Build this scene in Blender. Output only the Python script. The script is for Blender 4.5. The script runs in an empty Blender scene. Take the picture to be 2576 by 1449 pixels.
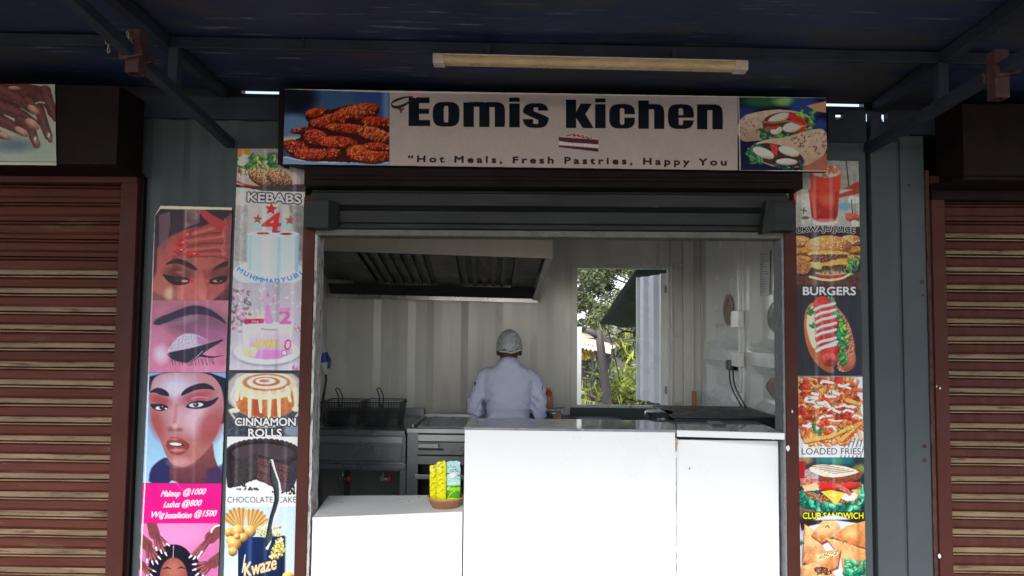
import bpy, bmesh, math, random
import numpy as np
from mathutils import Vector, Matrix
from math import radians, sin, cos, pi

# ------------------------------------------------------------------ camera, light, exposure
F_PX, PITCH, ROLL, YAW, DIST, CAMH = 1860.0, 3.4, .57, 1.05, 3.6, 1.65
SC = bpy.context.scene
def _basis():
    p, a, w = map(radians, (PITCH, ROLL, YAW))
    fw = np.array([-sin(w)*cos(p), cos(w)*cos(p), sin(p)])
    r0 = np.array([cos(w), sin(w), 0]); u0 = np.cross(r0, fw)
    return fw, cos(a)*r0+sin(a)*u0, -sin(a)*r0+cos(a)*u0
FW, RT, UP = _basis()
CAM = np.array([0, -DIST, CAMH])
cd = bpy.data.cameras.new('camera'); co = bpy.data.objects.new('camera', cd)
SC.collection.objects.link(co)
cd.sensor_width = 36; cd.lens = 36*F_PX/2576; cd.clip_end = 500; cd.clip_start = .05
co.matrix_world = Matrix(((RT[0], UP[0], -FW[0], CAM[0]), (RT[1], UP[1], -FW[1], CAM[1]), (RT[2], UP[2], -FW[2], CAM[2]), (0, 0, 0, 1)))
SC.camera = co
world = bpy.data.worlds.new('World'); SC.world = world; world.use_nodes = True
wt = world.node_tree; sky = wt.nodes.new('ShaderNodeTexSky'); sky.sky_type = 'NISHITA'
SUN_EL, SUN_AZ = 40, 190      # azimuth: direction the light comes from, clockwise from +Y
sky.sun_disc = False; sky.sun_elevation = radians(SUN_EL); sky.sun_rotation = radians(SUN_AZ)
sky.air_density = 1.0; sky.dust_density = 4.0; sky.ozone_density = .6; sky.altitude = 1600
bgn = wt.nodes['Background']; bgn.inputs['Strength'].default_value = .13
hs = wt.nodes.new('ShaderNodeHueSaturation'); hs.inputs['Saturation'].default_value = .6      # thin bright cloud
wt.links.new(sky.outputs[0], hs.inputs['Color']); wt.links.new(hs.outputs[0], bgn.inputs['Color'])
sl = bpy.data.lights.new('sun', 'SUN'); so = bpy.data.objects.new('sun', sl); SC.collection.objects.link(so)
sl.energy = 2.8; sl.angle = radians(38); sl.color = (1, .975, .94)
_d = Vector((sin(radians(SUN_AZ))*cos(radians(SUN_EL)), cos(radians(SUN_AZ))*cos(radians(SUN_EL)), sin(radians(SUN_EL))))
so.rotation_euler = _d.to_track_quat('Z', 'Y').to_euler(); so.location = (0, -6, 12)
SC.view_settings.view_transform = 'Standard'; SC.view_settings.look = 'None'
SC.view_settings.exposure = 1.22; SC.view_settings.gamma = 1
SC.cycles.max_bounces = 10; SC.cycles.diffuse_bounces = 5; SC.cycles.transparent_max_bounces = 16

# ------------------------------------------------------------------ helpers
def at(x, y, Y):
    """world point on the plane Y=const seen at photograph position (x, y) of a 2576-wide picture"""
    d = FW*F_PX+(x-1288)*RT-(y-724.5)*UP
    return CAM+d*((Y-CAM[1])/d[1])
def ats(x, y, Y):
    x = np.asarray(x, float); y = np.asarray(y, float)
    d = FW[None]*F_PX+(x-1288)[:, None]*RT[None]-(y-724.5)[:, None]*UP[None]
    t = (np.asarray(Y, float)-CAM[1])/d[:, 1]
    return CAM[None]+d*t[:, None]
def wl(o):
    v = Vector((0, 0, 0))
    while o is not None: v += o.location; o = o.parent
    return v
def tag(o, label=None, cat=None, group=None, kind=None):
    if label: o['label'] = label
    if cat: o['category'] = cat
    if group: o['group'] = group
    if kind: o['kind'] = kind
    return o
def thing(name, label, cat, loc=(0, 0, 0), group=None):
    o = bpy.data.objects.new(name, None); SC.collection.objects.link(o); o.location = loc
    o.empty_display_size = .1
    return tag(o, label, cat, group)
def link(name, me, m, parent=None, smooth=False, bevel=0, org=None):
    o = bpy.data.objects.new(name, me); SC.collection.objects.link(o)
    for mm in (m if isinstance(m, (list, tuple)) else [m]): me.materials.append(mm)
    if parent is not None:
        off = wl(parent); o.parent = parent
        if off.length > 0: me.transform(Matrix.Translation(-off))
    elif org is not None:
        me.transform(Matrix.Translation(-Vector(org))); o.location = org
    if smooth:
        me.polygons.foreach_set('use_smooth', [True]*len(me.polygons))
    if bevel:
        b = o.modifiers.new('bevel', 'BEVEL'); b.width = bevel; b.segments = 2; b.limit_method = 'ANGLE'; b.angle_limit = radians(40)
    return o
class MB:
    def __init__(s): s.v = []; s.f = []; s.mi = []; s.cur = 0
    def add(s, vs, fs):
        n = len(s.v); s.v += [tuple(map(float, p)) for p in vs]
        s.f += [tuple(i+n for i in f) for f in fs]; s.mi += [s.cur]*len(fs); return s
    def box(s, x0, x1, y0, y1, z0, z1):
        if x0 > x1: x0, x1 = x1, x0
        if y0 > y1: y0, y1 = y1, y0
        if z0 > z1: z0, z1 = z1, z0
        return s.hexa([(x0, y0, z0), (x1, y0, z0), (x1, y1, z0), (x0, y1, z0), (x0, y0, z1), (x1, y0, z1), (x1, y1, z1), (x0, y1, z1)])
    def hexa(s, p):
        return s.add(p, [(0, 3, 2, 1), (4, 5, 6, 7), (0, 1, 5, 4), (1, 2, 6, 5), (2, 3, 7, 6), (3, 0, 4, 7)])
    def prism(s, pts, d):
        """polygon (3-D points) pushed along vector d"""
        n = len(pts); d = np.array(d, float); a = [np.array(p, float) for p in pts]
        return s.add([*a, *[p+d for p in a]], [tuple(range(n))[::-1], tuple(range(n, 2*n))]+[(i, (i+1) % n, n+(i+1) % n, n+i) for i in range(n)])
    def bar(s, a, b, w, h, up=(0, 0, 1)):
        a = Vector(a); b = Vector(b); t = (b-a).normalized(); sd = t.cross(Vector(up))
        if sd.length < 1e-4: sd = t.cross(Vector((1, 0, 0)))
        sd.normalize(); u = sd.cross(t); r = []
        for p in (a, b):
            for i, j in ((-1, -1), (1, -1), (1, 1), (-1, 1)): r.append(p+sd*(w/2*i)+u*(h/2*j))
        return s.hexa(r)
    def tube(s, pts, r, n=8, cap=True, close=False):
        pts = [Vector(p) for p in pts]; m = len(pts); rr = r if isinstance(r, (list, tuple)) else [r]*m
        rings = []; pu = None
        for i, p in enumerate(pts):
            a = pts[i-1] if (i > 0 or close) else p; b = pts[(i+1) % m] if (i < m-1 or close) else p
            t = (b-a).normalized()
            if pu is None: pu = t.orthogonal().normalized()
            u = (pu-t*pu.dot(t))
            u = u.normalized() if u.length > 1e-6 else t.orthogonal().normalized()
            pu = u; w = t.cross(u)
            rings.append([p+(u*cos(2*pi*k/n)+w*sin(2*pi*k/n))*rr[i] for k in range(n)])
        vs = [q for g in rings for q in g]; fs = []
        for i in range(m if close else m-1):
            j = (i+1) % m
            for k in range(n): fs.append((i*n+k, i*n+(k+1) % n, j*n+(k+1) % n, j*n+k))
        if cap and not close: fs += [tuple(range(n))[::-1], tuple(range((m-1)*n, m*n))]
        return s.add(vs, fs)
    def lathe(s, c, prof, n=24, axis='z', cap=True, sx=1, sy=1):
        vs = []
        for r, h in prof:
            for k in range(n):
                a = 2*pi*k/n; x, y = r*cos(a)*sx, r*sin(a)*sy
                p = (x, y, h) if axis == 'z' else ((x, h, y) if axis == 'y' else (h, x, y))
                vs.append((c[0]+p[0], c[1]+p[1], c[2]+p[2]))
        m = len(prof); fs = [(i*n+k, i*n+(k+1) % n, (i+1)*n+(k+1) % n, (i+1)*n+k) for i in range(m-1) for k in range(n)]
        if cap: fs += [tuple(range(n))[::-1], tuple(range((m-1)*n, m*n))]
        return s.add(vs, fs)
    def ell(s, c, r, nu=16, nv=10, R=None):
        vs = []; fs = []
        for i in range(nv+1):
            t = pi*i/nv
            for k in range(nu):
                a = 2*pi*k/nu; q = Vector((r[0]*sin(t)*cos(a), r[1]*sin(t)*sin(a), r[2]*cos(t)))
                if R is not None: q = R @ q
                vs.append(q+Vector(c))
        for i in range(nv):
            for k in range(nu): fs.append((i*nu+k, (i+1)*nu+k, (i+1)*nu+(k+1) % nu, i*nu+(k+1) % nu))
        return s.add(vs, fs)
    def mesh(s, name):
        me = bpy.data.meshes.new(name); me.from_pydata(s.v, [], s.f)
        if any(s.mi): me.polygons.foreach_set('material_index', s.mi)
        me.update(); return me
    def build(s, name, m, parent=None, smooth=False, bevel=0, org=None, fix=True):
        me = s.mesh(name)
        if fix:
            bm = bmesh.new(); bm.from_mesh(me); bmesh.ops.recalc_face_normals(bm, faces=bm.faces); bm.to_mesh(me); bm.free()
        return link(name, me, m, parent, smooth, bevel, org)

# ------------------------------------------------------------------ materials
def s2l(c):
    c = np.asarray(c, float)
    return np.where(c <= .04045, c/12.92, ((c+.055)/1.055)**2.4)
def mat(name, col, rough=.6, metal=0, var=.15, vscale=6, stretch=(1, 1, 1), bump=0, bscale=40, spec=.5, wear=None, wscale=12, wth=.68, wstretch=(1, 1, 1), coat=0, dirt=None, rvar=.15):
    m = bpy.data.materials.new(name); m.use_nodes = True; nt = m.node_tree; N = nt.nodes; L = nt.links
    b = N['Principled BSDF']; b.inputs['Roughness'].default_value = rough; b.inputs['Metallic'].default_value = metal
    b.inputs['Specular IOR Level'].default_value = spec; b.inputs['Coat Weight'].default_value = coat
    tc = N.new('ShaderNodeTexCoord')
    def noise(sc, st, det=4, rg=.6):
        mp = N.new('ShaderNodeMapping'); mp.inputs['Scale'].default_value = st; L.new(tc.outputs['Object'], mp.inputs[0])
        n = N.new('ShaderNodeTexNoise'); n.inputs['Scale'].default_value = sc; n.inputs['Detail'].default_value = det; n.inputs['Roughness'].default_value = rg
        L.new(mp.outputs[0], n.inputs['Vector']); return n
    n1 = noise(vscale, stretch, 6)
    mr = N.new('ShaderNodeMapRange'); mr.inputs[1].default_value = .3; mr.inputs[2].default_value = .7
    mr.inputs[3].default_value = 1-var; mr.inputs[4].default_value = 1+var; L.new(n1.outputs[0], mr.inputs[0])
    mx = N.new('ShaderNodeVectorMath'); mx.operation = 'SCALE'; mx.inputs[0].default_value = col; L.new(mr.outputs[0], mx.inputs['Scale'])
    out = mx.outputs[0]
    for spec_ in ([(wear, wscale, wth, wstretch)] if wear else [])+([dirt] if dirt else []):
        wc, ws, th, st = spec_
        n2 = noise(ws, st, 8, .7); r2 = N.new('ShaderNodeMapRange'); r2.inputs[1].default_value = th; r2.inputs[2].default_value = th+.07
        L.new(n2.outputs[0], r2.inputs[0])
        mm = N.new('ShaderNodeMix'); mm.data_type = 'RGBA'; L.new(r2.outputs[0], mm.inputs[0]); L.new(out, mm.inputs[6]); mm.inputs[7].default_value = (*wc, 1)
        out = mm.outputs[2]
    L.new(out, b.inputs['Base Color'])
    if rvar:
        n3 = noise(vscale*1.7, stretch, 5); r3 = N.new('ShaderNodeMapRange'); r3.inputs[1].default_value = .3; r3.inputs[2].default_value = .7
        r3.inputs[3].default_value = max(.03, rough-rvar); r3.inputs[4].default_value = min(1, rough+rvar); L.new(n3.outputs[0], r3.inputs[0]); L.new(r3.outputs[0], b.inputs['Roughness'])
    if bump:
        n4 = noise(bscale, stretch, 5); bp = N.new('ShaderNodeBump'); bp.inputs['Strength'].default_value = bump; bp.inputs['Distance'].default_value = .01
        L.new(n4.outputs[0], bp.inputs['Height']); L.new(bp.outputs[0], b.inputs['Normal'])
    return m
def emis(name, col, s):
    m = bpy.data.materials.new(name); m.use_nodes = True; b = m.node_tree.nodes['Principled BSDF']
    b.inputs['Base Color'].default_value = (*col, 1); b.inputs['Emission Color'].default_value = (*col, 1); b.inputs['Emission Strength'].default_value = s; return m
M = {}
M['grey_paint'] = mat('grey_paint', (.072, .088, .095), .55, spec=.2, metal=0, var=.1, vscale=2.5, stretch=(1, 1, .5), bump=.12, bscale=60, wear=(.2, .22, .22), wscale=22, wth=.78, dirt=((.07, .085, .09), 3, .62, (3, 3, .4)))
M['blue_paint'] = mat('blue_paint', (.028, .037, .056), .6, 0, .25, 5, spec=.2, bump=.2, bscale=50, wear=(.12, .07, .05), wscale=30, wth=.66)
M['canopy'] = mat('canopy', (.020, .033, .085), .6, 0, .4, 1.2, (1, 1, 1), .1, 30, dirt=((.042, .045, .055), .9, .5, (1, 2, 1)), wear=(.2, .2, .21), wscale=2.6, wth=.585, wstretch=(1, 14, 1))
M['brown_paint'] = mat('brown_paint', (.078, .024, .018), .55, 0, .15, 4, spec=.15, bump=.12, bscale=60, wear=(.3, .2, .16), wscale=40, wth=.76)
M['brown_slat'] = mat('brown_slat', (.10, .030, .020), .6, spec=.12, metal=0, var=.25, vscale=3, stretch=(.5, 1, 6), bump=.12, bscale=50, wear=(.36, .25, .2), wscale=5, wth=.645, wstretch=(1, 1, 22), dirt=((.12, .065, .04), 3.2, .6, (.6, 1, 2.5)))
M['tan_slat'] = mat('tan_slat', (.22, .145, .082), .65, 0, .35, 5, (.6, 1, 4), .15, 60, wear=(.5, .4, .28), wscale=7, wth=.68, wstretch=(1, 1, 14), dirt=((.09, .04, .026), 6, .55, (.7, 1, 9)))
M['brown_slat2'] = mat('brown_slat2', (.085, .029, .021), .6, spec=.12, metal=0, var=.22, vscale=5, stretch=(3, 1, .7), bump=.12, bscale=50, wear=(.2, .11, .08), wscale=14, wth=.66, wstretch=(3, 1, .5), dirt=((.25, .18, .15), 5, .72, (1, 1, 22)))
M['dark_brown'] = mat('dark_brown', (.013, .006, .006), .65, 0, .25, 4, spec=.15, bump=.15, bscale=50, wear=(.05, .025, .02), wscale=16, wth=.68)
M['rust'] = mat('rust', (.075, .032, .03), .8, 0, .35, 20, bump=.5, bscale=80, wear=(.12, .07, .05), wscale=40, wth=.62)
M['shutter_grey'] = mat('shutter_grey', (.030, .032, .034), .55, spec=.2, metal=0, var=.2, vscale=5, stretch=(.5, 1, 3), bump=.12, bscale=50, wear=(.3, .25, .2), wscale=10, wth=.7, wstretch=(1, 1, 8))
M['white_wall'] = mat('white_wall', (.69, .67, .60), .25, 0, .05, 2.2, (1, 1, .3), .15, 14, dirt=((.34, .30, .24), 2.2, .64, (3, 3, .35)), wear=(.36, .34, .3), wscale=30, wth=.78)
M['white_door'] = mat('white_door', (.84, .84, .81), .2, 0, .05, 3, bump=.22, bscale=10, wear=(.42, .4, .36), wscale=9, wth=.7)
M['white_lam'] = mat('white_lam', (.87, .88, .88), .3, 0, .02, 2, bump=.03, bscale=20, rvar=.08, dirt=((.70, .69, .65), 9, .71, (1, 1, 3)))
M['chip'] = mat('chip', (.45, .33, .2), .8, 0, .3, 60, bump=.4, bscale=200)
M['granite'] = mat('granite', (.28, .29, .32), .07, 0, .35, 7, (1, 4, 1), 0, rvar=.03, wear=(.42, .43, .45), wscale=5, wth=.6, wstretch=(1, 5, 1))
M['steel'] = mat('steel', (.42, .43, .44), .3, .7, .12, 1.5, (1, 1, 1), .03, 60, rvar=.1)
M['steel_dark'] = mat('steel_dark', (.24, .25, .265), .3, .5, .18, 1.6, (1, 1, 1), .03, 50, rvar=.12)
M['hood_dark'] = mat('hood_dark', (.05, .05, .052), .38, .6, .2, 3)
M['hood'] = mat('hood', (.72, .64, .51), .42, .25, .06, 2, (5, 1, .3), .03, 60, rvar=.08)
M['black'] = mat('black', (.015, .015, .017), .45, 0, .3, 10)
M['black_gloss'] = mat('black_gloss', (.03, .033, .038), .16, 0, .2, 10, rvar=.05)
M['wire'] = mat('wire', (.05, .05, .052), .45, .7, .3, 40)
M['white_plastic'] = mat('white_plastic', (.6, .6, .58), .4, 0, .08, 20)
M['blue_plastic'] = mat('blue_plastic', (.02, .045, .3), .35, 0, .1, 20)
M['red_plastic'] = mat('red_plastic', (.7, .05, .02), .35, 0, .1, 20)
M['cream_plastic'] = mat('cream_plastic', (.62, .5, .42), .5, 0, .15, 25, wear=(.3, .24, .2), wscale=30, wth=.66)
M['lamp_cover'] = mat('lamp_cover', (.60, .43, .22), .3, 0, .18, 9, (1, 1, 3), .2, 40, wear=(.2, .15, .09), wscale=40, wth=.74)
M['wood'] = mat('wood', (.16, .08, .04), .7, 0, .3, 8, (1, 1, .2))
M['basket'] = mat('basket', (.42, .2, .1), .5, 0, .2, 40)
M['ground'] = mat('ground', (.085, .078, .07), .9, 0, .25, 1.2, bump=.4, bscale=14, wear=(.42, .39, .34), wscale=3, wth=.6)
M['gravel'] = mat('gravel', (.36, .33, .28), .9, 0, .2, 6, bump=.5, bscale=30)
M['floor'] = mat('floor', (.5, .47, .43), .5, 0, .15, 3)
M['skin'] = mat('skin', (.10, .042, .026), .5, 0, .15, 20, bump=.1, bscale=120)
M['hair'] = mat('hair', (.012, .011, .013), .6, 0, .2, 60, bump=.4, bscale=200)
M['jacket'] = mat('jacket', (.61, .64, .80), .85, 0, .05, 14, bump=.35, bscale=60, spec=.15)
M['trousers'] = mat('trousers', (.07, .08, .1), .85, 0, .1, 14)
M['tarp_green'] = mat('tarp_green', (.012, .04, .025), .7, 0, .35, 4, (1, 4, 1), .3, 6)
M['tree_leaf'] = mat('tree_leaf', (.075, .10, .042), .55, 0, .45, 1.5)
M['tree_leaf2'] = mat('tree_leaf2', (.10, .12, .045), .55, 0, .45, 1.5)
M['bamboo'] = mat('bamboo', (.30, .36, .04), .45, 0, .4, 6)
M['bush'] = mat('bush', (.16, .22, .04), .5, 0, .45, 6)
M['purple'] = mat('purple', (.075, .03, .05), .6, 0, .4, 10)
M['bark'] = mat('bark', (.1, .085, .07), .85, 0, .35, 6, (1, 1, .2), .4, 30)
M['log'] = mat('log', (.11, .1, .1), .75, 0, .4, 3, (1, 1, .4), .3, 30, dirt=((.27, .17, .1), 1.6, .55, (1, 1, .5)))
M['roof_pale'] = mat('roof_pale', (.55, .55, .53), .5, .1, .1, 2)
M['tent_beige'] = mat('tent_beige', (.62, .47, .36), .8, 0, .08, 1.5)
M['bulb'] = mat('bulb', (.75, .78, .8), .1, 0, .05, 10)
M['socket'] = mat('socket', (.07, .075, .085), .35, 0, .1, 10)
M['paper'] = mat('paper', (.72, .72, .68), .7, 0, .05, 10)
M['rub'] = mat('rub', (.02, .02, .021), .5, 0, .2, 30)
# ------------------------------------------------------------------ ground and the container shops
g = MB(); gy = [(2.5, .004), (2.6, .004), (4.2, -.396), (8, -.796), (29, -.796)]
g.add([(x, y, z) for y, z in gy for x in (-9, 14)], [(2*i, 2*i+1, 2*i+3, 2*i+2) for i in range(4)])
tag(g.build('gravel_yard', M['gravel'], fix=False), kind='structure')
g = MB(); gy = [(-60, 0), (2.6, 0), (4.2, -.4), (8, -.8), (90, -.8)]
g.add([(x, y, z) for y, z in gy for x in (-60, 60)], [(2*i, 2*i+1, 2*i+3, 2*i+2) for i in range(4)])
tag(g.build('ground', M['ground'], fix=False), kind='structure')

def zc(X, Y): return 2.822-.0177*X-.035*Y      # underside of the canopy sheet
def corr(name, x0, x1, z0, z1, Y, dep, pitch, phase, m, parent, rib=.46, zt=None, tr=.22):
    """vertically corrugated steel sheet facing -Y (trapezoid ribs)"""
    xs = []; x = x0-((x0-phase) % pitch)
    while x < x1+pitch:
        for f, d in ((0, 0), (rib-tr, 0), (rib, dep), (1-tr, dep), (1, 0)): xs.append((x+f*pitch, d))
        x += pitch
    def dep_at(x):
        for (a, da), (b, db) in zip(xs, xs[1:]):
            if a <= x <= b: return da if b-a < 1e-6 else da+(db-da)*(x-a)/(b-a)
        return 0
    px_ = sorted({x0, x1, *[round(p, 5) for p, _ in xs if x0 < p < x1]})
    mb = MB(); n = len(px_)
    zt_ = (lambda x: z1) if zt is None else zt
    mb.add([(p, Y+dep_at(p), z0) for p in px_]+[(p, Y+dep_at(p), zt_(p)) for p in px_], [(i, i+1, n+i+1, n+i) for i in range(n-1)])
    return mb.build(name, m, parent, fix=False)

def shutter(parent, x0, x1, z0, z1, Y, pitch, mats, ntop=0, phase=0):
    mb = MB(); rng = random.Random(int(x1*100)); z = z1; k = 0
    P = [(0, .000, 0), (.003, -.010, 1), (.008, -.015, 1), (.026, -.014, 1), (.030, .008, 0), (.034, -.009, 1), (.040, -.009, 1), (.044, .008, 0), (.050, -.003, 0), (.082, -.006, 0), (.09, .002, 0)]
    prof = []
    while z > z0:
        jy = rng.uniform(-.0018, .0018); jz = rng.uniform(-.0012, .0012)
        for t, d, s in P[:-1]: prof.append((z-t*pitch/.09+jz, Y+d+jy, s if k >= ntop else 0))  # topmost slats drop the tan: shade up there put into the colour
        z -= pitch; k += 1
    prof.append((z, Y, 0))
    nx = 14
    vs = []; fs = []; mi = []
    for z, y, s in prof:
        for i in range(nx+1):
            vs.append((x0+(x1-x0)*i/nx, y+rng.uniform(-.0008, .0008)+.0022*sin(i*.9+z*7.3)*sin(z*31), z+rng.uniform(-.0009, .0009)+.0012*sin(i*.7+z*19)))
    for j in range(len(prof)-1):
        for i in range(nx):
            fs.append((j*(nx+1)+i, (j+1)*(nx+1)+i, (j+1)*(nx+1)+i+1, j*(nx+1)+i+1))
            mi.append(1 if (prof[j][2] and prof[j+1][2]) else 0)
    mb.add(vs, fs); mb.mi = mi
    o = mb.build('roller_shutter', mats, parent, fix=False)
    return o

kiosk = thing('container_kiosk', 'grey painted shipping container shop with an open hatch and white inside', 'container shop', (0, 0, 0))
WT = lambda x: zc(x, 0)-.045
# outside skin beside the hatch
corr('front_panel', -1.93, -1.088, .18, 2.62, 0, .014, .19, -1.86, M['grey_paint'], kiosk, zt=lambda x: WT(x)-.115)
mb = MB(); mb.box(1.30, 1.465, -.004, .06, .18, 2.62); mb.box(1.465, 1.655, -.006, .16, .18, 2.62); mb.build('corner_post', M['grey_paint'], kiosk, bevel=.006)
# top rail, following the slope of the canopy, leaving two daylight gaps above it
mb = MB()
for xa, xb in ((-4.6, -1.93), (-1.93, 1.46)):
    mb.hexa([(xa, -.02, WT(xa)-.115), (xb, -.02, WT(xb)-.115), (xb, .07, WT(xb)-.115), (xa, .07, WT(xa)-.115), (xa, -.02, WT(xa)), (xb, -.02, WT(xb)), (xb, .07, WT(xb)), (xa, .07, WT(xa))])
mb.build('top_rail', M['blue_paint'], kiosk, bevel=.004)
mb = MB()
for xa, xb in ((-4.6, -1.425), (-1.235, 1.44), (1.652, 1.72)):
    mb.hexa([(xa, .0, WT(xa)+.001), (xb, .0, WT(xb)+.001), (xb, .05, WT(xb)+.001), (xa, .05, WT(xa)+.001), (xa, .0, WT(xa)+.05), (xb, .0, WT(xb)+.05), (xb, .05, WT(xb)+.05), (xa, .05, WT(xa)+.05)])
mb.build('flashing', M['black'], kiosk)
for xa, xb in ((-1.425, -1.235), (1.44, 1.652)):
    mb = MB(); mb.hexa([(xa, .0, WT(xa)+.001), (xb, .0, WT(xb)+.001), (xb, .05, WT(xb)+.001), (xa, .05, WT(xa)+.001), (xa, .0, WT(xa)+.022), (xb, .0, WT(xb)+.022), (xb, .05, WT(xb)+.028), (xa, .05, WT(xa)+.028)])
    mb.build('angle_iron', M['blue_paint'], kiosk)

def casting(parent, x0, x1, z0, z1, hx, hz, hw=.028, hh=.03):
    mb = MB(); y0, y1 = -.022, .02
    mb.box(x0, hx-hw/2, y0, y1, z0, z1); mb.box(hx+hw/2, x1, y0, y1, z0, z1)
    mb.box(hx-hw/2, hx+hw/2, y0, y1, z0, hz-hh/2); mb.box(hx-hw/2, hx+hw/2, y0, y1, hz+hh/2, z1)
    o = mb.build('corner_casting', M['blue_paint'], parent)
    mb = MB(); mb.box(hx-hw, hx+hw, .06, .066, z0, z1-.02); mb.build('daylight_plate', M['white_wall'], o)  # pale plate standing in for daylight seen through the casting hole
    return o
cz = at(2108, 295, 0); casting(kiosk, 1.468, 1.652, WT(1.55)-.16, WT(1.55), cz[0], cz[2], .042, .035)

# hatch frame
JL0, JL1, JR0, JR1 = -1.088, -1.030, 1.243, 1.303
mb = MB(); mb.box(JL0, JL1, -.035, .03, .18, 2.3); mb.build('door_jamb', M['brown_paint'], kiosk, bevel=.004)
mb = MB(); mb.box(JR0, JR1, -.035, .03, .18, 2.3); mb.build('door_jamb', M['brown_paint'], kiosk, bevel=.004)
E_ = mat('scraped_edge', (.55, .53, .5), .7, 0, .1, 30, bump=.4, bscale=90, wear=(.14, .13, .12), wscale=24, wth=.5, wstretch=(3, 3, .6))
E2 = mat('scraped_edge_dark', (.2, .21, .22), .6, 0, .2, 30, bump=.4, bscale=90, wear=(.6, .58, .52), wscale=20, wth=.62, wstretch=(3, 3, .6))
for s, (a, b) in enumerate(((JL1+.001, JL1+.013), (JR0-.011, JR0-.001))):
    mb = MB(); rng = random.Random(s); n = 70; vs = []
    for i in range(n+1):
        z = .18+(2.12-.18)*i/n; j = rng.uniform(-.002, .002)
        xa, xb = (a, b+j) if s == 0 else (a+j, b)
        vs += [(xa, -.03, z), (xb, -.03, z), (xb, .09, z), (xa, .09, z)]
    fs = [(4*i+k, 4*i+(k+1) % 4, 4*i+4+(k+1) % 4, 4*i+4+k) for i in range(n) for k in range(4)]
    mb.add(vs, fs); mb.build('edge_trim', E_ if s == 0 else E2, kiosk)
# lintel, raised shutter roll
zb = 2.112
mb = MB(); mb.box(JL1, JR0, -.03, .09, zb, zb+.03); mb.build('lintel', mat('lintel_paint', (.13, .13, .12), .6, 0, .2, 20, bump=.4, bscale=60, wear=(.45, .38, .3), wscale=14, wth=.7, wstretch=(1, 1, 4)), kiosk, bevel=.003)
mb = MB(); prof = [(2.143, -.02), (2.150, -.035), (2.158, -.035), (2.162, -.012), (2.172, -.012), (2.178, -.03), (2.232, -.038), (2.238, -.012), (2.246, -.03), (2.254, -.012), (2.262, -.036), (2.318, -.044), (2.326, -.02), (2.37, -.03)]
n = len(prof); mb.add([(JL1-.02, y, z) for z, y in prof]+[(JR0+.02, y, z) for z, y in prof], [(i, n+i, n+i+1, i+1) for i in range(n-1)])
sh = mb.build('roller_shutter', M['shutter_grey'], kiosk, fix=False)
mb = MB(); mb.box(JL1-.01, JR0+.01, -.01, .0, 2.13, 2.5); mb.build('shutter_backing', M['black'], kiosk)
# guide brackets
def q(u0, v0, u1, v1, Y): a = at(u0, v0, Y); b = at(u1, v1, Y); return a[0], b[0], b[2], a[2]
x0, x1, z0, z1 = q(765, 503, 826, 573, -.12); mb = MB(); mb.box(x0, x1, -.12, .0, z0, z1)
o = mb.build('guide_bracket', M['shutter_grey'], kiosk, bevel=.003)
mb = MB(); mb.hexa([(x1+.001, -.118, z0), (x1+.03, -.06, z0+.02), (x1+.03, 0, z0+.02), (x1+.001, 0, z0), (x1+.001, -.118, z1), (x1+.03, -.06, z1), (x1+.03, 0, z1), (x1+.001, 0, z1)]); mb.build('flap', M['shutter_grey'], o)
x0, x1, z0, z1 = q(1948, 509, 2002, 580, -.12); mb = MB(); mb.box(x0, x1, -.12, .0, z0, z1)
o = mb.build('guide_bracket', M['shutter_grey'], kiosk, bevel=.003)
mb = MB(); mb.hexa([(x0-.05, -.09, z0-.01), (x0-.001, -.125, z0), (x0-.001, 0, z0), (x0-.05, 0, z0-.01), (x0-.03, -.1, z1+.015), (x0-.001, -.125, z1), (x0-.001, 0, z1), (x0-.03, 0, z1+.01)]); mb.build('flap', M['shutter_grey'], o)
# shutter housing behind and under the sign
a = at(770, 432, -.13); b = at(2020, 476, -.13)
mb = MB(); mb.box(at(765, 440, -.13)[0], at(2020, 440, -.13)[0], -.13, 0, b[2]+.002, WT(0)-.13)
mb.box(at(780, 440, -.13)[0], at(1990, 440, -.13)[0], -.142, -.131, b[2]+.03, b[2]+.05)
mb.build('shutter_box', M['dark_brown'], kiosk, bevel=.004)
# inside: floor, ceiling, partition, back wall with window hole, end doors
WX0, WX1, WZ0, WZ1, BY = .417, 1.142, 1.075, 2.167, 2.35
mb = MB(); mb.box(-1.62, 1.7, .05, 2.44, .05, .12); mb.build('floor', M['floor'], kiosk)
mb = MB(); mb.box(-1.66, 1.62, .02, 2.44, 2.62, 2.66); mb.build('ceiling', M['white_wall'], kiosk)
mb = MB(); mb.box(-1.66, -1.6, .05, 2.44, .12, 2.66); mb.build('partition', M['white_wall'], kiosk)
corr('back_wall', -1.64, WX0-.045, .12, 2.62, BY, .009, .278, .1, M['white_wall'], kiosk)
corr('back_wall', WX0-.055, WX1+.04, WZ1+.03, 2.62, BY, .012, .278, .1, M['white_wall'], kiosk)
mb = MB(); mb.box(WX0-.055, WX1+.04, BY-.004, BY+.03, .12, WZ0-.02); mb.build('back_wall', M['grey_paint'], kiosk)
mb = MB(); mb.box(WX1+.04, 1.52, BY+.001, BY+.03, .12, 2.62); mb.build('back_wall', M['white_wall'], kiosk)
mb = MB()
mb.box(WX0-.05, WX0, BY-.012, BY+.05, WZ0-.02, WZ1+.03); mb.box(WX1, WX1+.038, BY-.012, BY+.05, WZ0-.02, WZ1+.03)
mb.box(WX0, WX1, BY-.011, BY+.05, WZ1, WZ1+.028); mb.box(WX0, WX1, BY-.011, BY+.05, WZ0-.02, WZ0)
wf = mb.build('window_frame', M['white_wall'], kiosk, bevel=.002)
mb = MB()      # ribbed corner post
cx0 = at(1692, 700, BY)[0]; cx1 = at(1716, 700, BY)[0]; cx2 = at(1742, 700, BY)[0]
mb.box(cx0-.018, cx0, BY-.03, BY, .12, 2.62); mb.box(cx1, cx2, BY-.05, BY, .12, 2.62)
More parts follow.
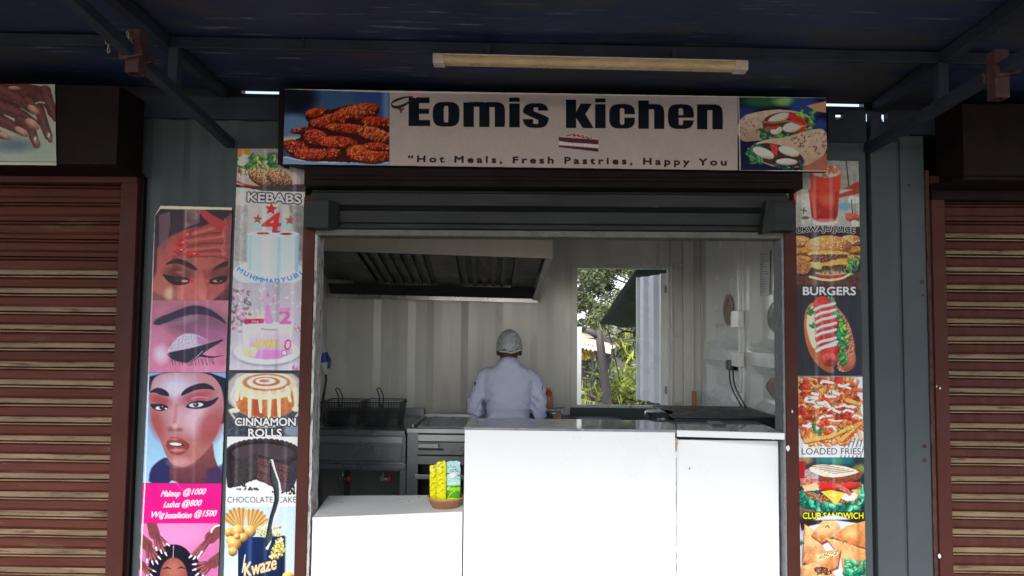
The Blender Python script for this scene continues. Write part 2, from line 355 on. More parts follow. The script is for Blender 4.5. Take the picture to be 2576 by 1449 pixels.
for v in (668, 842, 1012): z = at(1700, v, BY)[2]; mb.box(cx0, cx1, BY-.03, BY, z-.012, z+.012)
mb.build('inner_post', M['white_wall'], kiosk, bevel=.006)
# window shutter leaf, hinged at right and pushed outward
A = np.array([WX1-.02, BY+.06]); f0 = at(1607, 697, 2.86); B = np.array([f0[0], 2.86]); t = (B-A); ln = np.linalg.norm(t); t = t/ln; nn = np.array([t[1], -t[0]])  # nn faces the camera side
if nn[1] > 0: nn = -nn
zl0, zl1 = WZ0+.005, WZ1-.035; prof = [(.0, .012), (.055, .012), (.062, -.004), (.10, -.004), (.14, .022), (.2, .022), (.24, -.004), (.29, -.004), (.33, .022), (.4, .022), (.43, -.004), (ln, -.004)]
prof = [(min(s, ln), d) for s, d in prof if s < ln-.02]+[(ln, prof[-1][1])]
lay = MB(); n = len(prof)
pts = [A+t*s+nn*d for s, d in prof]
lay.add([(p[0], p[1], zl0) for p in pts]+[(p[0], p[1], zl1) for p in pts]+[(p[0]-nn[0]*.03, p[1]-nn[1]*.03, z) for z in (zl0, zl1) for p in (pts[0], pts[-1])],
        [(i, i+1, n+i+1, n+i) for i in range(n-1)]+[(2*n, 2*n+1, 2*n+3, 2*n+2)])
ws = lay.build('window_shutter', mat('shutter_white', (.82, .84, .88), .3, 0, .05, 4, bump=.12, bscale=14, wear=(.45, .42, .36), wscale=12, wth=.72), kiosk)
mb = MB()
for s in (0.0, ln-.012):
    p = A+t*s; r = p+t*.012
    mb.hexa([(p[0]+nn[0]*.026, p[1]+nn[1]*.026, zl0-.004), (r[0]+nn[0]*.026, r[1]+nn[1]*.026, zl0-.004), (r[0]-nn[0]*.033, r[1]-nn[1]*.033, zl0-.004), (p[0]-nn[0]*.033, p[1]-nn[1]*.033, zl0-.004),
             (p[0]+nn[0]*.026, p[1]+nn[1]*.026, zl1+.004), (r[0]+nn[0]*.026, r[1]+nn[1]*.026, zl1+.004), (r[0]-nn[0]*.033, r[1]-nn[1]*.033, zl1+.004), (p[0]-nn[0]*.033, p[1]-nn[1]*.033, zl1+.004)])
mb.build('edge_frame', M['white_door'], ws)
for zz in (WZ0+.12, WZ1-.16):
    mb = MB(); mb.tube([(WX1-.004, BY+.055, zz-.03), (WX1-.004, BY+.055, zz+.03)], .009, 8); mb.build('hinge', M['steel_dark'], ws)
p = B-t*.04+nn*.03; z = at(1610, 858, 2.86)[2]
mb = MB(); mb.hexa([(*(B+t*.02+nn*.012), z-.03), (*(B-t*.09+nn*.012), z-.03), (*(B-t*.09+nn*.005), z-.03), (*(B+t*.02+nn*.005), z-.03), (*(B+t*.02+nn*.012), z+.03), (*(B-t*.09+nn*.012), z+.03), (*(B-t*.09+nn*.005), z+.03), (*(B+t*.02+nn*.005), z+.03)])
la = mb.build('latch', M['white_door'], ws)
mb = MB(); mb.tube([(*(B-t*.03+nn*.02), z+.01), (*(B-t*.05+nn*.03), z), (*(B-t*.03+nn*.03), z-.06), (*(B-t*.025+nn*.03), z-.1), (*(B-t*.01+nn*.02), z-.05)], .004, 6); mb.build('padlock_wire', M['steel'], la)

# end doors (seen from inside): two leaves with pressed horizontal ribs
EX = 1.405
def leaf(y0, y1, step):
    ys = np.linspace(y0, y1, 15); vs = []; fs = []
    zs = list(np.linspace(.14, 2.6, 124))
    def dd(z, y):
        f = (min(y, y1-0)-y0)/(y1-y0); e = min(f, 1-f)
        fl = min(1, max(0, (e-.06)/.06))
        t = ((z-.42) % .36)/.36
        r = 1 if .3 < t < .7 else (0 if (t < .12 or t > .88) else ((t-.12)/.18 if t < .5 else (.88-t)/.18))
        if z > 1.62: r = 1 if z < 2.45 else max(0, 1-(z-2.45)/.05)
        return .07*r*fl
    for z in zs:
        for y in ys: vs.append((EX+dd(z, y), y, z))
    m_ = len(ys)
    for i in range(len(zs)-1):
        for k in range(m_-1): fs.append((i*m_+k, (i+1)*m_+k, (i+1)*m_+k+1, i*m_+k+1))
    mb = MB(); mb.add(vs, fs); return mb
d1 = leaf(1.24, 2.30, 0).build('cargo_door', M['white_door'], kiosk, fix=False)
d2 = leaf(.10, 1.18, 0).build('cargo_door', M['white_door'], kiosk, fix=False)
mb = MB(); mb.box(EX-.012, EX+.02, 1.18, 1.24, .14, 2.6); mb.box(EX-.03, EX-.0125, 1.195, 1.213, .3, 2.5); mb.build('door_seam_bar', M['white_door'], kiosk, bevel=.003)
for ya, yb in ((.0901, .10), (2.301, 2.36)):
    mb = MB(); mb.box(EX-.005, 1.62, ya, yb, .14, 2.6); mb.build('end_wall', M['white_wall'], kiosk)
mb = MB(); mb.box(1.5, 1.62, .1, 2.3, .12, 2.6); mb.build('end_wall', M['grey_paint'], kiosk)
mb = MB(); mb.box(EX-.02, 1.5, .09, 2.35, 2.5, 2.62); mb.build('door_header', M['white_wall'], kiosk)
for v, hh in ((803, .11), (905, .09), (1000, .07)):
    zz = at(1867, v, 1.2)[2]
    mb = MB(); mb.box(EX-.05, EX-.012, 1.14, 1.30, zz-hh/2, zz+hh/2); o = mb.build('lock_box', M['white_door'], kiosk, bevel=.004)
    mb = MB(); mb.box(EX-.04, EX-.014, 1.302, 1.35, zz-hh*.3, zz+hh*.2); mb.build('latch', M['white_plastic'], o, bevel=.003)
# outer roof, back, base
mb = MB(); mb.box(-4.6, 1.655, .075, 2.44, 2.68, 2.74); mb.build('roof', M['blue_paint'], kiosk)
mb = MB(); mb.box(-4.6, 1.655, -.004, 2.44, .03, .17); mb.build('base_rail', M['grey_paint'], kiosk, bevel=.004)
mb = MB(); mb.box(-4.6, -1.66, 2.36, 2.43, .17, 2.68); mb.box(-4.6, -4.55, .1, 2.35, .17, 2.68); mb.build('rear_wall', M['grey_paint'], kiosk)
# left closed shutter
fx0 = -1.988; fx1 = -1.905
mb = MB(); mb.box(fx0, fx1, -.045, .03, .17, 2.42); mb.build('shutter_frame', M['brown_paint'], kiosk, bevel=.004)
mb = MB(); mb.box(fx1+.001, fx1+.018, -.02, .03, .17, 2.4); mb.build('edge_trim', M['dark_brown'], kiosk)
zf = at(300, 460, -.05)[2]
mb = MB(); mb.box(-4.5, fx1-.002, -.055, .0, zf, zf+.075); mb.build('shutter_frame', M['brown_paint'], kiosk, bevel=.004)
shutter(kiosk, -4.45, fx0+.004, .2, zf+.03, .03, .0905, [M['brown_slat'], M['tan_slat']], ntop=5)
xb = at(297, 300, -.25)[0]; zb0 = at(293, 413, -.25)[2]; zb1 = at(297, 216, -.25)[2]
mb = MB(); mb.box(-4.5, xb, -.25, -.022, zb0, zb1); mb.hexa([(-4.5, -.25, zb0-.001), (xb, -.25, zb0-.001), (fx1, -.03, zb0-.02), (-4.5, -.03, zb0-.02), (-4.5, -.25, zb0), (xb, -.25, zb0), (xb+.02, -.03, zb0), (-4.5, -.03, zb0)])
mb.build('shutter_box', M['dark_brown'], kiosk, bevel=.005)

# neighbouring container on the right
nb = thing('neighbour_container', 'grey container shop with its brown roller shutter pulled down', 'container shop', (1.67, 0, 0))
mb = MB(); x0 = 1.672
mb.box(x0, 1.80, -.02, .1, .05, 2.62); mb.box(1.80, 1.81, -.016, .1, .05, 2.62); mb.box(1.81, 1.925, -.026, .1, .05, 2.62); mb.build('corner_post', M['grey_paint'], nb, bevel=.005)
mb = MB(); mb.box(1.656, x0, .03, .1, .05, 2.7); mb.build('joint', M['black'], nb)
cz = at(2220, 297, 0); casting(nb, 1.674, 1.86, WT(1.75)-.16, WT(1.75), cz[0], cz[2], .03, .05)
mb = MB(); mb.hexa([(1.86, -.02, WT(1.86)-.115), (4.8, -.02, WT(4.8)-.115), (4.8, .07, WT(4.8)-.115), (1.86, .07, WT(1.86)-.115), (1.86, -.02, WT(1.86)), (4.8, -.02, WT(4.8)), (4.8, .07, WT(4.8)), (1.86, .07, WT(1.86))]); mb.build('top_rail', M['blue_paint'], nb)
mb = MB(); mb.hexa([(1.72, 0, WT(1.72)), (4.8, 0, WT(4.8)), (4.8, .05, WT(4.8)), (1.72, .05, WT(1.72)), (1.72, 0, WT(1.72)+.05), (4.8, 0, WT(4.8)+.05), (4.8, .05, WT(4.8)+.05), (1.72, .05, WT(1.72)+.05)]); mb.build('flashing', M['black'], nb)
rx0 = 1.943; rx1 = 2.006
mb = MB(); mb.box(rx0, rx1, -.05, .03, .05, 2.42); mb.build('shutter_frame', M['brown_paint'], nb, bevel=.004)
mb = MB(); rng = random.Random(3); n = 80; vs = []
for i in range(n+1):
    z = .05+2.4*i/n; j = rng.uniform(-.004, .0)
    vs += [(rx0-.016+j, -.034, z), (rx0-.001, -.034, z), (rx0-.001, .0, z), (rx0-.016+j, 0, z)]
mb.add(vs, [(4*i+k, 4*i+(k+1) % 4, 4*i+4+(k+1) % 4, 4*i+4+k) for i in range(n) for k in range(4)]); mb.build('edge_trim', M['rust'], nb)
zf = at(2380, 503, -.05)[2]
mb = MB(); mb.box(rx0, 4.7, -.055, .0, zf, zf+.08); mb.build('shutter_frame', M['dark_brown'], nb, bevel=.004)
shutter(nb, rx1-.004, 4.6, .1, zf+.02, .03, .0835, [M['brown_slat2'], M['tan_slat']], ntop=2)
xb = at(2424, 400, -.25)[0]; zb0 = at(2424, 442, -.25)[2]; zb1 = at(2424, 260, -.25)[2]
mb = MB(); mb.box(xb, 4.7, -.25, -.022, zb0, zb1); mb.hexa([(xb, -.25, zb0-.02), (4.7, -.25, zb0-.02), (4.7, -.03, zb0-.02), (rx0, -.03, zb0-.03), (xb, -.25, zb0), (4.7, -.25, zb0), (4.7, -.03, zb0), (rx0, -.03, zb0)])
mb.build('shutter_box', M['dark_brown'], nb, bevel=.005)
mb = MB(); mb.box(1.68, 4.7, .08, 2.44, 2.66, 2.72); mb.box(4.66, 4.7, .05, 2.4, .03, 2.66); mb.box(1.68, 4.7, 2.4, 2.44, .03, 2.66); mb.build('roof', M['blue_paint'], nb)
# small weld scars / screws on the posts
for u, v, r in ((2320, 709, .011), (2286, 466, .006), (2322, 743, .005), (2326, 1122, .010), (2326, 1158, .009), (2430, 366, .006)):
    p = at(u, v, -.028); mb = MB(); mb.lathe((p[0], p[1], p[2]), [(.001, -.003), (r*.5, -.004), (r, -.001), (r, .004)], 9, axis='y'); mb.build('bolt', M['rust'], nb if u < 2400 else nb)
# paper scraps stuck on frames
sp = mat('paint_scrap', (.8, .8, .78), .7, 0, .05, 10)
for u, v, s, par, Y in ((1982, 1127, .013, kiosk, -.036), (1993, 1035, .007, kiosk, -.036), (2363, 1400, .012, nb, -.052), (2365, 977, .006, nb, -.052), (2356, 972, .004, nb, -.052)):
    p = at(u, v, Y); rng = random.Random(u); pts = [(p[0]+s*.8*rng.uniform(.5, 1)*cos(a*.9), Y-.001, p[2]+s*1.3*rng.uniform(.5, 1)*sin(a*.9)) for a in range(7)]
    mb = MB(); mb.prism(pts, (0, .0008, 0)); mb.build('paper_scrap', sp, par)

# ------------------------------------------------------------------ canopy
can = thing('canopy', 'dark blue sheet metal canopy on hinged steel brackets above the shop fronts', 'canopy', (0, 0, 2.8))
mb = MB(); nx, ny = 60, 24; rng = random.Random(9)
X = np.linspace(-4.6, 4.8, nx+1); Yv = np.linspace(.03, -3.3, ny+1)
zz = [[zc(x, y)+.004*sin(x*2.1+y)+.003*sin(x*5+y*3) for x in X] for y in Yv]
zz[0] = [zc(x, .03) for x in X]
vs = [(X[i], Yv[j], zz[j][i]) for j in range(ny+1) for i in range(nx+1)]; nv = len(vs)
vs += [(X[i], Yv[j], zz[j][i]+.012) for j in range(ny+1) for i in range(nx+1)]
fs = []
for j in range(ny):
    for i in range(nx):
        a = j*(nx+1)+i; fs += [(a, a+1, a+nx+2, a+nx+1), (nv+a, nv+a+nx+1, nv+a+nx+2, nv+a+1)]
bd = [j*(nx+1) for j in range(ny+1)]
for lst in ([i for i in range(nx+1)], [ny*(nx+1)+i for i in range(nx+1)], [j*(nx+1) for j in range(ny+1)], [j*(nx+1)+nx for j in range(ny+1)]):
    fs += [(a, b, b+nv, a+nv) for a, b in zip(lst, lst[1:])]
mb.add(vs, fs); mb.build('roof_sheet', M['canopy'], can, smooth=False)
def dirp(p, Yt, q):   # extend p->q line to Y=Yt
    p = np.array(p); q = np.array(q); return p+(q-p)*((Yt-p[1])/(q[1]-p[1]))
a = at(0, 112, -.6); b = at(2576, 178, -.6); p0 = dirp(a, -.6, b) if 0 else a
ax = np.array([-4.6, -.6, a[2]+(a[2]-b[2])/(b[0]-a[0])*(4.6+a[0])]); bx = np.array([4.8, -.6, b[2]-(a[2]-b[2])/(b[0]-a[0])*(4.8-b[0])])
ax[2] = zc(-4.6, -.6)-.026; bx[2] = zc(4.8, -.6)-.026
for xa, xb in ((-4.6, -1.53), (-1.485, 1.68), (1.725, 4.8)):
    L_ = lambda x: (x, -.6, zc(x, -.6)-.026)
    mb = MB(); mb.bar(L_(xa), L_(xb), .035, .042); mb.bar((xa, -.618, zc(xa, -.6)-.05), (xb, -.618, zc(xb, -.6)-.05), .012, .008)
    mb.build('purlin', M['blue_paint'], can, bevel=.002)
for xa, xb in ((-4.6, 4.8),):
    mb = MB(); mb.bar((xa, -3.2, zc(xa, -3.2)-.026), (xb, -3.2, zc(xb, -3.2)-.026), .035, .042); mb.build('purlin', M['blue_paint'], can)
for x in (-.93, -.15, .31):
    z = zc(x, -.6); mb = MB(); mb.box(x-.004, x+.004, -.622, -.578, z-.052, z-.003); mb.build('weld_seam', M['black'], can)
def bracket(xr, xw, u_b, v_b, u_e, v_e, Ye, us, vs_, Ysock, chains):
    R0 = (xr, -.03, zc(xr, 0)-.03); R1 = (xr, -3.2, zc(xr, -3.2)-.03)
    mb = MB(); mb.bar(R0, R1, .045, .05); mb.build('rafter', M['blue_paint'], can, bevel=.003)
    B0 = at(u_b, v_b, -.01); E0 = at(u_e, v_e, Ye); B1 = dirp(B0, -3.0, E0)
    mb = MB(); mb.bar(B0, B1, .042, .042); br = mb.build('brace', M['blue_paint'], can, bevel=.003)
    t = (-.60-B0[1])/(E0[1]-B0[1]); Pm = B0+(E0-B0)*t
    mb = MB(); mb.box(Pm[0]-.02, Pm[0]+.02, -.63, -.585, Pm[2]+.018, zc(Pm[0], -.6)-.055); mb.build('strut', M['blue_paint'], can, bevel=.002)
    t = (Ysock-B0[1])/(E0[1]-B0[1]); Pm = B0+(E0-B0)*t
    z0, z1 = at(us, vs_[1], Ysock)[2], at(us, vs_[0], Ysock)[2]; sx = at(us, 150, Ysock)[0]; w = .025
    mb = MB()
    for (a1, a2, b1, b2) in ((-w, w, -w, -w+.005), (-w, w, w-.005, w), (-w, -w+.005, -w+.005, w-.005), (w-.005, w, -w+.005, w-.005)):
        mb.box(sx+a1, sx+a2, Ysock+b1, Ysock+b2, z0, z1)
    mb.build('socket', M['rust'], can, bevel=.001)
    for sy in (-.035, .034):
        mb = MB(); mb.bar((Pm[0]-.034, Ysock+sy, Pm[2]-.014), (Pm[0]+.05, Ysock+sy, Pm[2]+.006), .012, .04); mb.build('clamp', M['rust'], can, bevel=.002)
    return Pm
bracket(-1.508, 0, 580, 362, 185, 0, -1.3, 341, (80, 187), -.93, True)
bracket(1.702, 0, 2183, 375, 2576, 142, -1.08, 2509, (130, 250), -.95, False)
def torus(mb, c, R, r, ax, st=1.5, n=14):
    a = Vector(ax).normalized(); u = a.orthogonal().normalized(); w = a.cross(u)
    if abs(w.z) < abs(u.z): u, w = w, u
    mb.tube([Vector(c)+u*(R*cos(2*pi*k/n))+w*(R*st*sin(2*pi*k/n)) for k in range(n)], r, 6, close=True)
ch = thing('hook_chain', 'short rusty chain hanging from the left canopy brace', 'chain', tuple(at(325, 90, -.96)))
lk = mat('chain_steel', (.3, .25, .2), .5, .6, .3, 40)
for i, (u, v, ax_) in enumerate(((322, 86, (1, 1, .4)), (327, 97, (1, 0, 0)), (328, 110, (0, 1, 0)), (324, 120, (1, .2, 0)), (328, 128, (.3, 1, 0)))):
    mb = MB(); torus(mb, at(u, v, -.965), .008, .0026, ax_); mb.build('chain_link', lk, ch, smooth=True)
hk = thing('wire_hook', 'pale bent wire hook dangling by the left canopy brace', 'hook', tuple(at(270, 95, -.98)))
mb = MB(); P_ = [at(u, v, -1.0) for u, v in ((265, 96), (266, 108), (275, 113), (278, 110), (272, 116), (270, 126), (273, 134), (276, 130), (275, 116))]; mb.tube(P_, .0028, 6); mb.build('hook', lk, hk, smooth=True)

# fluorescent batten under the purlin
fl = thing('fluorescent_light', 'unlit yellowed fluorescent batten light hung under the canopy beam above the sign', 'light fixture', tuple(at(1480, 160, -.66)))
A0 = at(1118, 152, -.66); A1 = at(1846, 168.5, -.66); dv = (A1-A0)/np.linalg.norm(A1-A0)
def prof_bar(a, b, w, h, m, name, par, rnd=.3, bev=0):
    mb = MB(); a = Vector(a); b = Vector(b); n = 14; rings = []
    for p in (a, b):
        for k in range(n):
            an = 2*pi*k/n; cx, cz_ = cos(an), sin(an)
            sx_ = math.copysign(abs(cx)**rnd, cx); sz_ = math.copysign(abs(cz_)**rnd, cz_)
            rings.append(p+Vector((0, sx_*w/2, sz_*h/2)))
    mb.add(rings, [(k, (k+1) % n, n+(k+1) % n, n+k) for k in range(n)]+[tuple(range(n))[::-1], tuple(range(n, 2*n))])
    return mb.build(name, m, par, bevel=bev)
prof_bar(A0, A1, .05, .036, M['lamp_cover'], 'diffuser', fl, .55)
prof_bar(A0+[0, 0, .018], A1+[0, 0, .018], .05, .006, M['cream_plastic'], 'housing', fl, .3)
prof_bar(A0-dv*.044, A0+dv*.001, .06, .043, M['cream_plastic'], 'end_cap', fl, .3, .002)
prof_bar(A1-dv*.001, A1+dv*.05, .06, .043, M['cream_plastic'], 'end_cap', fl, .3, .002)
for t_ in (.15, .8):
    p = A0+(A1-A0)*t_; mb = MB(); mb.box(p[0]-.01, p[0]+.01, -.65, -.62, p[2]+.02, zc(p[0], -.6)-.03); mb.build('clip', M['blue_paint'], fl)
# ------------------------------------------------------------------ counters
ct = thing('serving_counter', 'tall white serving counter with a polished grey stone top in the hatch', 'counter', (0, 0, .12))
ZC = 1.19
mb = MB(); mb.box(-.286, -.268, .004, .36, .1, ZC-.012); mb.build('side_panel', M['white_lam'], ct)
mb = MB(); mb.box(-.2860, .722, -.014, .003, .1, ZC-.012); mb.build('front_panel', M['white_lam'], ct, bevel=.0015)
mb = MB(); mb.prism([(-.290, -.018, ZC-.012), (.726, -.018, ZC-.012), (.80, .37, ZC-.012), (-.290, .37, ZC-.012)], (0, 0, .012)); mb.build('worktop', M['granite'], ct, bevel=.002)
mb = MB(); mb.box(-.27, .70, .34, .356, .13, ZC-.013); mb.build('rear_panel', M['white_lam'], ct)
ch_ = M['chip']
rc = thing('corner_counter', 'lower right white counter wing with pale edged stone top next to the jamb', 'counter', (1, 0, .12))
mb = MB(); mb.prism([(.729, -.016, ZC-.032), (1.222, -.075, ZC-.032), (1.222, .36, ZC-.032), (.804, .36, ZC-.032)], (0, 0, .030)); mb.build('top_edge', M['white_lam'], rc, bevel=.002)
mb = MB(); mb.prism([(.73, -.012, ZC-.0015), (1.221, -.071, ZC-.0015), (1.221, .36, ZC-.0015), (.805, .36, ZC-.0015)], (0, 0, .002)); mb.build('worktop', M['granite'], rc)
mb = MB(); mb.box(.735, 1.222, .02, .038, .1, ZC-.052); mb.build('front_panel', M['white_lam'], rc)
mb = MB(); mb.box(.735, 1.222, .10, .12, ZC-.07, ZC-.033); mb.build('gap_shade_strip', M['black'], rc)  # black strip standing in for the shade in the gap under the top
mb = MB(); rng = random.Random(5); n = 60; vs = []
for i in range(n+1):
    z = .1+(ZC-.05-.1)*i/n; j = rng.uniform(0, .003)+(.004 if z > 1.06 else 0)
    vs += [(.7235, -.006, z), (.7265+j, -.006, z), (.7265+j, .012, z), (.7235, .012, z)]
mb.add(vs, [(4*i+k, 4*i+(k+1) % 4, 4*i+4+(k+1) % 4, 4*i+4+k) for i in range(n) for k in range(4)]); mb.build('edge_strip', M['white_lam'], rc)
mb = MB(); mb.prism([(.724, -.0065, 1.085), (.731, -.0065, 1.09), (.733, -.0065, 1.115), (.736, -.0065, 1.13), (.734, -.0065, 1.148), (.724, -.0065, 1.15)], (0, .004, 0)); mb.build('chipped_edge', ch_, rc)
p = at(1735, 1178, .011); mb = MB(); mb.ell(p, (.003, .002, .004), 8, 6); mb.build('stain', M['black'], rc)
lc = thing('low_counter', 'low white laminate shelf counter at the left of the hatch', 'counter', (-.65, .1, .12))
a = at(786, 1302, -.10); b = at(1166, 1287, -.014); c = at(1166, 1245, .37); d = at(827, 1247, .37)
a, b, c, d = [np.array(p) for p in (a, b, c, d)]; b[0] = c[0] = -.292
mb = MB(); dz = np.array([0, 0, -.016]); mb.add([a, b, c, d, a+dz, b+dz, c+dz, d+dz], [(0, 1, 2, 3), (7, 6, 5, 4), (0, 4, 5, 1), (1, 5, 6, 2), (2, 6, 7, 3), (3, 7, 4, 0)])
mb.build('top', M['white_lam'], lc)
fz = np.array([0, .003, -.0165]); a2, b2 = a+fz, b+fz
mb = MB(); mb.add([a2, b2, (b2[0], b2[1], .1), (a2[0], a2[1], .1), a2+[0, .016, 0], b2+[0, .016, 0], (b2[0], b2[1]+.016, .1), (a2[0], a2[1]+.016, .1)], [(0, 3, 2, 1), (4, 5, 6, 7), (0, 1, 5, 4), (1, 2, 6, 5), (2, 3, 7, 6), (3, 0, 4, 7)])
mb.build('front_panel', M['white_lam'], lc)
mb = MB(); mb.box(-1.012, -.996, .02, .36, .12, d[2]-.02); mb.build('side_panel', M['white_lam'], lc)

# phone and grill on the counter
ph = thing('phone', 'black mobile phone lying on the right counter top', 'phone', tuple(at(1802, 1059, .2)))
p = at(1803, 1060, .2); p[2] = ZC+.001
mb = MB(); mb.box(p[0]-.035, p[0]+.035, .15, .28, p[2], p[2]+.009); mb.build('body', M['black_gloss'], ph, bevel=.003)
mb = MB(); mb.box(p[0]-.031, p[0]+.031, .155, .275, p[2]+.0092, p[2]+.0097); mb.build('screen', M['black_gloss'], ph)
zt = ZC-.002; gr = thing('black_tray', 'large black plastic crate lid tray resting behind the counter by the end door', 'tray', (1.1, .7, zt))
L0 = at(1626, 1040, .95); 
Yt0, Yt1 = .40, .95
xl0 = at(1640, 1055, Yt0)[0]; xr0 = at(1880, 1058, Yt0)[0]; xl1 = at(1640, 1030, Yt1)[0]; xr1 = at(1810, 1030, Yt1)[0]
mb = MB(); mb.hexa([(xl0+.12, Yt0, zt-.06), (1.34, Yt0, zt-.06), (1.34, Yt1, zt-.06), (xl0+.12, Yt1, zt-.06), (xl0+.12, Yt0, zt+.010), (1.34, Yt0, zt+.010), (1.34, Yt1, zt+.010), (xl0+.12, Yt1, zt+.010)])
mb.build('body', M['black_gloss'], gr, bevel=.008)
mb = MB(); mb.box(xl0+.10, 1.36, Yt0-.012, Yt1+.012, zt+.011, zt+.024); mb.build('rim', M['black'], gr, bevel=.005)
mb = MB(); mb.lathe((xl0+.075, Yt0+.2, zt-.06), [(.08, 0), (.09, .02), (.092, .06), (.085, .084)], 28, sy=1.6, sx=.9); mb.build('rounded_end', M['black_gloss'], gr, smooth=True)
mb = MB(); mb.tube([(1.36, Yt0+.1, zt+.01), (1.395, Yt0+.1, zt+.01)], .014, 10); mb.build('knob', M['black'], gr)
mb = MB(); mb.box(.85, 1.38, .38, 1.0, .12, zt-.061); tag(mb.build('white_cabinet', M['white_wall'], None, bevel=.004), 'white cabinet carrying the black tray behind the corner counter', 'cabinet')

# ------------------------------------------------------------------ range hood
hd = thing('range_hood', 'stainless steel extractor hood with slotted filters on the rear wall', 'range hood', (-.6, 1.8, 2.0))
Yf, Yb = 1.15, 2.28
FLb = at(770, 629, Yf); FRb = at(1390, 650, Yf); BRb = at(1356, 762, Yb); BLb = at(838, 752, Yb); BLb2 = BLb.copy()
xl = -1.55; k_ = (FRb[2]-FLb[2])/(FRb[0]-FLb[0]); FL = np.array([xl, Yf, FLb[2]+(xl-FLb[0])*k_]); FR = FRb
H = .36; sz = np.array([0, 0, 1.])
mb = MB(); mb.prism([FL, FR, FR+sz*H, FL+sz*H], (0, .012, 0)); mb.build('front_panel', M['hood'], hd)
BL = np.array([xl, Yb, BLb[2]+.01]); BR = np.array([BRb[0], Yb, BRb[2]])
up = .085
mb = MB(); mb.prism([FR+[-.012, .012, .0], FR+[-.012, .012, H], BR+[-.012+FR[0]-FR[0], 0, .45], BR+[-.012, 0, 0]], (.012, 0, 0)); mb.build('side_panel', M['steel'], hd)
# lower trough and rails
a0, a1 = BL+[0, 0, 0], BR+[0, 0, 0]
mb = MB(); mb.prism([a0, a1, a1+[0, -.0, .030], a0+[0, 0, .030]], (0, -.012, 0)); mb.build('rear_trim', M['steel'], hd)
mb = MB(); mb.prism([a0+[0, -.012, .031], a1+[-.02, -.012, .031], a1+[-.02, -.10, .11], a0+[0, -.10, .11]], (0, -.012, 0)); mb.build('grease_trough', M['hood_dark'], hd)
# right slanting edge strip
mb = MB(); mb.bar(FR+[-.022, .02, .012], BR+[-.03, -.02, .03], .045, .02); mb.build('edge_rail', M['steel'], hd)
# filters: bank of baffles between trough and front lip
F0 = FL+[0, .02, .05]; F1 = FR+[-.05, .02, .05]; G0 = a0+[0, -.10, .11]; G1 = a1+[-.05, -.10, .11]
def lp(s, t): return (F0+(F1-F0)*s)*(1-t)+(G0+(G1-G0)*s)*t
mb = MB(); mb.add([lp(0, 0)+[0, 0, .03], lp(1, 0)+[0, 0, .03], lp(1, 1)+[0, 0, .03], lp(0, 1)+[0, 0, .03]], [(0, 1, 2, 3)]); mb.build('backing', M['hood_dark'], hd)
dk = M['black']
su = lambda u: (at(u, 640, Yf)[0]-F0[0])/(F1[0]-F0[0])
for u0, u1, n in ((886, 1063, 6), (1150, 1290, 5)):
    s0, s1 = su(u0), su(u1)
    mb = MB()
    for i in range(n):
        a = s0+(s1-s0)*(i+.15)/n; b = s0+(s1-s0)*(i+.62)/n
        mb.add([lp(a, .03)+[0, 0, .0], lp(b, .03)+[0, 0, .0], lp(b, .97), lp(a, .97), lp(a, .03)+[0, 0, .025], lp(b, .03)+[0, 0, .025], lp(b, .97)+[0, 0, .025], lp(a, .97)+[0, 0, .025]], [(0, 1, 2, 3), (0, 4, 5, 1), (1, 5, 6, 2), (2, 6, 7, 3), (3, 7, 4, 0)])
    o = mb.build('baffle_filter', M['hood_dark'], hd)
    mb = MB()
    for i in range(n):
        a = s0+(s1-s0)*(i+.62)/n; b = s0+(s1-s0)*(i+1.13)/n
        mb.add([lp(a, .02)+[0, 0, .02], lp(b, .02)+[0, 0, .02], lp(b, .98)+[0, 0, .02], lp(a, .98)+[0, 0, .02]], [(0, 1, 2, 3)])
    mb.build('slots', dk, o)
for u0, u1 in ((805, 880), (1070, 1142), (1300, 1378)):
    s0, s1 = max(.0, su(u0)), min(1, su(u1)); mb = MB()
    mb.add([lp(s0, 0), lp(s1, 0), lp(s1, 1), lp(s0, 1), lp(s0, 0)+[0, 0, .02], lp(s1, 0)+[0, 0, .02], lp(s1, 1)+[0, 0, .02], lp(s0, 1)+[0, 0, .02]], [(0, 1, 2, 3), (4, 7, 6, 5), (1, 5, 6, 2), (0, 3, 7, 4)])
    mb.build('blank_panel', M['hood_dark'], hd, bevel=.002)

# ------------------------------------------------------------------ deep fryer, baskets, griddle
fy = thing('deep_fryer', 'stainless double deep fryer bench with two red drain taps underneath', 'deep fryer', (-1.1, 1.6, .12))
Yq = 1.3
def R(u0, v0, u1, v1, Y): a = at(u0, v0, Y); b = at(u1, v1, Y); return a[0], b[0], b[2], a[2]
x0, x1, z0, z1 = R(778, 1080, 1019, 1096, Yq); ZT = z1
mb = MB(); mb.box(x0, x1, Yq-.01, Yq+.03, z0, z1); mb.box(x0, x1, Yq+.03, 2.25, z1-.02, z1-.003); mb.build('top', M['steel_dark'], fy, bevel=.003)
mb = MB(); xa, xb, za, zb_ = R(795, 1097, 1012, 1116, Yq); mb.box(x0+.02, xb, Yq+.006, Yq+.02, za+.002, zb_); mb.build('front_panel', M['steel'], fy, bevel=.002)
mb = MB(); xa, xb, za, zb_ = R(795, 1119, 1010, 1160, Yq); mb.box(x0+.03, xb, Yq+.002, Yq+.02, za, zb_); mb.box(x0+.03, xb, Yq-.006, Yq+.01, za-.008, za-.001); mb.build('front_panel', M['steel_dark'], fy, bevel=.002)
mb = MB(); mb.box(x0, x1-.01, Yq+.021, Yq+.025, at(0, 1170, Yq)[2]-.01, z0); mb.build('tank', M['steel_dark'], fy)
mb = MB(); xa, xb, za, zb_ = R(778, 1166, 1021, 1181, Yq); mb.box(xa, xb, Yq-.02, Yq+.02, za, zb_); mb.build('apron', M['steel_dark'], fy, bevel=.003); zap = za
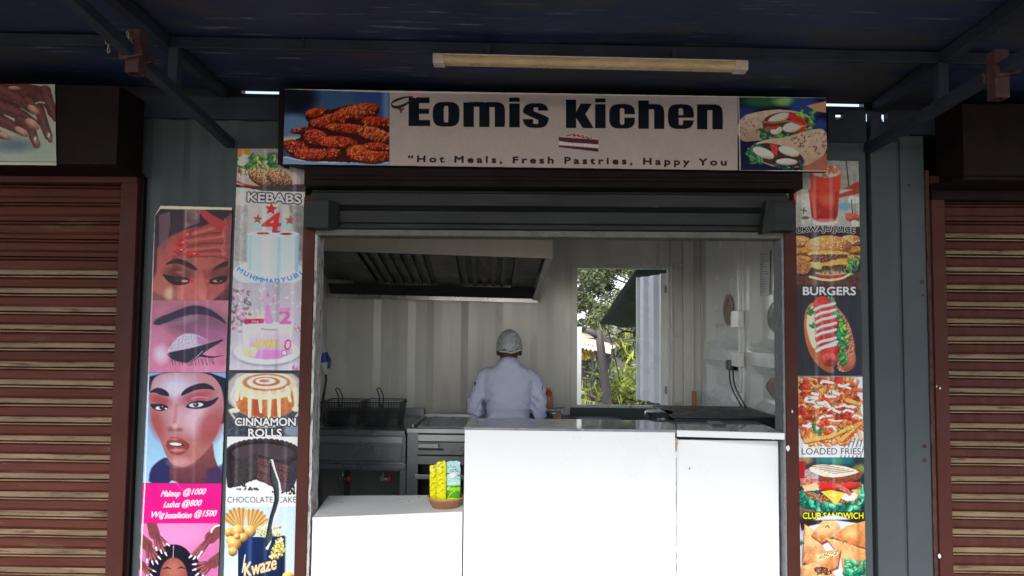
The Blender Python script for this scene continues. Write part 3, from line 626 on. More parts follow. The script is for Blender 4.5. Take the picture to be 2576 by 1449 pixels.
mb = MB(); mb.box(x0, x1, 2.22, 2.25, ZT-.02, at(900, 1026, 2.2)[2]); mb.box(x1, at(1036, 1026, 2.2)[0], 2.2, 2.24, ZT-.1, at(900, 1026, 2.2)[2]); mb.build('backsplash', M['steel_dark'], fy)
for u in (795, 1013):
    for Y in (Yq, 2.15):
        x = at(u, 1200, Yq)[0]; mb = MB(); mb.box(x-.02, x+.02, Y, Y+.04, .12, zap-.001 if Y == Yq else ZT-.02); mb.build('leg', M['steel_dark'], fy, bevel=.003)
mb = MB(); mb.box(x0, x0+.02, Yq+.03, 2.2, zap, ZT-.02); mb.build('side_panel', M['steel_dark'], fy); mb = MB(); mb.box(x1-.02, x1, Yq+.03, 2.2, zap, ZT-.02); mb.build('side_panel', M['steel_dark'], fy)
for u in (862, 964):
    p = at(u, 1190, Yq+.1); b = MB(); b.tube([(p[0], p[1], p[2]+.05), (p[0], p[1], p[2]-.02)], .008, 8); b.tube([(p[0]-.015, p[1]-.02, p[2]-.035), (p[0]+.035, p[1]-.02, p[2]-.035)], .011, 10); b.box(p[0]-.012, p[0]+.012, p[1]-.035, p[1]+.01, p[2]-.05, p[2]-.012)
    o = b.build('drain_tap', M['steel'], fy, bevel=.001)
    b = MB(); b.lathe((p[0]+.05, p[1]-.02, p[2]-.035), [(.006, -.012), (.02, -.01), (.023, 0), (.02, .008), (.006, .01)], 10, axis='x'); b.build('handle', M['red_plastic'], o)
# tank wells / knobs
def basket(uc, label):
    Y = 1.62; c = at(uc, 1008, Y); w = .132; dpt = .15; h = c[2]-ZT
    t = thing('fryer_basket', label, 'fryer basket', (c[0], Y, ZT), 'wire baskets standing on the fryer')
    mb = MB(); r = .0016
    def rect(z, s, rr):
        a, b = w*s, dpt*s; mb.tube([(c[0]-a, Y-b, z), (c[0]+a, Y-b, z), (c[0]+a, Y+b, z), (c[0]-a, Y+b, z)], rr, 5, close=True)
    sc = lambda z: .86+.14*(z-ZT)/h
    rect(c[2], 1, .004); rect(ZT+.002, sc(ZT), .003)
    n = 13
    for i in range(1, n):
        z = ZT+h*i/n; rect(z, sc(z), r)
    for i in range(15):
        f = -1+2*i/14
        for s in (-1, 1):
            mb.tube([(c[0]+w*f, Y+s*dpt, c[2]), (c[0]+w*f*.86, Y+s*dpt*.86, ZT+.002)], r, 4)
            mb.tube([(c[0]+s*w, Y+dpt*f, c[2]), (c[0]+s*w*.86, Y+dpt*f*.86, ZT+.002)], r, 4)
    for i in range(9):
        f = -1+2*i/8; mb.tube([(c[0]+w*f*.86, Y-dpt*.86, ZT+.002), (c[0]+w*f*.86, Y+dpt*.86, ZT+.002)], r, 4)
    mb.build('mesh', M['wire'], t)
    for s in (-1, 1):
        mb = MB(); mb.tube([(c[0]+s*w, Y-.03, c[2]), (c[0]+s*(w+.025), Y-.02, c[2]-.004), (c[0]+s*(w+.025), Y+.02, c[2]-.004), (c[0]+s*w, Y+.03, c[2])], .003, 5)
        mb.build('hanging_loop', M['wire'], t)
    top = at(uc+(-2 if uc < 900 else 0), 974, Y-.12); hx = c[0]+.005
    mb = MB(); y0 = Y-dpt
    mb.tube([(hx-.012, y0, c[2]-.05), (hx-.012, y0-.01, c[2]+.05), (hx-.022, y0-.05, top[2]-.012), (hx-.016, y0-.06, top[2]), (hx+.0, y0-.06, top[2]), (hx+.004, y0-.05, top[2]-.012), (hx+.014, y0-.01, c[2]+.05), (hx+.014, y0, c[2]-.05)], .0042, 7)
    mb.box(hx-.012, hx+.014, y0-.012, y0+.004, c[2]-.03, c[2]-.01)
    mb.build('handle', M['wire'], t, smooth=False)
    # hanging inner frames seen through the mesh
    mb = MB(); mb.box(c[0]-.10, c[0]+.02, Y-.08, Y+.08, ZT+.004, ZT+h*.62); mb.build('food_plate', M['wire'], t)
basket(868, 'left wire fryer basket with upright handle beside the black cable')
basket(968, 'right wire fryer basket with upright handle beside the griddle')

gd = thing('griddle_range', 'stainless flat top griddle range with a white oven handle next to the fryer', 'cooking range', (-.4, 1.6, .12))
gx0 = at(1024, 1080, Yq)[0]; gx1 = .0
x0, x1, z0, z1 = R(1024, 1077, 1200, 1091, Yq); GZ = z1
mb = MB(); mb.box(gx0, gx1, Yq-.015, Yq+.03, z0, z1); mb.build('front_rail', M['steel'], gd, bevel=.003)
mb = MB(); mb.box(gx0+.03, gx1, Yq+.03, 2.0, GZ-.03, GZ-.006)
mb.build('griddle_plate', M['black'], gd)
mb = MB()
for i in range(9): mb.box(gx0+.06, gx1-.02, Yq+.06+i*.06, Yq+.085+i*.06, GZ-.006, GZ+.004)
for i in range(5): mb.box(gx0+.1+i*.13, gx0+.112+i*.13, Yq+.04, 1.95, GZ+.002, GZ+.006)
mb.build('grill_grate', M['steel_dark'], gd)
zs = at(1100, 1042, 2.0)[2]
mb = MB(); mb.box(gx0+.03, gx1, 2.0, 2.012, GZ-.03, zs); mb.prism([(gx0+.018, Yq+.1, GZ-.02), (gx0+.018, Yq+.1, GZ+.01), (gx0+.018, 1.8, zs-.01), (gx0+.018, 2.012, zs), (gx0+.018, 2.012, GZ-.02)], (.012, 0, 0)); mb.build('backsplash', M['steel'], gd)
def pan(name, u0, v0, v1, m, yo=0, bev=.002):
    a = at(u0, v0, Yq+yo); b = at(u0, v1, Yq+yo); mb = MB(); mb.box(a[0], gx1, Yq+yo, Yq+yo+.02, b[2], a[2]); return mb.build(name, m, gd, bevel=bev)
pan('upper_panel', 1051, 1093, 1110, M['steel'], .004)
cp = pan('control_panel', 1051, 1112, 1144, M['steel_dark'], .008)
pan('lower_lip', 1049, 1147, 1168, M['steel_dark'], -.004)
pan('shelf_bar', 1042, 1194, 1205, M['steel'], .0)
mb = MB(); mb.box(gx0+.06, gx1, 1.5, 2.1, .3, GZ-.04); mb.build('oven_body', M['black'], gd)
mb = MB(); mb.box(gx0, gx0+.075, Yq+.01, Yq+.05, .12, z0); mb.build('leg', M['steel_dark'], gd, bevel=.003)
mb = MB(); mb.box(gx0, gx1, 1.98, 2.02, .12, .3); mb.build('rear_leg_panel', M['steel_dark'], gd); mb = MB(); mb.box(gx0+.001, gx0+.02, Yq+.051, 2.05, .3, GZ-.031); mb.build('side_panel', M['steel_dark'], gd)
a, b, c, d = R(1053, 1116, 1103, 1127, Yq-.02); mb = MB(); mb.box(a, b, Yq-.03, Yq-.012, c, d); mb.box(a, a+.012, Yq-.012, Yq+.008, c, d); mb.box(b-.012, b, Yq-.012, Yq+.008, c, d); mb.build('handle', M['white_plastic'], gd, bevel=.003)
a, b, c, d = R(1053, 1128, 1104, 1133, Yq-.006); mb = MB(); mb.box(a, b+.03, Yq-.008, Yq+.006, c, d); mb.build('handle_plate', M['black'], gd)
p = at(1165, 1129, Yq); mb = MB(); mb.lathe((p[0], Yq-.004, p[2]), [(.001, -.012), (.012, -.012), (.016, -.004), (.018, .012)], 16, axis='y'); mb.build('knob', M['steel_dark'], gd)
p = at(1134, 1137, Yq); mb = MB(); mb.lathe((p[0], Yq, p[2]), [(.001, -.005), (.005, -.005), (.006, .012)], 10, axis='y'); mb.build('bolt', M['steel_dark'], gd)

# worktop behind the person with bottle and bowl
wb = thing('work_bench', 'steel work bench against the rear wall in front of the cook', 'work bench', (.25, 2.0, .12))
mb = MB(); mb.box(.02, .75, 1.75, 2.3, .95, .98); mb.build('top', M['steel_dark'], wb, bevel=.002)
for x in (.05, .72):
    for y in (1.78, 2.26):
        mb = MB(); mb.box(x-.02, x+.02, y-.02, y+.02, .12, .949); mb.build('leg', M['steel_dark'], wb)
mb = MB(); mb.box(.04, .73, 1.77, 2.28, .98, 1.0); mb.build('pad', M['black'], wb)
pm = mat('sauce', (.5, .25, .14), .35, 0, .1, 10)
for i, (u, lab) in enumerate(((1379.5, 'squeeze bottle with red cap, behind the cook on the bench'),)):
    p = at(u, 1028, 1.95); h = at(u, 993, 1.95)[2]; zb1_ = 1.0
    t = thing('squeeze_bottle', lab, 'bottle', (p[0], 1.95, zb1_))
    mb = MB(); mb.lathe((p[0], 1.95, zb1_), [(.03, 0), (.036, .006), (.036, h-zb1_-.02), (.03, h-zb1_-.002), (.024, h-zb1_)], 20); mb.build('body', pm, t, smooth=True)
    mb = MB(); mb.lathe((p[0], 1.95, h), [(.031, .001), (.031, .022), (.012, .026), (.009, .03)], 16)
    for dx in (-.012, 0, .012): mb.tube([(p[0]+dx, 1.95, h+.02), (p[0]+dx, 1.95, h+.052)], [.006, .0025], 8)
    mb.build('cap', M['red_plastic'], t)
p = at(1392, 1045, 1.9); t = thing('steel_bowl', 'small steel bowl with utensils to the right of the cook', 'bowl', (p[0], 1.9, 1.0))
mb = MB(); mb.lathe((p[0], 1.9, 1.0), [(.03, 0), (.05, .012), (.068, .05), (.072, .075), (.066, .075), (.05, .02), (.02, .008)], 20); mb.build('bowl', M['steel'], t, smooth=True)
mb = MB(); mb.box(p[0]-.05, p[0]+.06, 1.86, 1.9, 1.078, 1.088); mb.tube([(p[0]-.06, 1.9, 1.082), (p[0]+.08, 1.88, 1.098)], .006, 6); mb.build('utensil', M['steel'], t)
mb = MB(); mb.box(p[0]-.01, p[0]+.055, 1.80, 1.84, 1.0, 1.06); mb.build('wooden_block', M['basket'], t)

# ------------------------------------------------------------------ plugs, sockets, cables
pg = thing('industrial_plug', 'white and blue industrial power plug hanging on the left inner wall', 'plug', tuple(at(813, 870, 2.0)))
Pp = [np.array(at(u, v, 1.9)) for u, v in ((805, 862), (811, 888), (815, 912), (820, 942))]
mb = MB(); mb.tube([Pp[0], Pp[1]], [.03, .036], 16); mb.build('socket_housing', M['white_plastic'], pg, smooth=False)
mb = MB(); mb.tube([Pp[1], Pp[2]], [.042, .04], 16)
h0 = at(824, 893, 1.87); h1 = at(830, 905, 1.87); h2 = at(828, 926, 1.87); mb.tube([h0, h1, h2], .01, 8); mb.build('collar', M['blue_plastic'], pg)
mb = MB(); mb.tube([Pp[2], Pp[2]+(Pp[3]-Pp[2])*.75, Pp[3]], [.037, .03, .018], 16); mb.build('plug_body', M['white_plastic'], pg)
mb = MB(); mb.tube([at(u, v, Y) for u, v, Y in ((819, 938, 1.9), (820.5, 955, 1.9), (816, 985, 1.9), (811, 1010, 1.9), (805, 1045, 1.88), (801, 1080, 1.85))], .008, 8); mb.build('cable', M['rub'], pg, smooth=True)
mb = MB(); a = at(800, 800, 2.2); mb.box(-1.598, -1.55, 1.92, 2.02, a[2]-.12, a[2]); mb.tube([(-1.575, 1.95, a[2]-.12), (-1.56, 1.92, a[2]-.2), Pp[0]], .01, 8); mb.build('wall_box', M['white_plastic'], pg)

def onend(u, v, Xp):   # point on plane X = Xp seen at (u, v)
    d = FW*F_PX+(u-1288)*RT-(v-724.5)*UP; return CAM+d*((Xp-CAM[0])/d[0])
sk = thing('wall_socket', 'dark double wall socket with two black plugs on the end door', 'socket', tuple(onend(1848, 915, 1.39)))
p = onend(1849, 912, EX-.01)
mb = MB(); mb.box(EX-.012, EX+.05, p[1]-.08, p[1]+.08, p[2]-.055, p[2]+.055); mb.build('face_plate', M['socket'], sk, bevel=.004)
for dy, u2 in ((.05, 1869), (-.03, 1866)):
    mb = MB(); q0 = np.array([EX-.035, p[1]+dy, p[2]-.01]); mb.box(q0[0]-.02, EX-.012, q0[1]-.028, q0[1]+.028, q0[2]-.04, q0[2]+.025)
    o = mb.build('plug', M['black'], sk, bevel=.008)
    e = np.array([1.25, .72 if dy > 0 else .62, ZC+.045])
    mb = MB(); mb.tube([q0*(1-f)+e*f+np.array([-.02*sin(pi*f), 0, -.05*sin(pi*f)*(1-f)]) for f in np.linspace(.0, 1, 14)], .005, 7); mb.build('cable', M['rub'], sk, smooth=True)
# oval food stickers, notices, small marks on the end doors
st = mat('sticker_brown', (.22, .085, .04), .4, 0, .5, 14, wear=(.5, .28, .15), wscale=16, wth=.55, dirt=((.05, .02, .015), 11, .56, (1, 1, 1)))
st2 = mat('sticker_dark', (.1, .05, .03), .4, 0, .6, 18, wear=(.35, .2, .09), wscale=20, wth=.55, dirt=((.04, .02, .02), 13, .55, (1, 1, 1)))
def sticker(u0, v0, u1, v1, m, name, label, cat, shape='oval', Xp=EX+.066, grp=None):
    Xp -= .0
    uc, vc = (u0+u1)/2, (v0+v1)/2; n = 28; pts = []
    for k in range(n):
        a = 2*pi*k/n
        if shape == 'oval': du, dv_ = cos(a), sin(a)
        elif shape == 'rect': du, dv_ = max(-1, min(1, 1.5*cos(a))), max(-1, min(1, 1.5*sin(a)))
        else: r = 1-.16*abs(sin(2*a)); du, dv_ = r*cos(a), r*sin(a)
        pts.append(onend(uc+du*(u1-u0)/2, vc+dv_*(v1-v0)/2, Xp-.003))
    mb = MB(); mb.prism(pts, (.002, 0, 0)); o = mb.build(name, m, None, org=tuple(pts[0])); return tag(o, label, cat, grp)
sticker(1819, 740, 1845, 818, st, 'food_sticker', 'brown oval food sticker on the far cargo door, left of the lock box', 'sticker')
sticker(1930, 757, 1976, 838, st2, 'food_sticker', 'dark oval food sticker on the near cargo door, below the notices', 'sticker')
sticker(1926, 932, 1990, 1012, st, 'food_sticker', 'reddish diamond shaped food sticker low on the near cargo door', 'sticker', 'dia')
nt_ = mat('notice_paper', (.62, .63, .6), .5, 0, .06, 12)
for u0, v0, u1, v1, lab, seed in ((1911, 628, 1936, 745, 'faded paper notice on the near cargo door, the left of two', 1), (1947, 622, 1975, 740, 'paper notice with bold black bars beside the right hatch jamb', 2)):
    pp = [onend(u, v, EX+.06) for u, v in ((u0, v0+4), (u1, v0), (u1, v1-4), (u0, v1))]
    t = thing('paper_notice', lab, 'notice', tuple(pp[0])); mb = MB(); mb.prism(pp, (.001, 0, 0)); mb.build('sheet', nt_, t)
    rng = random.Random(seed); mb = MB()
    for i in range(16 if seed == 1 else 9):
        f = .08+i*(.055 if seed == 1 else .095); w0 = rng.uniform(.1, .2); w1 = rng.uniform(.4, .9); hgt = .008 if seed == 1 else (.05 if i in (0, 7) else .014)
        P = lambda s, t_: (pp[0]*(1-s)+pp[1]*s)*(1-t_)+(pp[3]*(1-s)+pp[2]*s)*t_
        mb.prism([P(w0, f)+[-.0008, 0, 0], P(w1, f)+[-.0008, 0, 0], P(w1, f+hgt)+[-.0008, 0, 0], P(w0, f+hgt)+[-.0008, 0, 0]], (.0004, 0, 0))
    mb.build('print', M['black'], t)
for u, v, k in ((1806, 819, 0), (1812, 818, 1)):
    p = onend(u, v, EX+.05); mb = MB(); mb.lathe((p[0], p[1], p[2]), [(.006, 0), (.016, -.006), (.016, -.012), (.002, -.014)], 10, axis='x'); mb.build('bolt', M['white_plastic'], d1)
sw = MB(); a = onend(1738, 1028, EX); b = (1.33, 2.26, a[2]); pz = at(1735, 985, 2.2)
sw.hexa([(1.30, 2.2, 1.0), (1.335, 2.2, 1.0), (1.335, 2.22, 1.0), (1.30, 2.22, 1.0), (1.315, 2.26, pz[2]), (1.345, 2.26, pz[2]), (1.345, 2.28, pz[2]), (1.315, 2.28, pz[2])])
tag(sw.build('wooden_stick', M['basket'], None, org=(1.32, 2.2, 1.0)), 'short flat brown wooden stick leaning in the corner behind the tray', 'stick')
# ------------------------------------------------------------------ the cook
from mathutils import noise as mno
def remeshed(name, mb, vox, m, parent, smooth_it=6, fn=None):
    me = mb.mesh('tmp'); o = bpy.data.objects.new('tmp', me); SC.collection.objects.link(o)
    r = o.modifiers.new('r', 'REMESH'); r.mode = 'VOXEL'; r.voxel_size = vox
    s = o.modifiers.new('s', 'SMOOTH'); s.iterations = smooth_it; s.factor = .5
    dg = bpy.context.evaluated_depsgraph_get(); dg.update(); ev = o.evaluated_get(dg)
    me2 = bpy.data.meshes.new_from_object(ev); bpy.data.objects.remove(o); me2.materials.clear()
    if fn:
        me2.update()
        for v in me2.vertices: v.co = v.co+v.normal*fn(v.co)
    return link(name, me2, m, parent, smooth=True)
cook = thing('person', 'cook seen from behind in white hair net and white chef jacket at the griddle', 'person', (-.11, 1.55, .12))
px0, py0 = -.112, 1.55
def rings(mb, L, n=24):
    vs = [];
    for z, x, y, rx, ry in L:
        for k in range(n):
            a = 2*pi*k/n; ca, sa = cos(a), sin(a)
            vs.append((px0+x+rx*math.copysign(abs(ca)**.85, ca), py0+y+ry*math.copysign(abs(sa)**.85, sa), z))
    m_ = len(L); fs = [(i*n+k, i*n+(k+1) % n, (i+1)*n+(k+1) % n, (i+1)*n+k) for i in range(m_-1) for k in range(n)]
    fs += [tuple(range(n))[::-1], tuple(range((m_-1)*n, m_*n))]
    mb.add(vs, fs)
# body (skin): head, neck, hands, legs core
b = MB()
Rh = Matrix.Rotation(radians(-24), 3, 'X')
b.ell((px0+.002, py0+.035, 1.548), (.076, .098, .108), 24, 16, Rh)
b.ell((px0+.002, py0+.105, 1.49), (.05, .045, .06), 16, 10, Rh)                  # jaw
b.ell((px0+.002, py0+.158, 1.505), (.012, .016, .022), 10, 8)                     # nose
for s in (-1, 1): b.ell((px0+.002+s*.030, py0+.130, 1.535), (.014, .01, .009), 8, 6)   # brow / eye sockets
b.ell((px0+.002, py0+.148, 1.468), (.022, .009, .008), 10, 6)                     # lips
for s in (-1, 1): b.ell((px0+.002+s*.080, py0+.035, 1.512), (.011, .02, .032), 10, 8)
b.tube([(px0, py0-.012, 1.38), (px0, py0+.0, 1.45), (px0, py0+.03, 1.52)], [.062, .060, .064], 20)
rings(b, [(.80, 0, 0, .15, .10), (1.0, 0, 0, .13, .09), (1.2, 0, 0, .14, .09), (1.34, 0, 0, .15, .08), (1.41, 0, 0, .07, .06)])
for s, ex in ((-1, -.238), (1, .218)):
    sh_ = (px0+s*.175, py0, 1.34); el = (px0+ex, py0-.01, 1.09); wr = (px0+s*.10, py0+.25, 1.10); hd_ = (px0+s*.085, py0+.30, 1.095)
    b.tube([sh_, el], [.045, .036], 12); b.tube([el, wr], [.036, .024], 12)
    b.ell((px0+s*.085, py0+.31, 1.09), (.036, .048, .018), 12, 8)
    for k, (fx, ln_) in enumerate(((-.027, .052), (-.009, .062), (.009, .057), (.026, .045))):
        base = Vector((px0+s*.085+fx, py0+.35, 1.09)); mid = base+Vector((0, ln_*.55, -.004)); tip = mid+Vector((-s*.003, ln_*.35, -.024))
        b.tube([base, mid, tip], [.0095, .0088, .0075], 8); b.ell(tip, (.0075,)*3, 6, 5)
    tb = Vector((px0+s*.085-s*.034, py0+.30, 1.088)); b.tube([tb, tb+Vector((-s*.022, .028, -.006)), tb+Vector((-s*.022, .055, -.016))], [.012, .010, .008], 8)
for s in (-1, 1):
    b.tube([(px0+s*.085, py0, .82), (px0+s*.09, py0+.01, .48), (px0+s*.09, py0, .17)], [.075, .05, .036], 14)
    b.ell((px0+s*.09, py0+.05, .145), (.04, .11, .026), 12, 8)
body = remeshed('body', b, .0075, M['skin'], cook, 3)
# hair and net
b = MB(); b.ell((px0+.002, py0+.028, 1.558), (.081, .102, .105), 28, 18, Rh)
hm = b.build('hair', M['hair'], cook, smooth=True)
for v in hm.data.vertices:
    pass
bmh = bmesh.new(); bmh.from_mesh(hm.data)
bmesh.ops.delete(bmh, geom=[v for v in bmh.verts if (v.co.z+.12) < 1.522+.2*v.co.y], context='VERTS'); bmh.to_mesh(hm.data); bmh.free()
net = bpy.data.materials.new('hair_net'); net.use_nodes = True; nt = net.node_tree; N = nt.nodes; L = nt.links; bs = N['Principled BSDF']
bs.inputs['Base Color'].default_value = (.72, .74, .76, 1); bs.inputs['Roughness'].default_value = .7
tc = N.new('ShaderNodeTexCoord'); n1 = N.new('ShaderNodeTexNoise'); n1.inputs['Scale'].default_value = 17; n1.inputs['Detail'].default_value = 2; n1.inputs['Distortion'].default_value = 1.2
L.new(tc.outputs['Object'], n1.inputs['Vector'])
w1 = N.new('ShaderNodeMath'); w1.operation = 'SUBTRACT'; w1.inputs[1].default_value = .5; L.new(n1.outputs[0], w1.inputs[0])
w2 = N.new('ShaderNodeMath'); w2.operation = 'ABSOLUTE'; L.new(w1.outputs[0], w2.inputs[0])
r1 = N.new('ShaderNodeMapRange'); r1.inputs[1].default_value = 0; r1.inputs[2].default_value = .035; r1.inputs[3].default_value = .95; r1.inputs[4].default_value = .52; L.new(w2.outputs[0], r1.inputs[0])
L.new(r1.outputs[0], bs.inputs['Alpha'])
b = MB(); b.ell((px0+.002, py0+.028, 1.556), (.089, .112, .113), 40, 26, Rh)
def netz(o):
    me = o.data
    for v in me.vertices:
        p = v.co; n_ = mno.noise(Vector((p.x*28, p.y*28, p.z*28)))*.0035+mno.noise(Vector((p.x*70, p.y*70, p.z*70)))*.0018
        v.co = p+v.normal*n_
    bm_ = bmesh.new(); bm_.from_mesh(me); bmesh.ops.delete(bm_, geom=[v for v in bm_.verts if (v.co.z+.12) < 1.533+.25*v.co.y+.004*sin(v.co.x*130)], context='VERTS'); bm_.to_mesh(me); bm_.free()
hn = b.build('hair_net', net, cook, smooth=True); netz(hn)
b = MB(); n = 40; c_ = Vector((px0+.002, py0+.028, 0))
pts = []
for k in range(n):
    a = 2*pi*k/n; y = .112*sin(a); x = .088*cos(a); pts.append((px0+.002+x, py0+.022+y, 1.534+.25*(y+.02)+.003*sin(6*a)))
b.tube(pts, .0065, 8, close=True); ban = mat('net_band', (.6, .62, .64), .8, 0, .1, 60, bump=.6, bscale=160); b.build('net_band', ban, hn, smooth=True)
# jacket
b = MB()
rings(b, [(.84, .0, 0, .185, .125), (.95, 0, 0, .178, .122), (1.02, 0, 0, .158, .112), (1.08, 0, 0, .152, .108), (1.16, 0, 0, .158, .108), (1.25, 0, 0, .172, .11), (1.32, 0, 0, .185, .105), (1.365, 0, 0, .175, .09), (1.395, 0, 0, .13, .078), (1.42, 0, .0, .085, .07), (1.44, 0, .004, .07, .066)])
for s, ex in ((-1, -.235), (1, .216)):
    dz_ = .0 if s < 0 else -.012
    b.tube([(px0+s*.12, py0, 1.36), (px0+s*.172, py0-.0, 1.335+dz_), (px0+s*.205, py0-.005, 1.25+dz_), (px0+ex*.98, py0-.012, 1.17), (px0+ex, py0-.01, 1.105)], [.050, .054, .054, .053, .053], 18)
    b.ell((px0+ex, py0-.005, 1.10), (.052, .052, .050), 14, 10)
    b.tube([(px0+ex, py0-.01, 1.098), (px0+s*.19, py0+.11, 1.10), (px0+s*.125, py0+.21, 1.105)], [.052, .047, .042], 16)
def folds(p):
    z = p.z+.12; x = p.x; aw = math.exp(-((z-1.06)/.06)**2)
    w = mno.noise(Vector((x*4+3, p.y*4, z*40+1.4*mno.noise(Vector((x*7, 2, z*4))))))
    arms = 1 if abs(x) > .165 and z < 1.3 else 0
    w2 = mno.noise(Vector((x*16, p.y*16, z*26+abs(x)*30)))
    w3 = mno.noise(Vector((x*9, p.y*7, z*9)))
    side = math.exp(-((abs(x)-.13)/.05)**2)*math.exp(-((z-1.17)/.09)**2)
    w4 = mno.noise(Vector((x*5, 1, (z+abs(x)*.7)*42)))
    w5 = mno.noise(Vector((x*2.5+5, p.y*2, (z+.25*x)*22)))
    w6 = mno.noise(Vector((x*14, 3, (z-abs(x)*.5)*12)))
    return .019*aw*w+(.017*w2 if arms else .003*w2)+.007*w3+.026*side*w4+.008*w5+.004*w6
jk = remeshed('chef_jacket', b, .0065, M['jacket'], cook, 5, lambda p: folds(Vector((p.x-px0, p.y-py0, p.z-.12))))
b = MB(); b.tube([(px0, py0-.006, 1.415), (px0, py0+.000, 1.432), (px0, py0+.008, 1.455)], [.080, .074, .069], 28, cap=True); co_ = b.build('collar', M['jacket'], jk, smooth=True)
md = co_.modifiers.new('t', 'SOLIDIFY'); md.thickness = .004
for u, v in ((1197, 966), (1364, 974)):
    p = at(u, v, 1.53); s = -1 if u < 1283 else 1
    b = MB(); b.box(p[0]-.006-(.004 if s < 0 else -.004), p[0]+.004, 1.50, 1.535, p[2]-.016, p[2]+.016); b.build('sleeve_badge', M['black'], jk, bevel=.002)
b = MB()    # waist ties
for s in (-1, 1): b.tube([(px0+s*.15, py0-.075, 1.035), (px0+s*.06, py0-.118, 1.03), (px0, py0-.124, 1.028), (px0+s*.035, py0-.128, 1.0)], .006, 6)
b.build('apron_tie', M['jacket'], jk, smooth=True)
b = MB(); rings(b, [(.78, 0, 0, .165, .115), (.86, 0, 0, .165, .115)])
for s in (-1, 1): b.tube([(px0+s*.085, py0, .84), (px0+s*.092, py0+.01, .48), (px0+s*.092, py0, .18)], [.088, .066, .056], 16)
remeshed('trousers', b, .012, M['trousers'], cook, 4)

# ------------------------------------------------------------------ basket with tea packets
pb = at(1121, 1262, .10); zl = .772
bk = thing('woven_basket', 'small brown woven basket holding tea packets on the low counter', 'basket', (pb[0], .1, zl))
bm_ = bpy.data.materials.new('weave'); bm_.use_nodes = True; nt = bm_.node_tree; N = nt.nodes; L = nt.links; bs = N['Principled BSDF']; bs.inputs['Roughness'].default_value = .5
tc = N.new('ShaderNodeTexCoord'); sp_ = N.new('ShaderNodeSeparateXYZ'); L.new(tc.outputs['Object'], sp_.inputs[0])
an = N.new('ShaderNodeMath'); an.operation = 'ARCTAN2'; L.new(sp_.outputs[0], an.inputs[0]); L.new(sp_.outputs[1], an.inputs[1])
cb = N.new('ShaderNodeCombineXYZ'); L.new(an.outputs[0], cb.inputs[0]); L.new(sp_.outputs[2], cb.inputs[1])
mp = N.new('ShaderNodeMapping'); mp.inputs['Scale'].default_value = (5.5, 60, 1); L.new(cb.outputs[0], mp.inputs[0])
bt = N.new('ShaderNodeTexBrick'); bt.inputs['Scale'].default_value = 1; bt.inputs['Color1'].default_value = (.36, .15, .07, 1); bt.inputs['Color2'].default_value = (.48, .23, .11, 1); bt.inputs['Mortar'].default_value = (.12, .045, .025, 1)
bt.inputs['Mortar Size'].default_value = .07; bt.inputs['Brick Width'].default_value = .7; bt.inputs['Row Height'].default_value = .5; L.new(mp.outputs[0], bt.inputs['Vector']); L.new(bt.outputs[0], bs.inputs['Base Color'])
bp = N.new('ShaderNodeBump'); bp.invert = True; bp.inputs['Distance'].default_value = .003; L.new(bt.outputs['Fac'], bp.inputs['Height']); L.new(bp.outputs[0], bs.inputs['Normal'])
b = MB(); b.lathe((pb[0], .1, zl), [(.052, 0), (.06, .003), (.085, .05), (.090, .062), (.084, .062), (.078, .05), (.055, .008)], 48, cap=True); b.build('bowl', bm_, bk, smooth=True)
b = MB(); n = 48; b.tube([(pb[0]+.088*cos(2*pi*k/n), .1+.088*sin(2*pi*k/n), zl+.063) for k in range(n)], .0045, 8, close=True); b.build('rim', mat('rim_cane', (.5, .27, .1), .45, 0, .2, 60), bk, smooth=True)

# ------------------------------------------------------------------ behind the kiosk
def leafmesh(name, C_, size, m, parent, seed, aspect=2.2, droop=.0, jit=.35):
    rng = np.random.default_rng(seed); C_ = np.asarray(C_, float); n = len(C_)
    d = rng.normal(size=(n, 3)); d[:, 2] -= droop; d /= np.linalg.norm(d, axis=1)[:, None]
    e = rng.normal(size=(n, 3)); e -= d*(e*d).sum(1)[:, None]; e /= np.linalg.norm(e, axis=1)[:, None]
    s = size*(1+jit*rng.normal(size=(n, 1))).clip(.4, 2)
    nr = np.cross(d, e)
    a = C_-d*s/2; b_ = C_+d*s/2; w = s/aspect/2
    V = np.stack([a, C_+e*w+nr*w*.3, b_, C_-e*w+nr*w*.3], 1).reshape(-1, 3)
    me = bpy.data.meshes.new(name); me.vertices.add(4*n); me.vertices.foreach_set('co', V.ravel())
    me.loops.add(4*n); me.loops.foreach_set('vertex_index', np.arange(4*n)); me.polygons.add(n); me.polygons.foreach_set('loop_start', np.arange(n)*4); me.polygons.foreach_set('loop_total', np.full(n, 4)); me.update()
    return link(name, me, m, parent)
def clumps(rng, cs, n, shell=.55):
    out = []
    tot = sum(c[3]*c[4]*c[5] for c in cs)
    for x, y, z, rx, ry, rz in cs:
        k = int(n*rx*ry*rz/tot); d = rng.normal(size=(k, 3)); d /= np.linalg.norm(d, axis=1)[:, None]
        r = (shell+(1-shell)*rng.random((k, 1)))
        out.append(np.array([x, y, z])+d*r*np.array([rx, ry, rz]))
    return np.concatenate(out)
GB = -.8
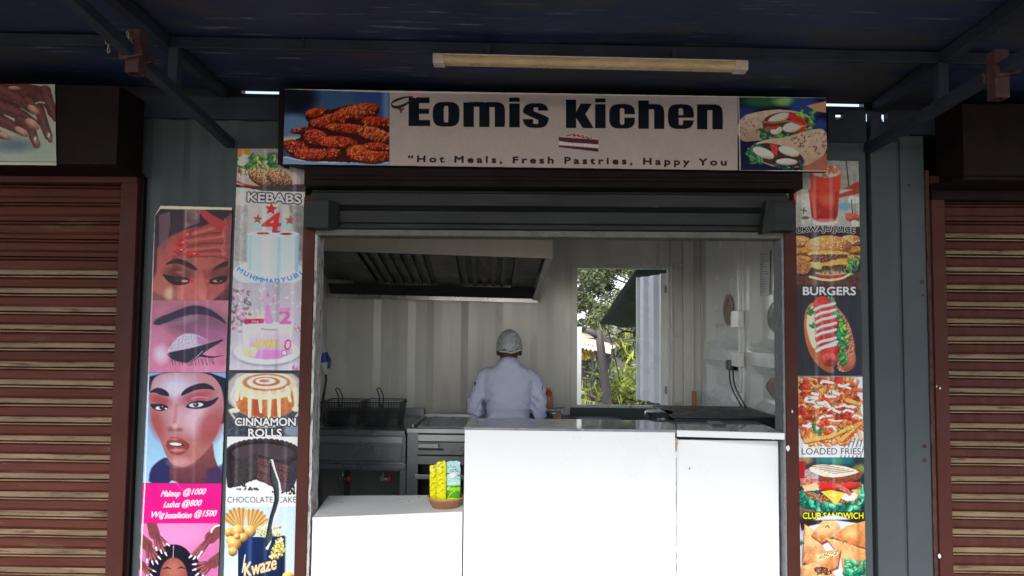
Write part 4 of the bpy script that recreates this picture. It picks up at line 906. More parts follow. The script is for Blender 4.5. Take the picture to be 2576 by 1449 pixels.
def tree(label, x, y, ztop, r, m, seed, n=14000, leaf=.11, nc=26, zbot=1.0, name='tree', cat='tree', group='trees behind the shops'):
    rng = np.random.default_rng(seed); t = thing(name, label, cat, (x, y, GB), group)
    mb = MB(); mb.tube([(x, y, GB), (x+.05, y, (zbot+GB)/2), (x-.05, y, zbot+.5), (x, y, ztop-.5)], [.13, .1, .06, .02], 8)
    cs = []
    for i in range(nc):
        a = rng.random()*2*pi; h = rng.random(); z = zbot+(ztop-zbot)*h; rr = r*math.sqrt(max(.1, 1-(2*h-1)**2))*rng.uniform(.3, 1)
        c = (x+rr*cos(a), y+rr*sin(a), z); s = r*rng.uniform(.2, .42); cs.append((*c, s, s, s*.75))
        mb.tube([(x, y, max(zbot*.6, z-.5)), ((x+c[0])/2, (y+c[1])/2, z-.15), c], [.05, .03, .012], 5, cap=False)
    mb.build('trunk', M['bark'], t); leafmesh('crown', clumps(rng, cs, n, .35), leaf, m, t, seed); return t
tree('leafy green tree with open crown, leftmost through the rear window', 1.7, 22, 5.2, 1.35, M['tree_leaf'], 1, 9500, .13, 26, 1.7)
tree('tall feathery olive green tree filling the middle of the rear window', 4.2, 25, 6.0, 2.2, M['tree_leaf2'], 2, 42000, .12, 44, 1.0)
tree('low pale green tree under the leafy one through the rear window', 3.15, 19, 2.9, 1.15, M['tree_leaf2'], 3, 16000, .10, 24, .9)
tree('dark tree far right behind the green tarpaulin', 7.2, 27, 6.5, 2.4, M['tree_leaf'], 4, 16000, .16, 30, 1.0)
def bamboo(label, x, y, spots, m, seed, h, name='bamboo_clump', cat='bamboo', leaf=.15, nl=60, asp=8, grp='plants outside the rear window', zb=-.5, sp=.12):
    rng = np.random.default_rng(seed); t = thing(name, label, cat, (x, y, zb), grp); mb = MB(); P_ = []
    for i in range(spots):
        bx, by = x+rng.normal()*sp, y+rng.normal()*sp; top = np.array([bx+rng.normal()*.25, by+rng.normal()*.2, zb+h*rng.uniform(.6, 1.05)])
        b0 = np.array([bx, by, zb]); mid = (b0+top)/2+rng.normal(size=3)*[.03, .03, 0]
        mb.tube([b0, mid, top], [.006, .005, .002], 5, cap=False)
        for k in range(nl):
            f = rng.uniform(.25, 1.0); p = b0*(1-f)**2+2*mid*f*(1-f)+top*f*f; P_.append(p+rng.normal(size=3)*[.09, .09, .06])
    mb.build('stem', M['bamboo'], t); leafmesh('foliage', P_, leaf, m, t, seed, asp, .5); return t
bamboo('bright yellow green bamboo at the lower left of the rear window', .86, 4.9, 14, M['bamboo'], 11, 1.72, zb=-.45, nl=70, sp=.11)
bamboo('bright bamboo in front of the leaning log, lower centre of the window', 1.12, 5.4, 8, M['bamboo'], 12, 1.4, zb=-.5, nl=60, sp=.09)
bamboo('tall yellowish bamboo right of the leaning log, reaching the tarpaulin', 1.47, 6.2, 17, M['bamboo'], 13, 2.3, zb=-.6, nl=130, sp=.17)
bamboo('dense green bush between log and window shutter', 1.34, 5.6, 18, M['bush'], 14, 1.75, name='green_bush', cat='bush', leaf=.085, nl=170, asp=2.6, zb=-.5, sp=.12)
bamboo('dark purple leaved shrub at the bottom of the rear window', 1.22, 4.9, 16, M['purple'], 15, 1.42, name='purple_shrub', cat='shrub', leaf=.055, nl=130, asp=2, zb=-.4, sp=.12)
bamboo('dark purple leaved shrub beside the window shutter foot', 1.45, 5.0, 14, M['purple'], 16, 1.35, name='purple_shrub', cat='shrub', leaf=.055, nl=110, asp=2, zb=-.4, sp=.12)
# log with broken cross piece
lg = thing('leaning_log', 'weathered grey leaning log post with a broken cross piece on top', 'log', tuple(at(1530, 1025, 4.6)))
P0 = at(1506, 836, 4.5); P1 = at(1512, 880, 4.5); P2 = at(1527, 1000, 4.5); P3 = P2+(P2-P1)*1.4; P3[2] = -.5
b = MB(); b.tube([P3, P2, P1, P0+[0, 0, .01], P0+[-.004, 0, .02]], [.052, .05, .045, .04, .02], 14); b.build('trunk', M['log'], lg, smooth=True)
b = MB(); b.tube([at(1474, 829, 4.5), at(1486, 834, 4.5), at(1503, 846, 4.5)], [.02, .035, .036], 12); b.build('cross_piece', M['log'], lg, smooth=True)
# white post
b = MB(); p = at(1457, 822, 4.0); q_ = at(1455, 1010, 4.0); b.hexa([(q_[0]-.026, 4, -.2), (q_[0]+.02, 4, -.2), (q_[0]+.02, 4.05, -.2), (q_[0]-.026, 4.05, -.2), (p[0]-.02, 4, p[2]), (p[0]+.026, 4, p[2]), (p[0]+.026, 4.05, p[2]), (p[0]-.02, 4.05, p[2])])
tag(b.build('white_post', M['white_lam'], None, org=(q_[0], 4, -.2)), 'white square post standing at the left edge of the rear window', 'post')
# green tarpaulin
tp = thing('green_tarpaulin', 'dark green tarpaulin awning stretched out behind the kiosk above the window shutter', 'tarpaulin', tuple(at(1600, 700, 3)))
c0 = at(1508, 812, 4.6); c1 = at(1602, 676, 2.75); c2 = at(1800, 676, 2.75); c3 = at(1760, 822, 4.6)
b = MB(); n1_, n2_ = 16, 16; vs = []
for i in range(n1_+1):
    for j in range(n2_+1):
        s, t_ = i/n1_, j/n2_; p = (c1*(1-s)+c0*s)*(1-t_)+(c2*(1-s)+c3*s)*t_
        vs.append(p+[0, 0, -.10*sin(pi*t_)*s*.4-.05*sin(pi*s)*min(1, 4*t_)+.012*sin((s*3+t_*9)*2.2)*s])
b.add(vs, [(i*(n2_+1)+j, i*(n2_+1)+j+1, (i+1)*(n2_+1)+j+1, (i+1)*(n2_+1)+j) for i in range(n1_) for j in range(n2_)])
sheet = b.build('sheet', M['tarp_green'], tp, smooth=True); md = sheet.modifiers.new('t', 'SOLIDIFY'); md.thickness = .003
b = MB(); b.tube([vs[i*(n2_+1)] for i in range(n1_+1)], .007, 6); b.tube([vs[n1_*(n2_+1)+j] for j in range(n2_+1)], .007, 6); b.build('hem', M['black'], tp)
rp = mat('rope', (.42, .38, .3), .8)
b = MB(); b.tube([c0, at(1510, 822, 4.6), at(1518, 838, 4.6), at(1522, 850, 4.6), at(1536, 866, 4.6), at(1570, 858, 4.2), at(1606, 856, 3.2)], .006, 6)
tag(b.build('rope', rp, None, org=tuple(c0)), 'pale rope tied from the tarpaulin corner to the window shutter latch', 'rope')
b = MB(); b.tube([c0, at(1530, 832, 4.7), at(1536, 850, 4.7), at(1545, 890, 4.7), at(1560, 960, 4.7)], .006, 6); b.tube([at(1515, 816, 4.6), at(1570, 832, 4.6), at(1603, 838, 4.6)], .003, 5)
tag(b.build('cable', M['rub'], None, org=tuple(c0)), 'dark cable drooping from the tarpaulin corner into the bamboo', 'cable')
b = MB(); b.tube([at(1547, 843, 4.6), at(1572, 833, 4.6), at(1604, 838, 4.6)], [.003, .012, .004], 6); tag(b.build('twig', M['black'], None, org=tuple(at(1572, 833, 4.6))), 'short dark twig caught on the cable under the tarpaulin', 'twig')
# far buildings
ca = thing('beige_tent', 'beige canvas canopy stall with dark inside and hanging bulbs', 'tent', (2, 18, GB))
tl, tr = at(1440, 832, 20), at(1560, 858, 20); e0, e1 = at(1440, 859, 16.5), at(1540, 882, 16.5)
b = MB(); b.add([e0, e1, tr, tl, e0+[0, 0, -.1], e1+[0, 0, -.1]], [(0, 1, 2, 3), (0, 4, 5, 1)]); rf_ = b.build('canopy', M['tent_beige'], ca, fix=False); rf_.modifiers.new('t', 'SOLIDIFY').thickness = .03
b = MB(); b.box(e0[0]-1, e1[0]+.3, 18.5, 18.6, GB, 1.5); b.build('rear_wall', mat('dark_wall', (.035, .035, .04), .7), ca)
for x in (e0[0]-.5, e0[0]+.55, e1[0]): b = MB(); b.box(x-.03, x+.03, 16.5, 16.56, GB, e1[2]+.05); b.build('pole', M['black'], ca)
tb_ = MB(); tb_.box(e0[0], e0[0]+.9, 17.2, 17.7, .0, .05)
for x in (e0[0]+.05, e0[0]+.85): tb_.box(x-.03, x+.03, 17.4, 17.46, GB, 0)
tag(tb_.build('table', M['black'], None, org=(e0[0]+.4, 17.4, GB)), 'dark table under the beige tent', 'table')
for i, u in enumerate((1462.5, 1471.5, 1480.5, 1491.5)):
    p = at(u, 868+i*2.2, 16.2); t = thing('hanging_bulb', ('leftmost', 'second from left', 'third from left', 'rightmost')[i]+' of the clear bulbs hanging under the beige tent edge', 'light bulb', tuple(p), 'bulbs under the tent edge')
    b = MB(); b.tube([p+[0, 0, .08], p+[0, 0, .0]], .01, 5); b.build('wire', M['black'], t)
    b = MB(); b.ell(p+[0, 0, -.05], (.035, .035, .055), 10, 8); b.build('bulb', M['bulb'], t, smooth=True)
fb = clumps(np.random.default_rng(5), [(*at(1476, 893, 17), .28, .2, .15), (*at(1480, 888, 17), .18, .15, .15)], 900, .3)
t = thing('yellow_flower_bush', 'small yellow flowering bush inside the dark stall', 'bush', (fb[0][0], 17, GB)); leafmesh('foliage', fb, .06, mat('yellow', (.4, .33, .04), .6, 0, .4, 8), t, 8)
b = MB(); p = at(1476, 910, 17); b.lathe((p[0], 17, GB), [(.12, 0), (.18, .5), (.16, .5)], 12); b.tube([(p[0], 17, GB+.4), (p[0], 17, p[2]+.2)], .02, 6); b.build('pot', M['dark_brown'], t)
bd_ = thing('pale_roof_house', 'low house with a pale corrugated metal roof beyond the bamboo', 'house', (4, 26, GB))
r0, r1, r2, r3 = at(1488, 848, 23), at(1700, 850, 23), at(1700, 812, 28), at(1516, 814, 28)
b = MB(); n = 60; vs = []
for i in range(n+1):
    f = i/n; dzr = .03*(i % 2); vs += [r0*(1-f)+r1*f+[0, 0, dzr], r3*(1-f)+r2*f+[0, 0, dzr]]
b.add(vs, [(2*i, 2*i+2, 2*i+3, 2*i+1) for i in range(n)]); b.build('roof', M['roof_pale'], bd_, fix=False)
b = MB(); b.box(r0[0]+.2, r1[0], 23.4, 28, GB, r0[2]-.02); b.build('wall', mat('house_wall', (.1, .1, .08), .8), bd_)
b = MB(); b.box(-6, 16, 31, 31.2, GB, 1.9); tag(b.build('far_hedge_wall', mat('hedge_wall', (.05, .07, .035), .9, 0, .4, 3), None, org=(5, 31, GB)), 'dark low boundary wall far behind the trees', 'wall')
b = MB(); b.box(.7, 1.45, 8.4, 8.5, GB, .55); tag(b.build('grey_fence', mat('fence_grey', (.2, .2, .21), .8, 0, .15, 3), None, org=(1, 8.4, GB)), 'low grey fence panel behind the bamboo', 'fence')
# ------------------------------------------------------------------ printed posters: painted point by point onto fine sheets
_fc = {}
def glyphs(s, bold=0., space=1.):
    k = (s, round(bold, 3), space)
    if k in _fc: return _fc[k]
    c = bpy.data.curves.new('t', 'FONT'); c.body = s; c.offset = bold; c.resolution_u = 3; c.space_character = space
    o = bpy.data.objects.new('t', c); SC.collection.objects.link(o); dg = bpy.context.evaluated_depsgraph_get(); dg.update()
    me = o.evaluated_get(dg).to_mesh(); me.calc_loop_triangles()
    V = np.array([v.co[:2] for v in me.vertices]); T = np.array([t.vertices[:] for t in me.loop_triangles])
    o.evaluated_get(dg).to_mesh_clear(); bpy.data.objects.remove(o); bpy.data.curves.remove(c)
    _fc[k] = (V, T); return V, T
def fnoise(U, V, sc, seed, oct=3):
    out = np.zeros(np.broadcast(U, V).shape); amp = 1; tot = 0
    for o in range(oct):
        rng = np.random.default_rng(seed*17+o); G = rng.random((64, 64)); x = U/sc*(2**o)+o*7.3; y = V/sc*(2**o)+o*3.1
        xi = np.floor(x).astype(int); yi = np.floor(y).astype(int); fx = x-xi; fy = y-yi; fx = fx*fx*(3-2*fx); fy = fy*fy*(3-2*fy)
        g = lambda a, b: G[b % 64, a % 64]
        out += amp*((g(xi, yi)*(1-fx)+g(xi+1, yi)*fx)*(1-fy)+(g(xi, yi+1)*(1-fx)+g(xi+1, yi+1)*fx)*fy); tot += amp; amp *= .5
    return out/tot
class Cv:
    """canvas in photograph units (2576 wide); o = origin and scale of the coordinates being typed in"""
    def __init__(s, u0, v0, u1, v1, base=(128, 128, 128)):
        s.u0, s.v0 = u0, v0; s.W = int(u1-u0)+1; s.H = int(v1-v0)+1
        s.a = np.ones((s.H, s.W, 3))*np.array(base)/255.; s.o = (0, 0, 1); s.hole = np.zeros((s.H, s.W), bool); s.sd = 1
        s.clip = None
    def org(s, x, y, k=1/3.): s.o = (x, y, k)
    def P(s, pts): p = np.asarray(pts, float).reshape(-1, 2); return p*s.o[2]+[s.o[0]-s.u0, s.o[1]-s.v0]
    def win(s, p, pad):
        x0 = max(0, int(p[:, 0].min()-pad)); x1 = min(s.W, int(p[:, 0].max()+pad)+2); y0 = max(0, int(p[:, 1].min()-pad)); y1 = min(s.H, int(p[:, 1].max()+pad)+2)
        if s.clip is not None:
            c = s.clip; x0 = max(x0, c[0]); x1 = min(x1, c[2]); y0 = max(y0, c[1]); y1 = min(y1, c[3])
        if x1 <= x0 or y1 <= y0: return None
        U, V = np.meshgrid(np.arange(x0, x1), np.arange(y0, y1)); return slice(y0, y1), slice(x0, x1), U.astype(float), V.astype(float)
    def setclip(s, x0, y0, x1, y1):
        p = s.P([(x0, y0), (x1, y1)]); s.clip = (max(0, int(round(p[0, 0]))), max(0, int(round(p[0, 1]))), int(round(p[1, 0])), int(round(p[1, 1])))
    def noclip(s): s.clip = None
    def mixin(s, sy, sx, al, col):
        s.a[sy, sx] = s.a[sy, sx]*(1-al[..., None])+col*al[..., None]
    def tone(s, col, U, V, tex, ts, grad, box, relief):
        c = np.array(col, float)/255.
        out = np.ones(U.shape+(3,))*c
        if grad is not None:
            y0, y1 = box; t = ((V-y0)/max(1, y1-y0)).clip(0, 1)[..., None]; out = c*(1-t)+np.array(grad, float)/255.*t
        s.sd += 1
        if tex: out = out*(1+tex*2*(fnoise(U, V, ts, s.sd)-.5))[..., None]
        if relief: out = out*(1+relief*.45*(fnoise(U+1.2, V+1.2, ts*.8, s.sd+5)-fnoise(U-.4, V-.4, ts*.8, s.sd+5))*6)[..., None]
        return out.clip(0, 1)
    def poly(s, pts, col, soft=.7, al=1., tex=0, ts=6, grad=None, relief=0, smooth=0, rough=0):
        p = s.P(pts)
        for _ in range(smooth):
            q = np.roll(p, -1, 0); p = np.stack([p*.75+q*.25, p*.25+q*.75], 1).reshape(-1, 2)
        w = s.win(p, soft+2+rough)
        if w is None: return
        sy, sx, U, V = w; ins = np.zeros(U.shape, bool); d2 = np.full(U.shape, 1e9); UU, VV = U, V
        if rough:
            s.sd += 1; UU = U+rough*2*(fnoise(U, V, 4, s.sd)-.5); VV = V+rough*2*(fnoise(U, V, 4, s.sd+3)-.5)
        for a, b in zip(p, np.roll(p, -1, 0)):
            e = b-a; L2 = max(1e-9, e@e); t = (((UU-a[0])*e[0]+(VV-a[1])*e[1])/L2).clip(0, 1)
            d2 = np.minimum(d2, (UU-a[0]-t*e[0])**2+(VV-a[1]-t*e[1])**2)
            if a[1] != b[1]:
                c = ((a[1] > VV) != (b[1] > VV)) & (UU < (b[0]-a[0])*(VV-a[1])/(b[1]-a[1])+a[0]); ins ^= c
        d = np.sqrt(d2)*np.where(ins, 1, -1); m = (d/(soft)+.5).clip(0, 1); m = m*m*(3-2*m)
        s.mixin(sy, sx, m*al, s.tone(col, U, V, tex, ts, grad, (p[:, 1].min(), p[:, 1].max()), relief))
    def ell(s, x, y, rx, ry, col, rot=0, soft=.7, al=1., tex=0, ts=6, grad=None, relief=0, shade=0, rough=0):
        c = s.P([(x, y)])[0]; rx *= s.o[2]; ry *= s.o[2]; r = max(rx, ry)+soft+rough+1
        w = s.win(np.array([c-r, c+r]), 1)
        if w is None: return
        sy, sx, U, V = w; a = radians(rot); du, dv_ = U-c[0], V-c[1]
        if rough:
            s.sd += 1; du = du+rough*2*(fnoise(U, V, 4, s.sd)-.5); dv_ = dv_+rough*2*(fnoise(U, V, 4, s.sd+3)-.5)
        X = du*cos(a)+dv_*sin(a); Y = -du*sin(a)+dv_*cos(a); rr = np.sqrt((X/rx)**2+(Y/ry)**2)+1e-9
        m = ((1-rr)*min(rx, ry)/soft+.5).clip(0, 1); t = s.tone(col, U, V, tex, ts, grad, (c[1]-ry, c[1]+ry), relief)
        if shade: t = (t*(1+shade*(-(X/rx)*.4-(Y/ry)*.7-.35*rr**2+.15))[..., None]).clip(0, 1)
        s.mixin(sy, sx, m*al, t)
    def line(s, pts, w, col, al=1., soft=.7, w1=None, tex=0, curve=0, close=False):
        p = s.P(pts)
        for _ in range(curve):
            q = [p[0]]
            for a, b in zip(p, p[1:]): q += [a*.75+b*.25, a*.25+b*.75]
            q.append(p[-1]); p = np.array(q)
        w *= s.o[2]/2; w1 = w if w1 is None else w1*s.o[2]/2; ww = s.win(p, max(w, w1)+soft+1)
        if ww is None: return
        sy, sx, U, V = ww; best = np.full(U.shape, -1e9); n = len(p)-1; cum = [0]
        for a, b in zip(p, p[1:]): cum.append(cum[-1]+np.linalg.norm(b-a))
        for i, (a, b) in enumerate(zip(p, p[1:])):
            e = b-a; L2 = max(1e-9, e@e); t = (((U-a[0])*e[0]+(V-a[1])*e[1])/L2).clip(0, 1); d = np.sqrt((U-a[0]-t*e[0])**2+(V-a[1]-t*e[1])**2)
            f = (cum[i]+t*(cum[i+1]-cum[i]))/max(1e-9, cum[-1]); best = np.maximum(best, w+(w1-w)*f-d)
        m = (best/soft+.5).clip(0, 1); s.mixin(sy, sx, m*al, s.tone(col, U, V, tex, 5, None, None, 0))
    def blobs(s, n, box, size, cols, seed, rot=(0, 180), asp=2., al=1., inside=None, shade=.5, soft=.7, edge=None):
        r = random.Random(seed); k = 0; tries = 0
        while k < n and tries < n*20:
            tries += 1; x = r.uniform(box[0], box[2]); y = r.uniform(box[1], box[3])
            if inside is not None and not pin(x, y, inside): continue
            k += 1; z = size*r.uniform(.6, 1.3); c = r.choice(cols); ro = r.uniform(*rot)
            if edge: s.ell(x, y+z*.12, z*1.12, z/asp*1.25, edge, ro, soft, al*.6)
            s.ell(x, y, z, z/asp, c, ro, soft, al, shade=shade)
    def text(s, t, cx, cy, cap, col, width=None, bold=.02, rot=0, shear=0, outline=None, ow=3, space=1., al=1., wave=None, italic=False):
        def draw(bd, c, dx=0, dy=0):
            V, T = glyphs(t, 0., space); V0 = V; H, _ = glyphs('H', 0.)
            ch = H[:, 1].max(); x0, x1 = V0[:, 0].min(), V0[:, 0].max(); k = cap/ch; kx = k if width is None else width/(x1-x0)
            X = (V[:, 0]-(x0+x1)/2)*kx; Y = -(V[:, 1]-ch/2)*k; X = X-Y*shear
            if wave: Y = Y+wave(X)
            a = radians(rot); XX = cx+X*cos(a)-Y*sin(a)+dx; YY = cy+X*sin(a)+Y*cos(a)+dy
            p = s.P(np.stack([XX, YY], 1)); w = s.win(p, 2)
            if w is None: return
            sy, sx, U, W_ = w; S = 3; x0_, y0_ = U[0, 0]-.5, W_[0, 0]-.5; m = np.zeros((U.shape[0]*S, U.shape[1]*S), bool)
            q = (p-[x0_, y0_])*S
            for tr in T:
                A, B, C = q[tr]; ax, ay = np.floor(np.minimum(np.minimum(A, B), C)).astype(int); bx, by = np.ceil(np.maximum(np.maximum(A, B), C)).astype(int)
                ax = max(ax, 0); ay = max(ay, 0); bx = min(bx, m.shape[1]-1); by = min(by, m.shape[0]-1)
                if bx < ax or by < ay: continue
                gx, gy = np.meshgrid(np.arange(ax, bx+1)+.5, np.arange(ay, by+1)+.5)
                e = lambda P, Q: (Q[0]-P[0])*(gy-P[1])-(Q[1]-P[1])*(gx-P[0])
                e1, e2, e3 = e(A, B), e(B, C), e(C, A); m[ay:by+1, ax:bx+1] |= ((e1 >= 0) & (e2 >= 0) & (e3 >= 0)) | ((e1 <= 0) & (e2 <= 0) & (e3 <= 0))
            cov = m.reshape(U.shape[0], S, U.shape[1], S).mean((1, 3)); s.mixin(sy, sx, cov*al, np.ones(U.shape+(3,))*np.array(c)/255.)
        if outline:
            for k in range(10): draw(bold, outline, ow*cos(k*2*pi/10), ow*sin(k*2*pi/10))
        rb = bold*cap*1.1
        for k in range(8 if rb*s.o[2] > .12 else 0): draw(0, col, rb*cos(k*pi/4), rb*sin(k*pi/4))
        draw(0, col)
    def cut(s, pts):
        p = s.P(pts); w = s.win(p, 1)
        if w is None: return
        sy, sx, U, V = w; ins = np.zeros(U.shape, bool)
        for a, b in zip(p, np.roll(p, -1, 0)):
            if a[1] != b[1]: ins ^= ((a[1] > V) != (b[1] > V)) & (U < (b[0]-a[0])*(V-a[1])/(b[1]-a[1])+a[0])
        s.hole[sy, sx] |= ins
    def sheet(s, name, Y, quad, parent=None, mat_=None, gain=None, wob=.0012, seed=1, bulge=None, vbot=None):
        """quad: photo-unit outline (ul, ur, lr, ll); canvas columns run between its edges"""
        (ax, ay), (bx, by), (cx, cy), (dx, dy) = quad; H, W = s.H, s.W
        vv = np.arange(H)+s.v0; uu = np.arange(W)+s.u0; U, V = np.meshgrid(uu.astype(float), vv.astype(float))
        # inside test against the quad, edges snapped
        tl = ((V-ay)/(dy-ay)).clip(0, 1); L_ = ax+(dx-ax)*tl; tr = ((V-by)/(cy-by)).clip(0, 1); R_ = bx+(cx-bx)*tr
        tt = ((U-ax)/(bx-ax)).clip(0, 1); T_ = ay+(by-ay)*tt; B_ = dy+(cy-dy)*tt
        keep = (U >= L_-.5) & (U <= R_+.5) & (V >= T_-.5) & (V <= B_+.5) & ~s.hole
        Uc = np.clip(U, L_, R_); Vc = np.clip(V, T_, B_)
        dsp = wob*2*(fnoise(U, V*.12, 22, seed)-.5)+wob*.7*2*(fnoise(U, V*.5, 60, seed+1)-.5)
        if bulge is not None: dsp = dsp+bulge(U, V)
        Pp = ats(Uc.ravel(), Vc.ravel(), (Y+dsp).ravel())
        fq = keep[:-1, :-1] & keep[1:, :-1] & keep[:-1, 1:] & keep[1:, 1:]
        idx = np.arange(H*W).reshape(H, W); a = idx[:-1, :-1][fq]; b = idx[1:, :-1][fq]; c = idx[1:, 1:][fq]; d = idx[:-1, 1:][fq]
        F = np.stack([a, b, c, d], 1); used = np.zeros(H*W, bool); used[F.ravel()] = True; rm = np.cumsum(used)-1; F = rm[F]; Pp = Pp[used]
        s.a = (s.a*(1+.09*(fnoise(U, V, 2.6, seed+9)-.5)+.05*(fnoise(U, V, 28, seed+12)-.5))[..., None]).clip(0, 1)
        col = s2l(s.a.reshape(-1, 3)[used])
        if gain is not None: col = (col/gain(V.ravel()[used])[:, None])
        col = col.clip(.003, .8)
        n = len(F); me = bpy.data.meshes.new(name); me.vertices.add(len(Pp)); me.vertices.foreach_set('co', Pp.ravel())
        me.loops.add(4*n); me.loops.foreach_set('vertex_index', F.ravel().astype(np.int32)); me.polygons.add(n)
        me.polygons.foreach_set('loop_start', (np.arange(n)*4).astype(np.int32)); me.polygons.foreach_set('loop_total', np.full(n, 4, np.int32)); me.update()
        at_ = me.color_attributes.new('print', 'FLOAT_COLOR', 'POINT'); at_.data.foreach_set('color', np.concatenate([col, np.ones((len(col), 1))], 1).ravel())
        return link(name, me, mat_ or M['print'], parent, smooth=True, org=tuple(Pp[0]) if parent is None else None)
def pin(x, y, poly):
    r = False; n = len(poly)
    for i in range(n):
        a, b = poly[i], poly[(i+1) % n]
        if (a[1] > y) != (b[1] > y) and x < (b[0]-a[0])*(y-a[1])/(b[1]-a[1])+a[0]: r = not r
    return r
m = bpy.data.materials.new('print'); m.use_nodes = True; nt = m.node_tree; N = nt.nodes; L = nt.links; bs = N['Principled BSDF']
an_ = N.new('ShaderNodeAttribute'); an_.attribute_name = 'print'; L.new(an_.outputs['Color'], bs.inputs['Base Color'])
bs.inputs['Roughness'].default_value = .36; bs.inputs['Specular IOR Level'].default_value = .18
tc = N.new('ShaderNodeTexCoord'); mp = N.new('ShaderNodeMapping'); mp.inputs['Scale'].default_value = (16, 1, .8); L.new(tc.outputs['Object'], mp.inputs[0])
n1 = N.new('ShaderNodeTexNoise'); n1.inputs['Scale'].default_value = 1.6; n1.inputs['Detail'].default_value = 3; L.new(mp.outputs[0], n1.inputs['Vector'])
bp = N.new('ShaderNodeBump'); bp.inputs['Strength'].default_value = .5; bp.inputs['Distance'].default_value = .006; L.new(n1.outputs[0], bp.inputs['Height']); L.new(bp.outputs[0], bs.inputs['Normal'])
M['print'] = m
M['print_matte'] = m.copy(); M['print_matte'].node_tree.nodes['Principled BSDF'].inputs['Specular IOR Level'].default_value = .06
# print colours were read off the photograph; this divides out how dim the light is at each height
GV = [200, 380, 430, 520, 600, 750, 1000, 1250, 1449, 1700]
GI = [.33, .37, .38, .44, .52, .64, .76, .86, .93, 1.0]
gain = lambda v: np.interp(v, GV, GI)
WHT = (235, 238, 240)
# ---- sign board over the hatch
cv = Cv(711, 222, 2081, 433, (122, 112, 108)); cv.org(0, 0, 1)
cv.poly([(700, 200), (980, 200), (980, 440), (700, 440)], (20, 28, 48), grad=(48, 62, 82)); cv.setclip(700, 200, 980, 440)
k = 460/1960*.6708; ox, oy = 1040*.6708, 300*.6708; cv.org(ox, oy, k)
cv.ell(900, 330, 520, 260, (42, 62, 88), soft=30); cv.ell(1500, 380, 260, 260, (34, 50, 92), soft=25); cv.ell(330, 300, 300, 230, (12, 14, 24), soft=25); cv.line([(1740, 150), (1740, 620)], 110, (70, 95, 120), soft=14)
cv.ell(250, 740, 330, 190, (66, 92, 120), soft=14); cv.ell(240, 960, 300, 60, (130, 130, 118), soft=8)
cv.poly([(60, 1190), (400, 1290), (900, 1330), (1850, 1320), (1850, 1420), (60, 1420)], (92, 112, 140), smooth=1); cv.line([(80, 1225), (400, 1290), (900, 1320), (1800, 1322)], 14, (150, 160, 175), curve=1)
ck = (112, 34, 16)
cv.poly([(440, 570), (560, 450), (900, 480), (1000, 420), (1350, 380), (1600, 430), (1640, 500), (1560, 590), (1790, 620), (1800, 1300), (1250, 1330), (300, 1270), (100, 1120), (200, 980), (430, 900), (210, 820), (380, 760), (520, 740)], (42, 12, 12), rough=3, smooth=1)
for x, y, rx, ry, ro, c in ((620, 520, 170, 75, -10, ck), (1230, 520, 400, 120, -14, (128, 46, 22)), (900, 620, 330, 80, -8, ck), (1600, 670, 260, 80, 5, (112, 26, 12)), (640, 700, 130, 70, 20, (104, 34, 26)), (400, 800, 190, 46, -4, (86, 26, 20)), (1150, 780, 400, 80, 6, (120, 36, 18)), (1560, 870, 300, 110, 16, (132, 52, 28)), (620, 920, 200, 130, 10, (100, 32, 24)), (950, 990, 330, 95, 4, (122, 36, 20)), (300, 1080, 220, 110, 20, (90, 26, 18)), (560, 1190, 300, 95, 4, (120, 38, 20)), (880, 1180, 130, 90, 0, (104, 30, 18)), (1450, 1180, 350, 140, 6, (132, 42, 18)), (1600, 1060, 220, 60, 4, (116, 34, 18))):
    cv.ell(x, y+14, rx*1.02, ry*1.05, (34, 8, 8), ro, soft=2); cv.ell(x, y, rx, ry, c, ro, tex=.4, ts=6, relief=.9, shade=.6, rough=2.2)
    cv.blobs(int(rx*ry/1300), (x-rx*.8, y-ry*.8, x+rx*.8, y+ry*.7), 22, [(168, 86, 54), (140, 60, 34), (74, 18, 12), (60, 14, 10), (178, 110, 76)], int(x), asp=1.7, al=.75, shade=.4)
cv.noclip(); cv.org(858.7, 0)
K = (9, 12, 20); BG = (122, 112, 108); sl_ = lambda pts: [(x, y+.0135*(x-508)*0) for x, y in pts]
def se(x, y, rx, ry, n=3.2, m=40): return [(x+rx*math.copysign(abs(cos(t))**(2/n), cos(t)), y+ry*math.copysign(abs(sin(t))**(2/n), sin(t))) for t in np.linspace(0, 2*pi, m, endpoint=False)]
def rc_(x0, y0, x1, y1): return [(x0, y0), (x1, y0), (x1, y1), (x0, y1)]
def ink(*ps): [cv.poly(p, K, .6) for p in ps]
def cutb(*ps): [cv.poly(p, BG, .6) for p in ps]
ink(rc_(508, 735, 588, 950), rc_(508, 735, 665, 778), rc_(508, 820, 662, 860), rc_(508, 906, 670, 951))
ink(se(791, 862, 101, 94)); cutb(se(791, 862, 17, 62, 5))
ink(rc_(921, 772, 1000, 956)); ink(se(1020, 880, 98, 112, 4)); ink(se(1138, 882, 98, 112, 4)); cutb(rc_(900, 958, 1260, 1020)); cutb(rc_(1000, 806, 1040, 1000), rc_(1118, 808, 1158, 1000)); cutb(rc_(905, 740, 920, 960))
ink(rc_(1267, 737, 1345, 768), rc_(1267, 781, 1346, 962)); 
ink(se(1467, 872, 98, 94, 3)); cutb([(1450, 812), (1484, 812), (1484, 836), (1570, 836), (1570, 893), (1535, 872), (1452, 838)], [(1486, 934), (1448, 934), (1448, 898), (1364, 898), (1364, 848), (1400, 868), (1486, 906)])
ink(rc_(1695, 751, 1773, 966), [(1765, 858), (1806, 781), (1890, 783), (1842, 862), (1905, 968), (1822, 966), (1765, 880)])
ink(rc_(1915, 742, 1993, 772), rc_(1915, 786, 1994, 967)); ink(se(2119, 878, 98, 93)); cutb(se(2119, 878, 17, 62, 5), rc_(2119, 862, 2230, 888))
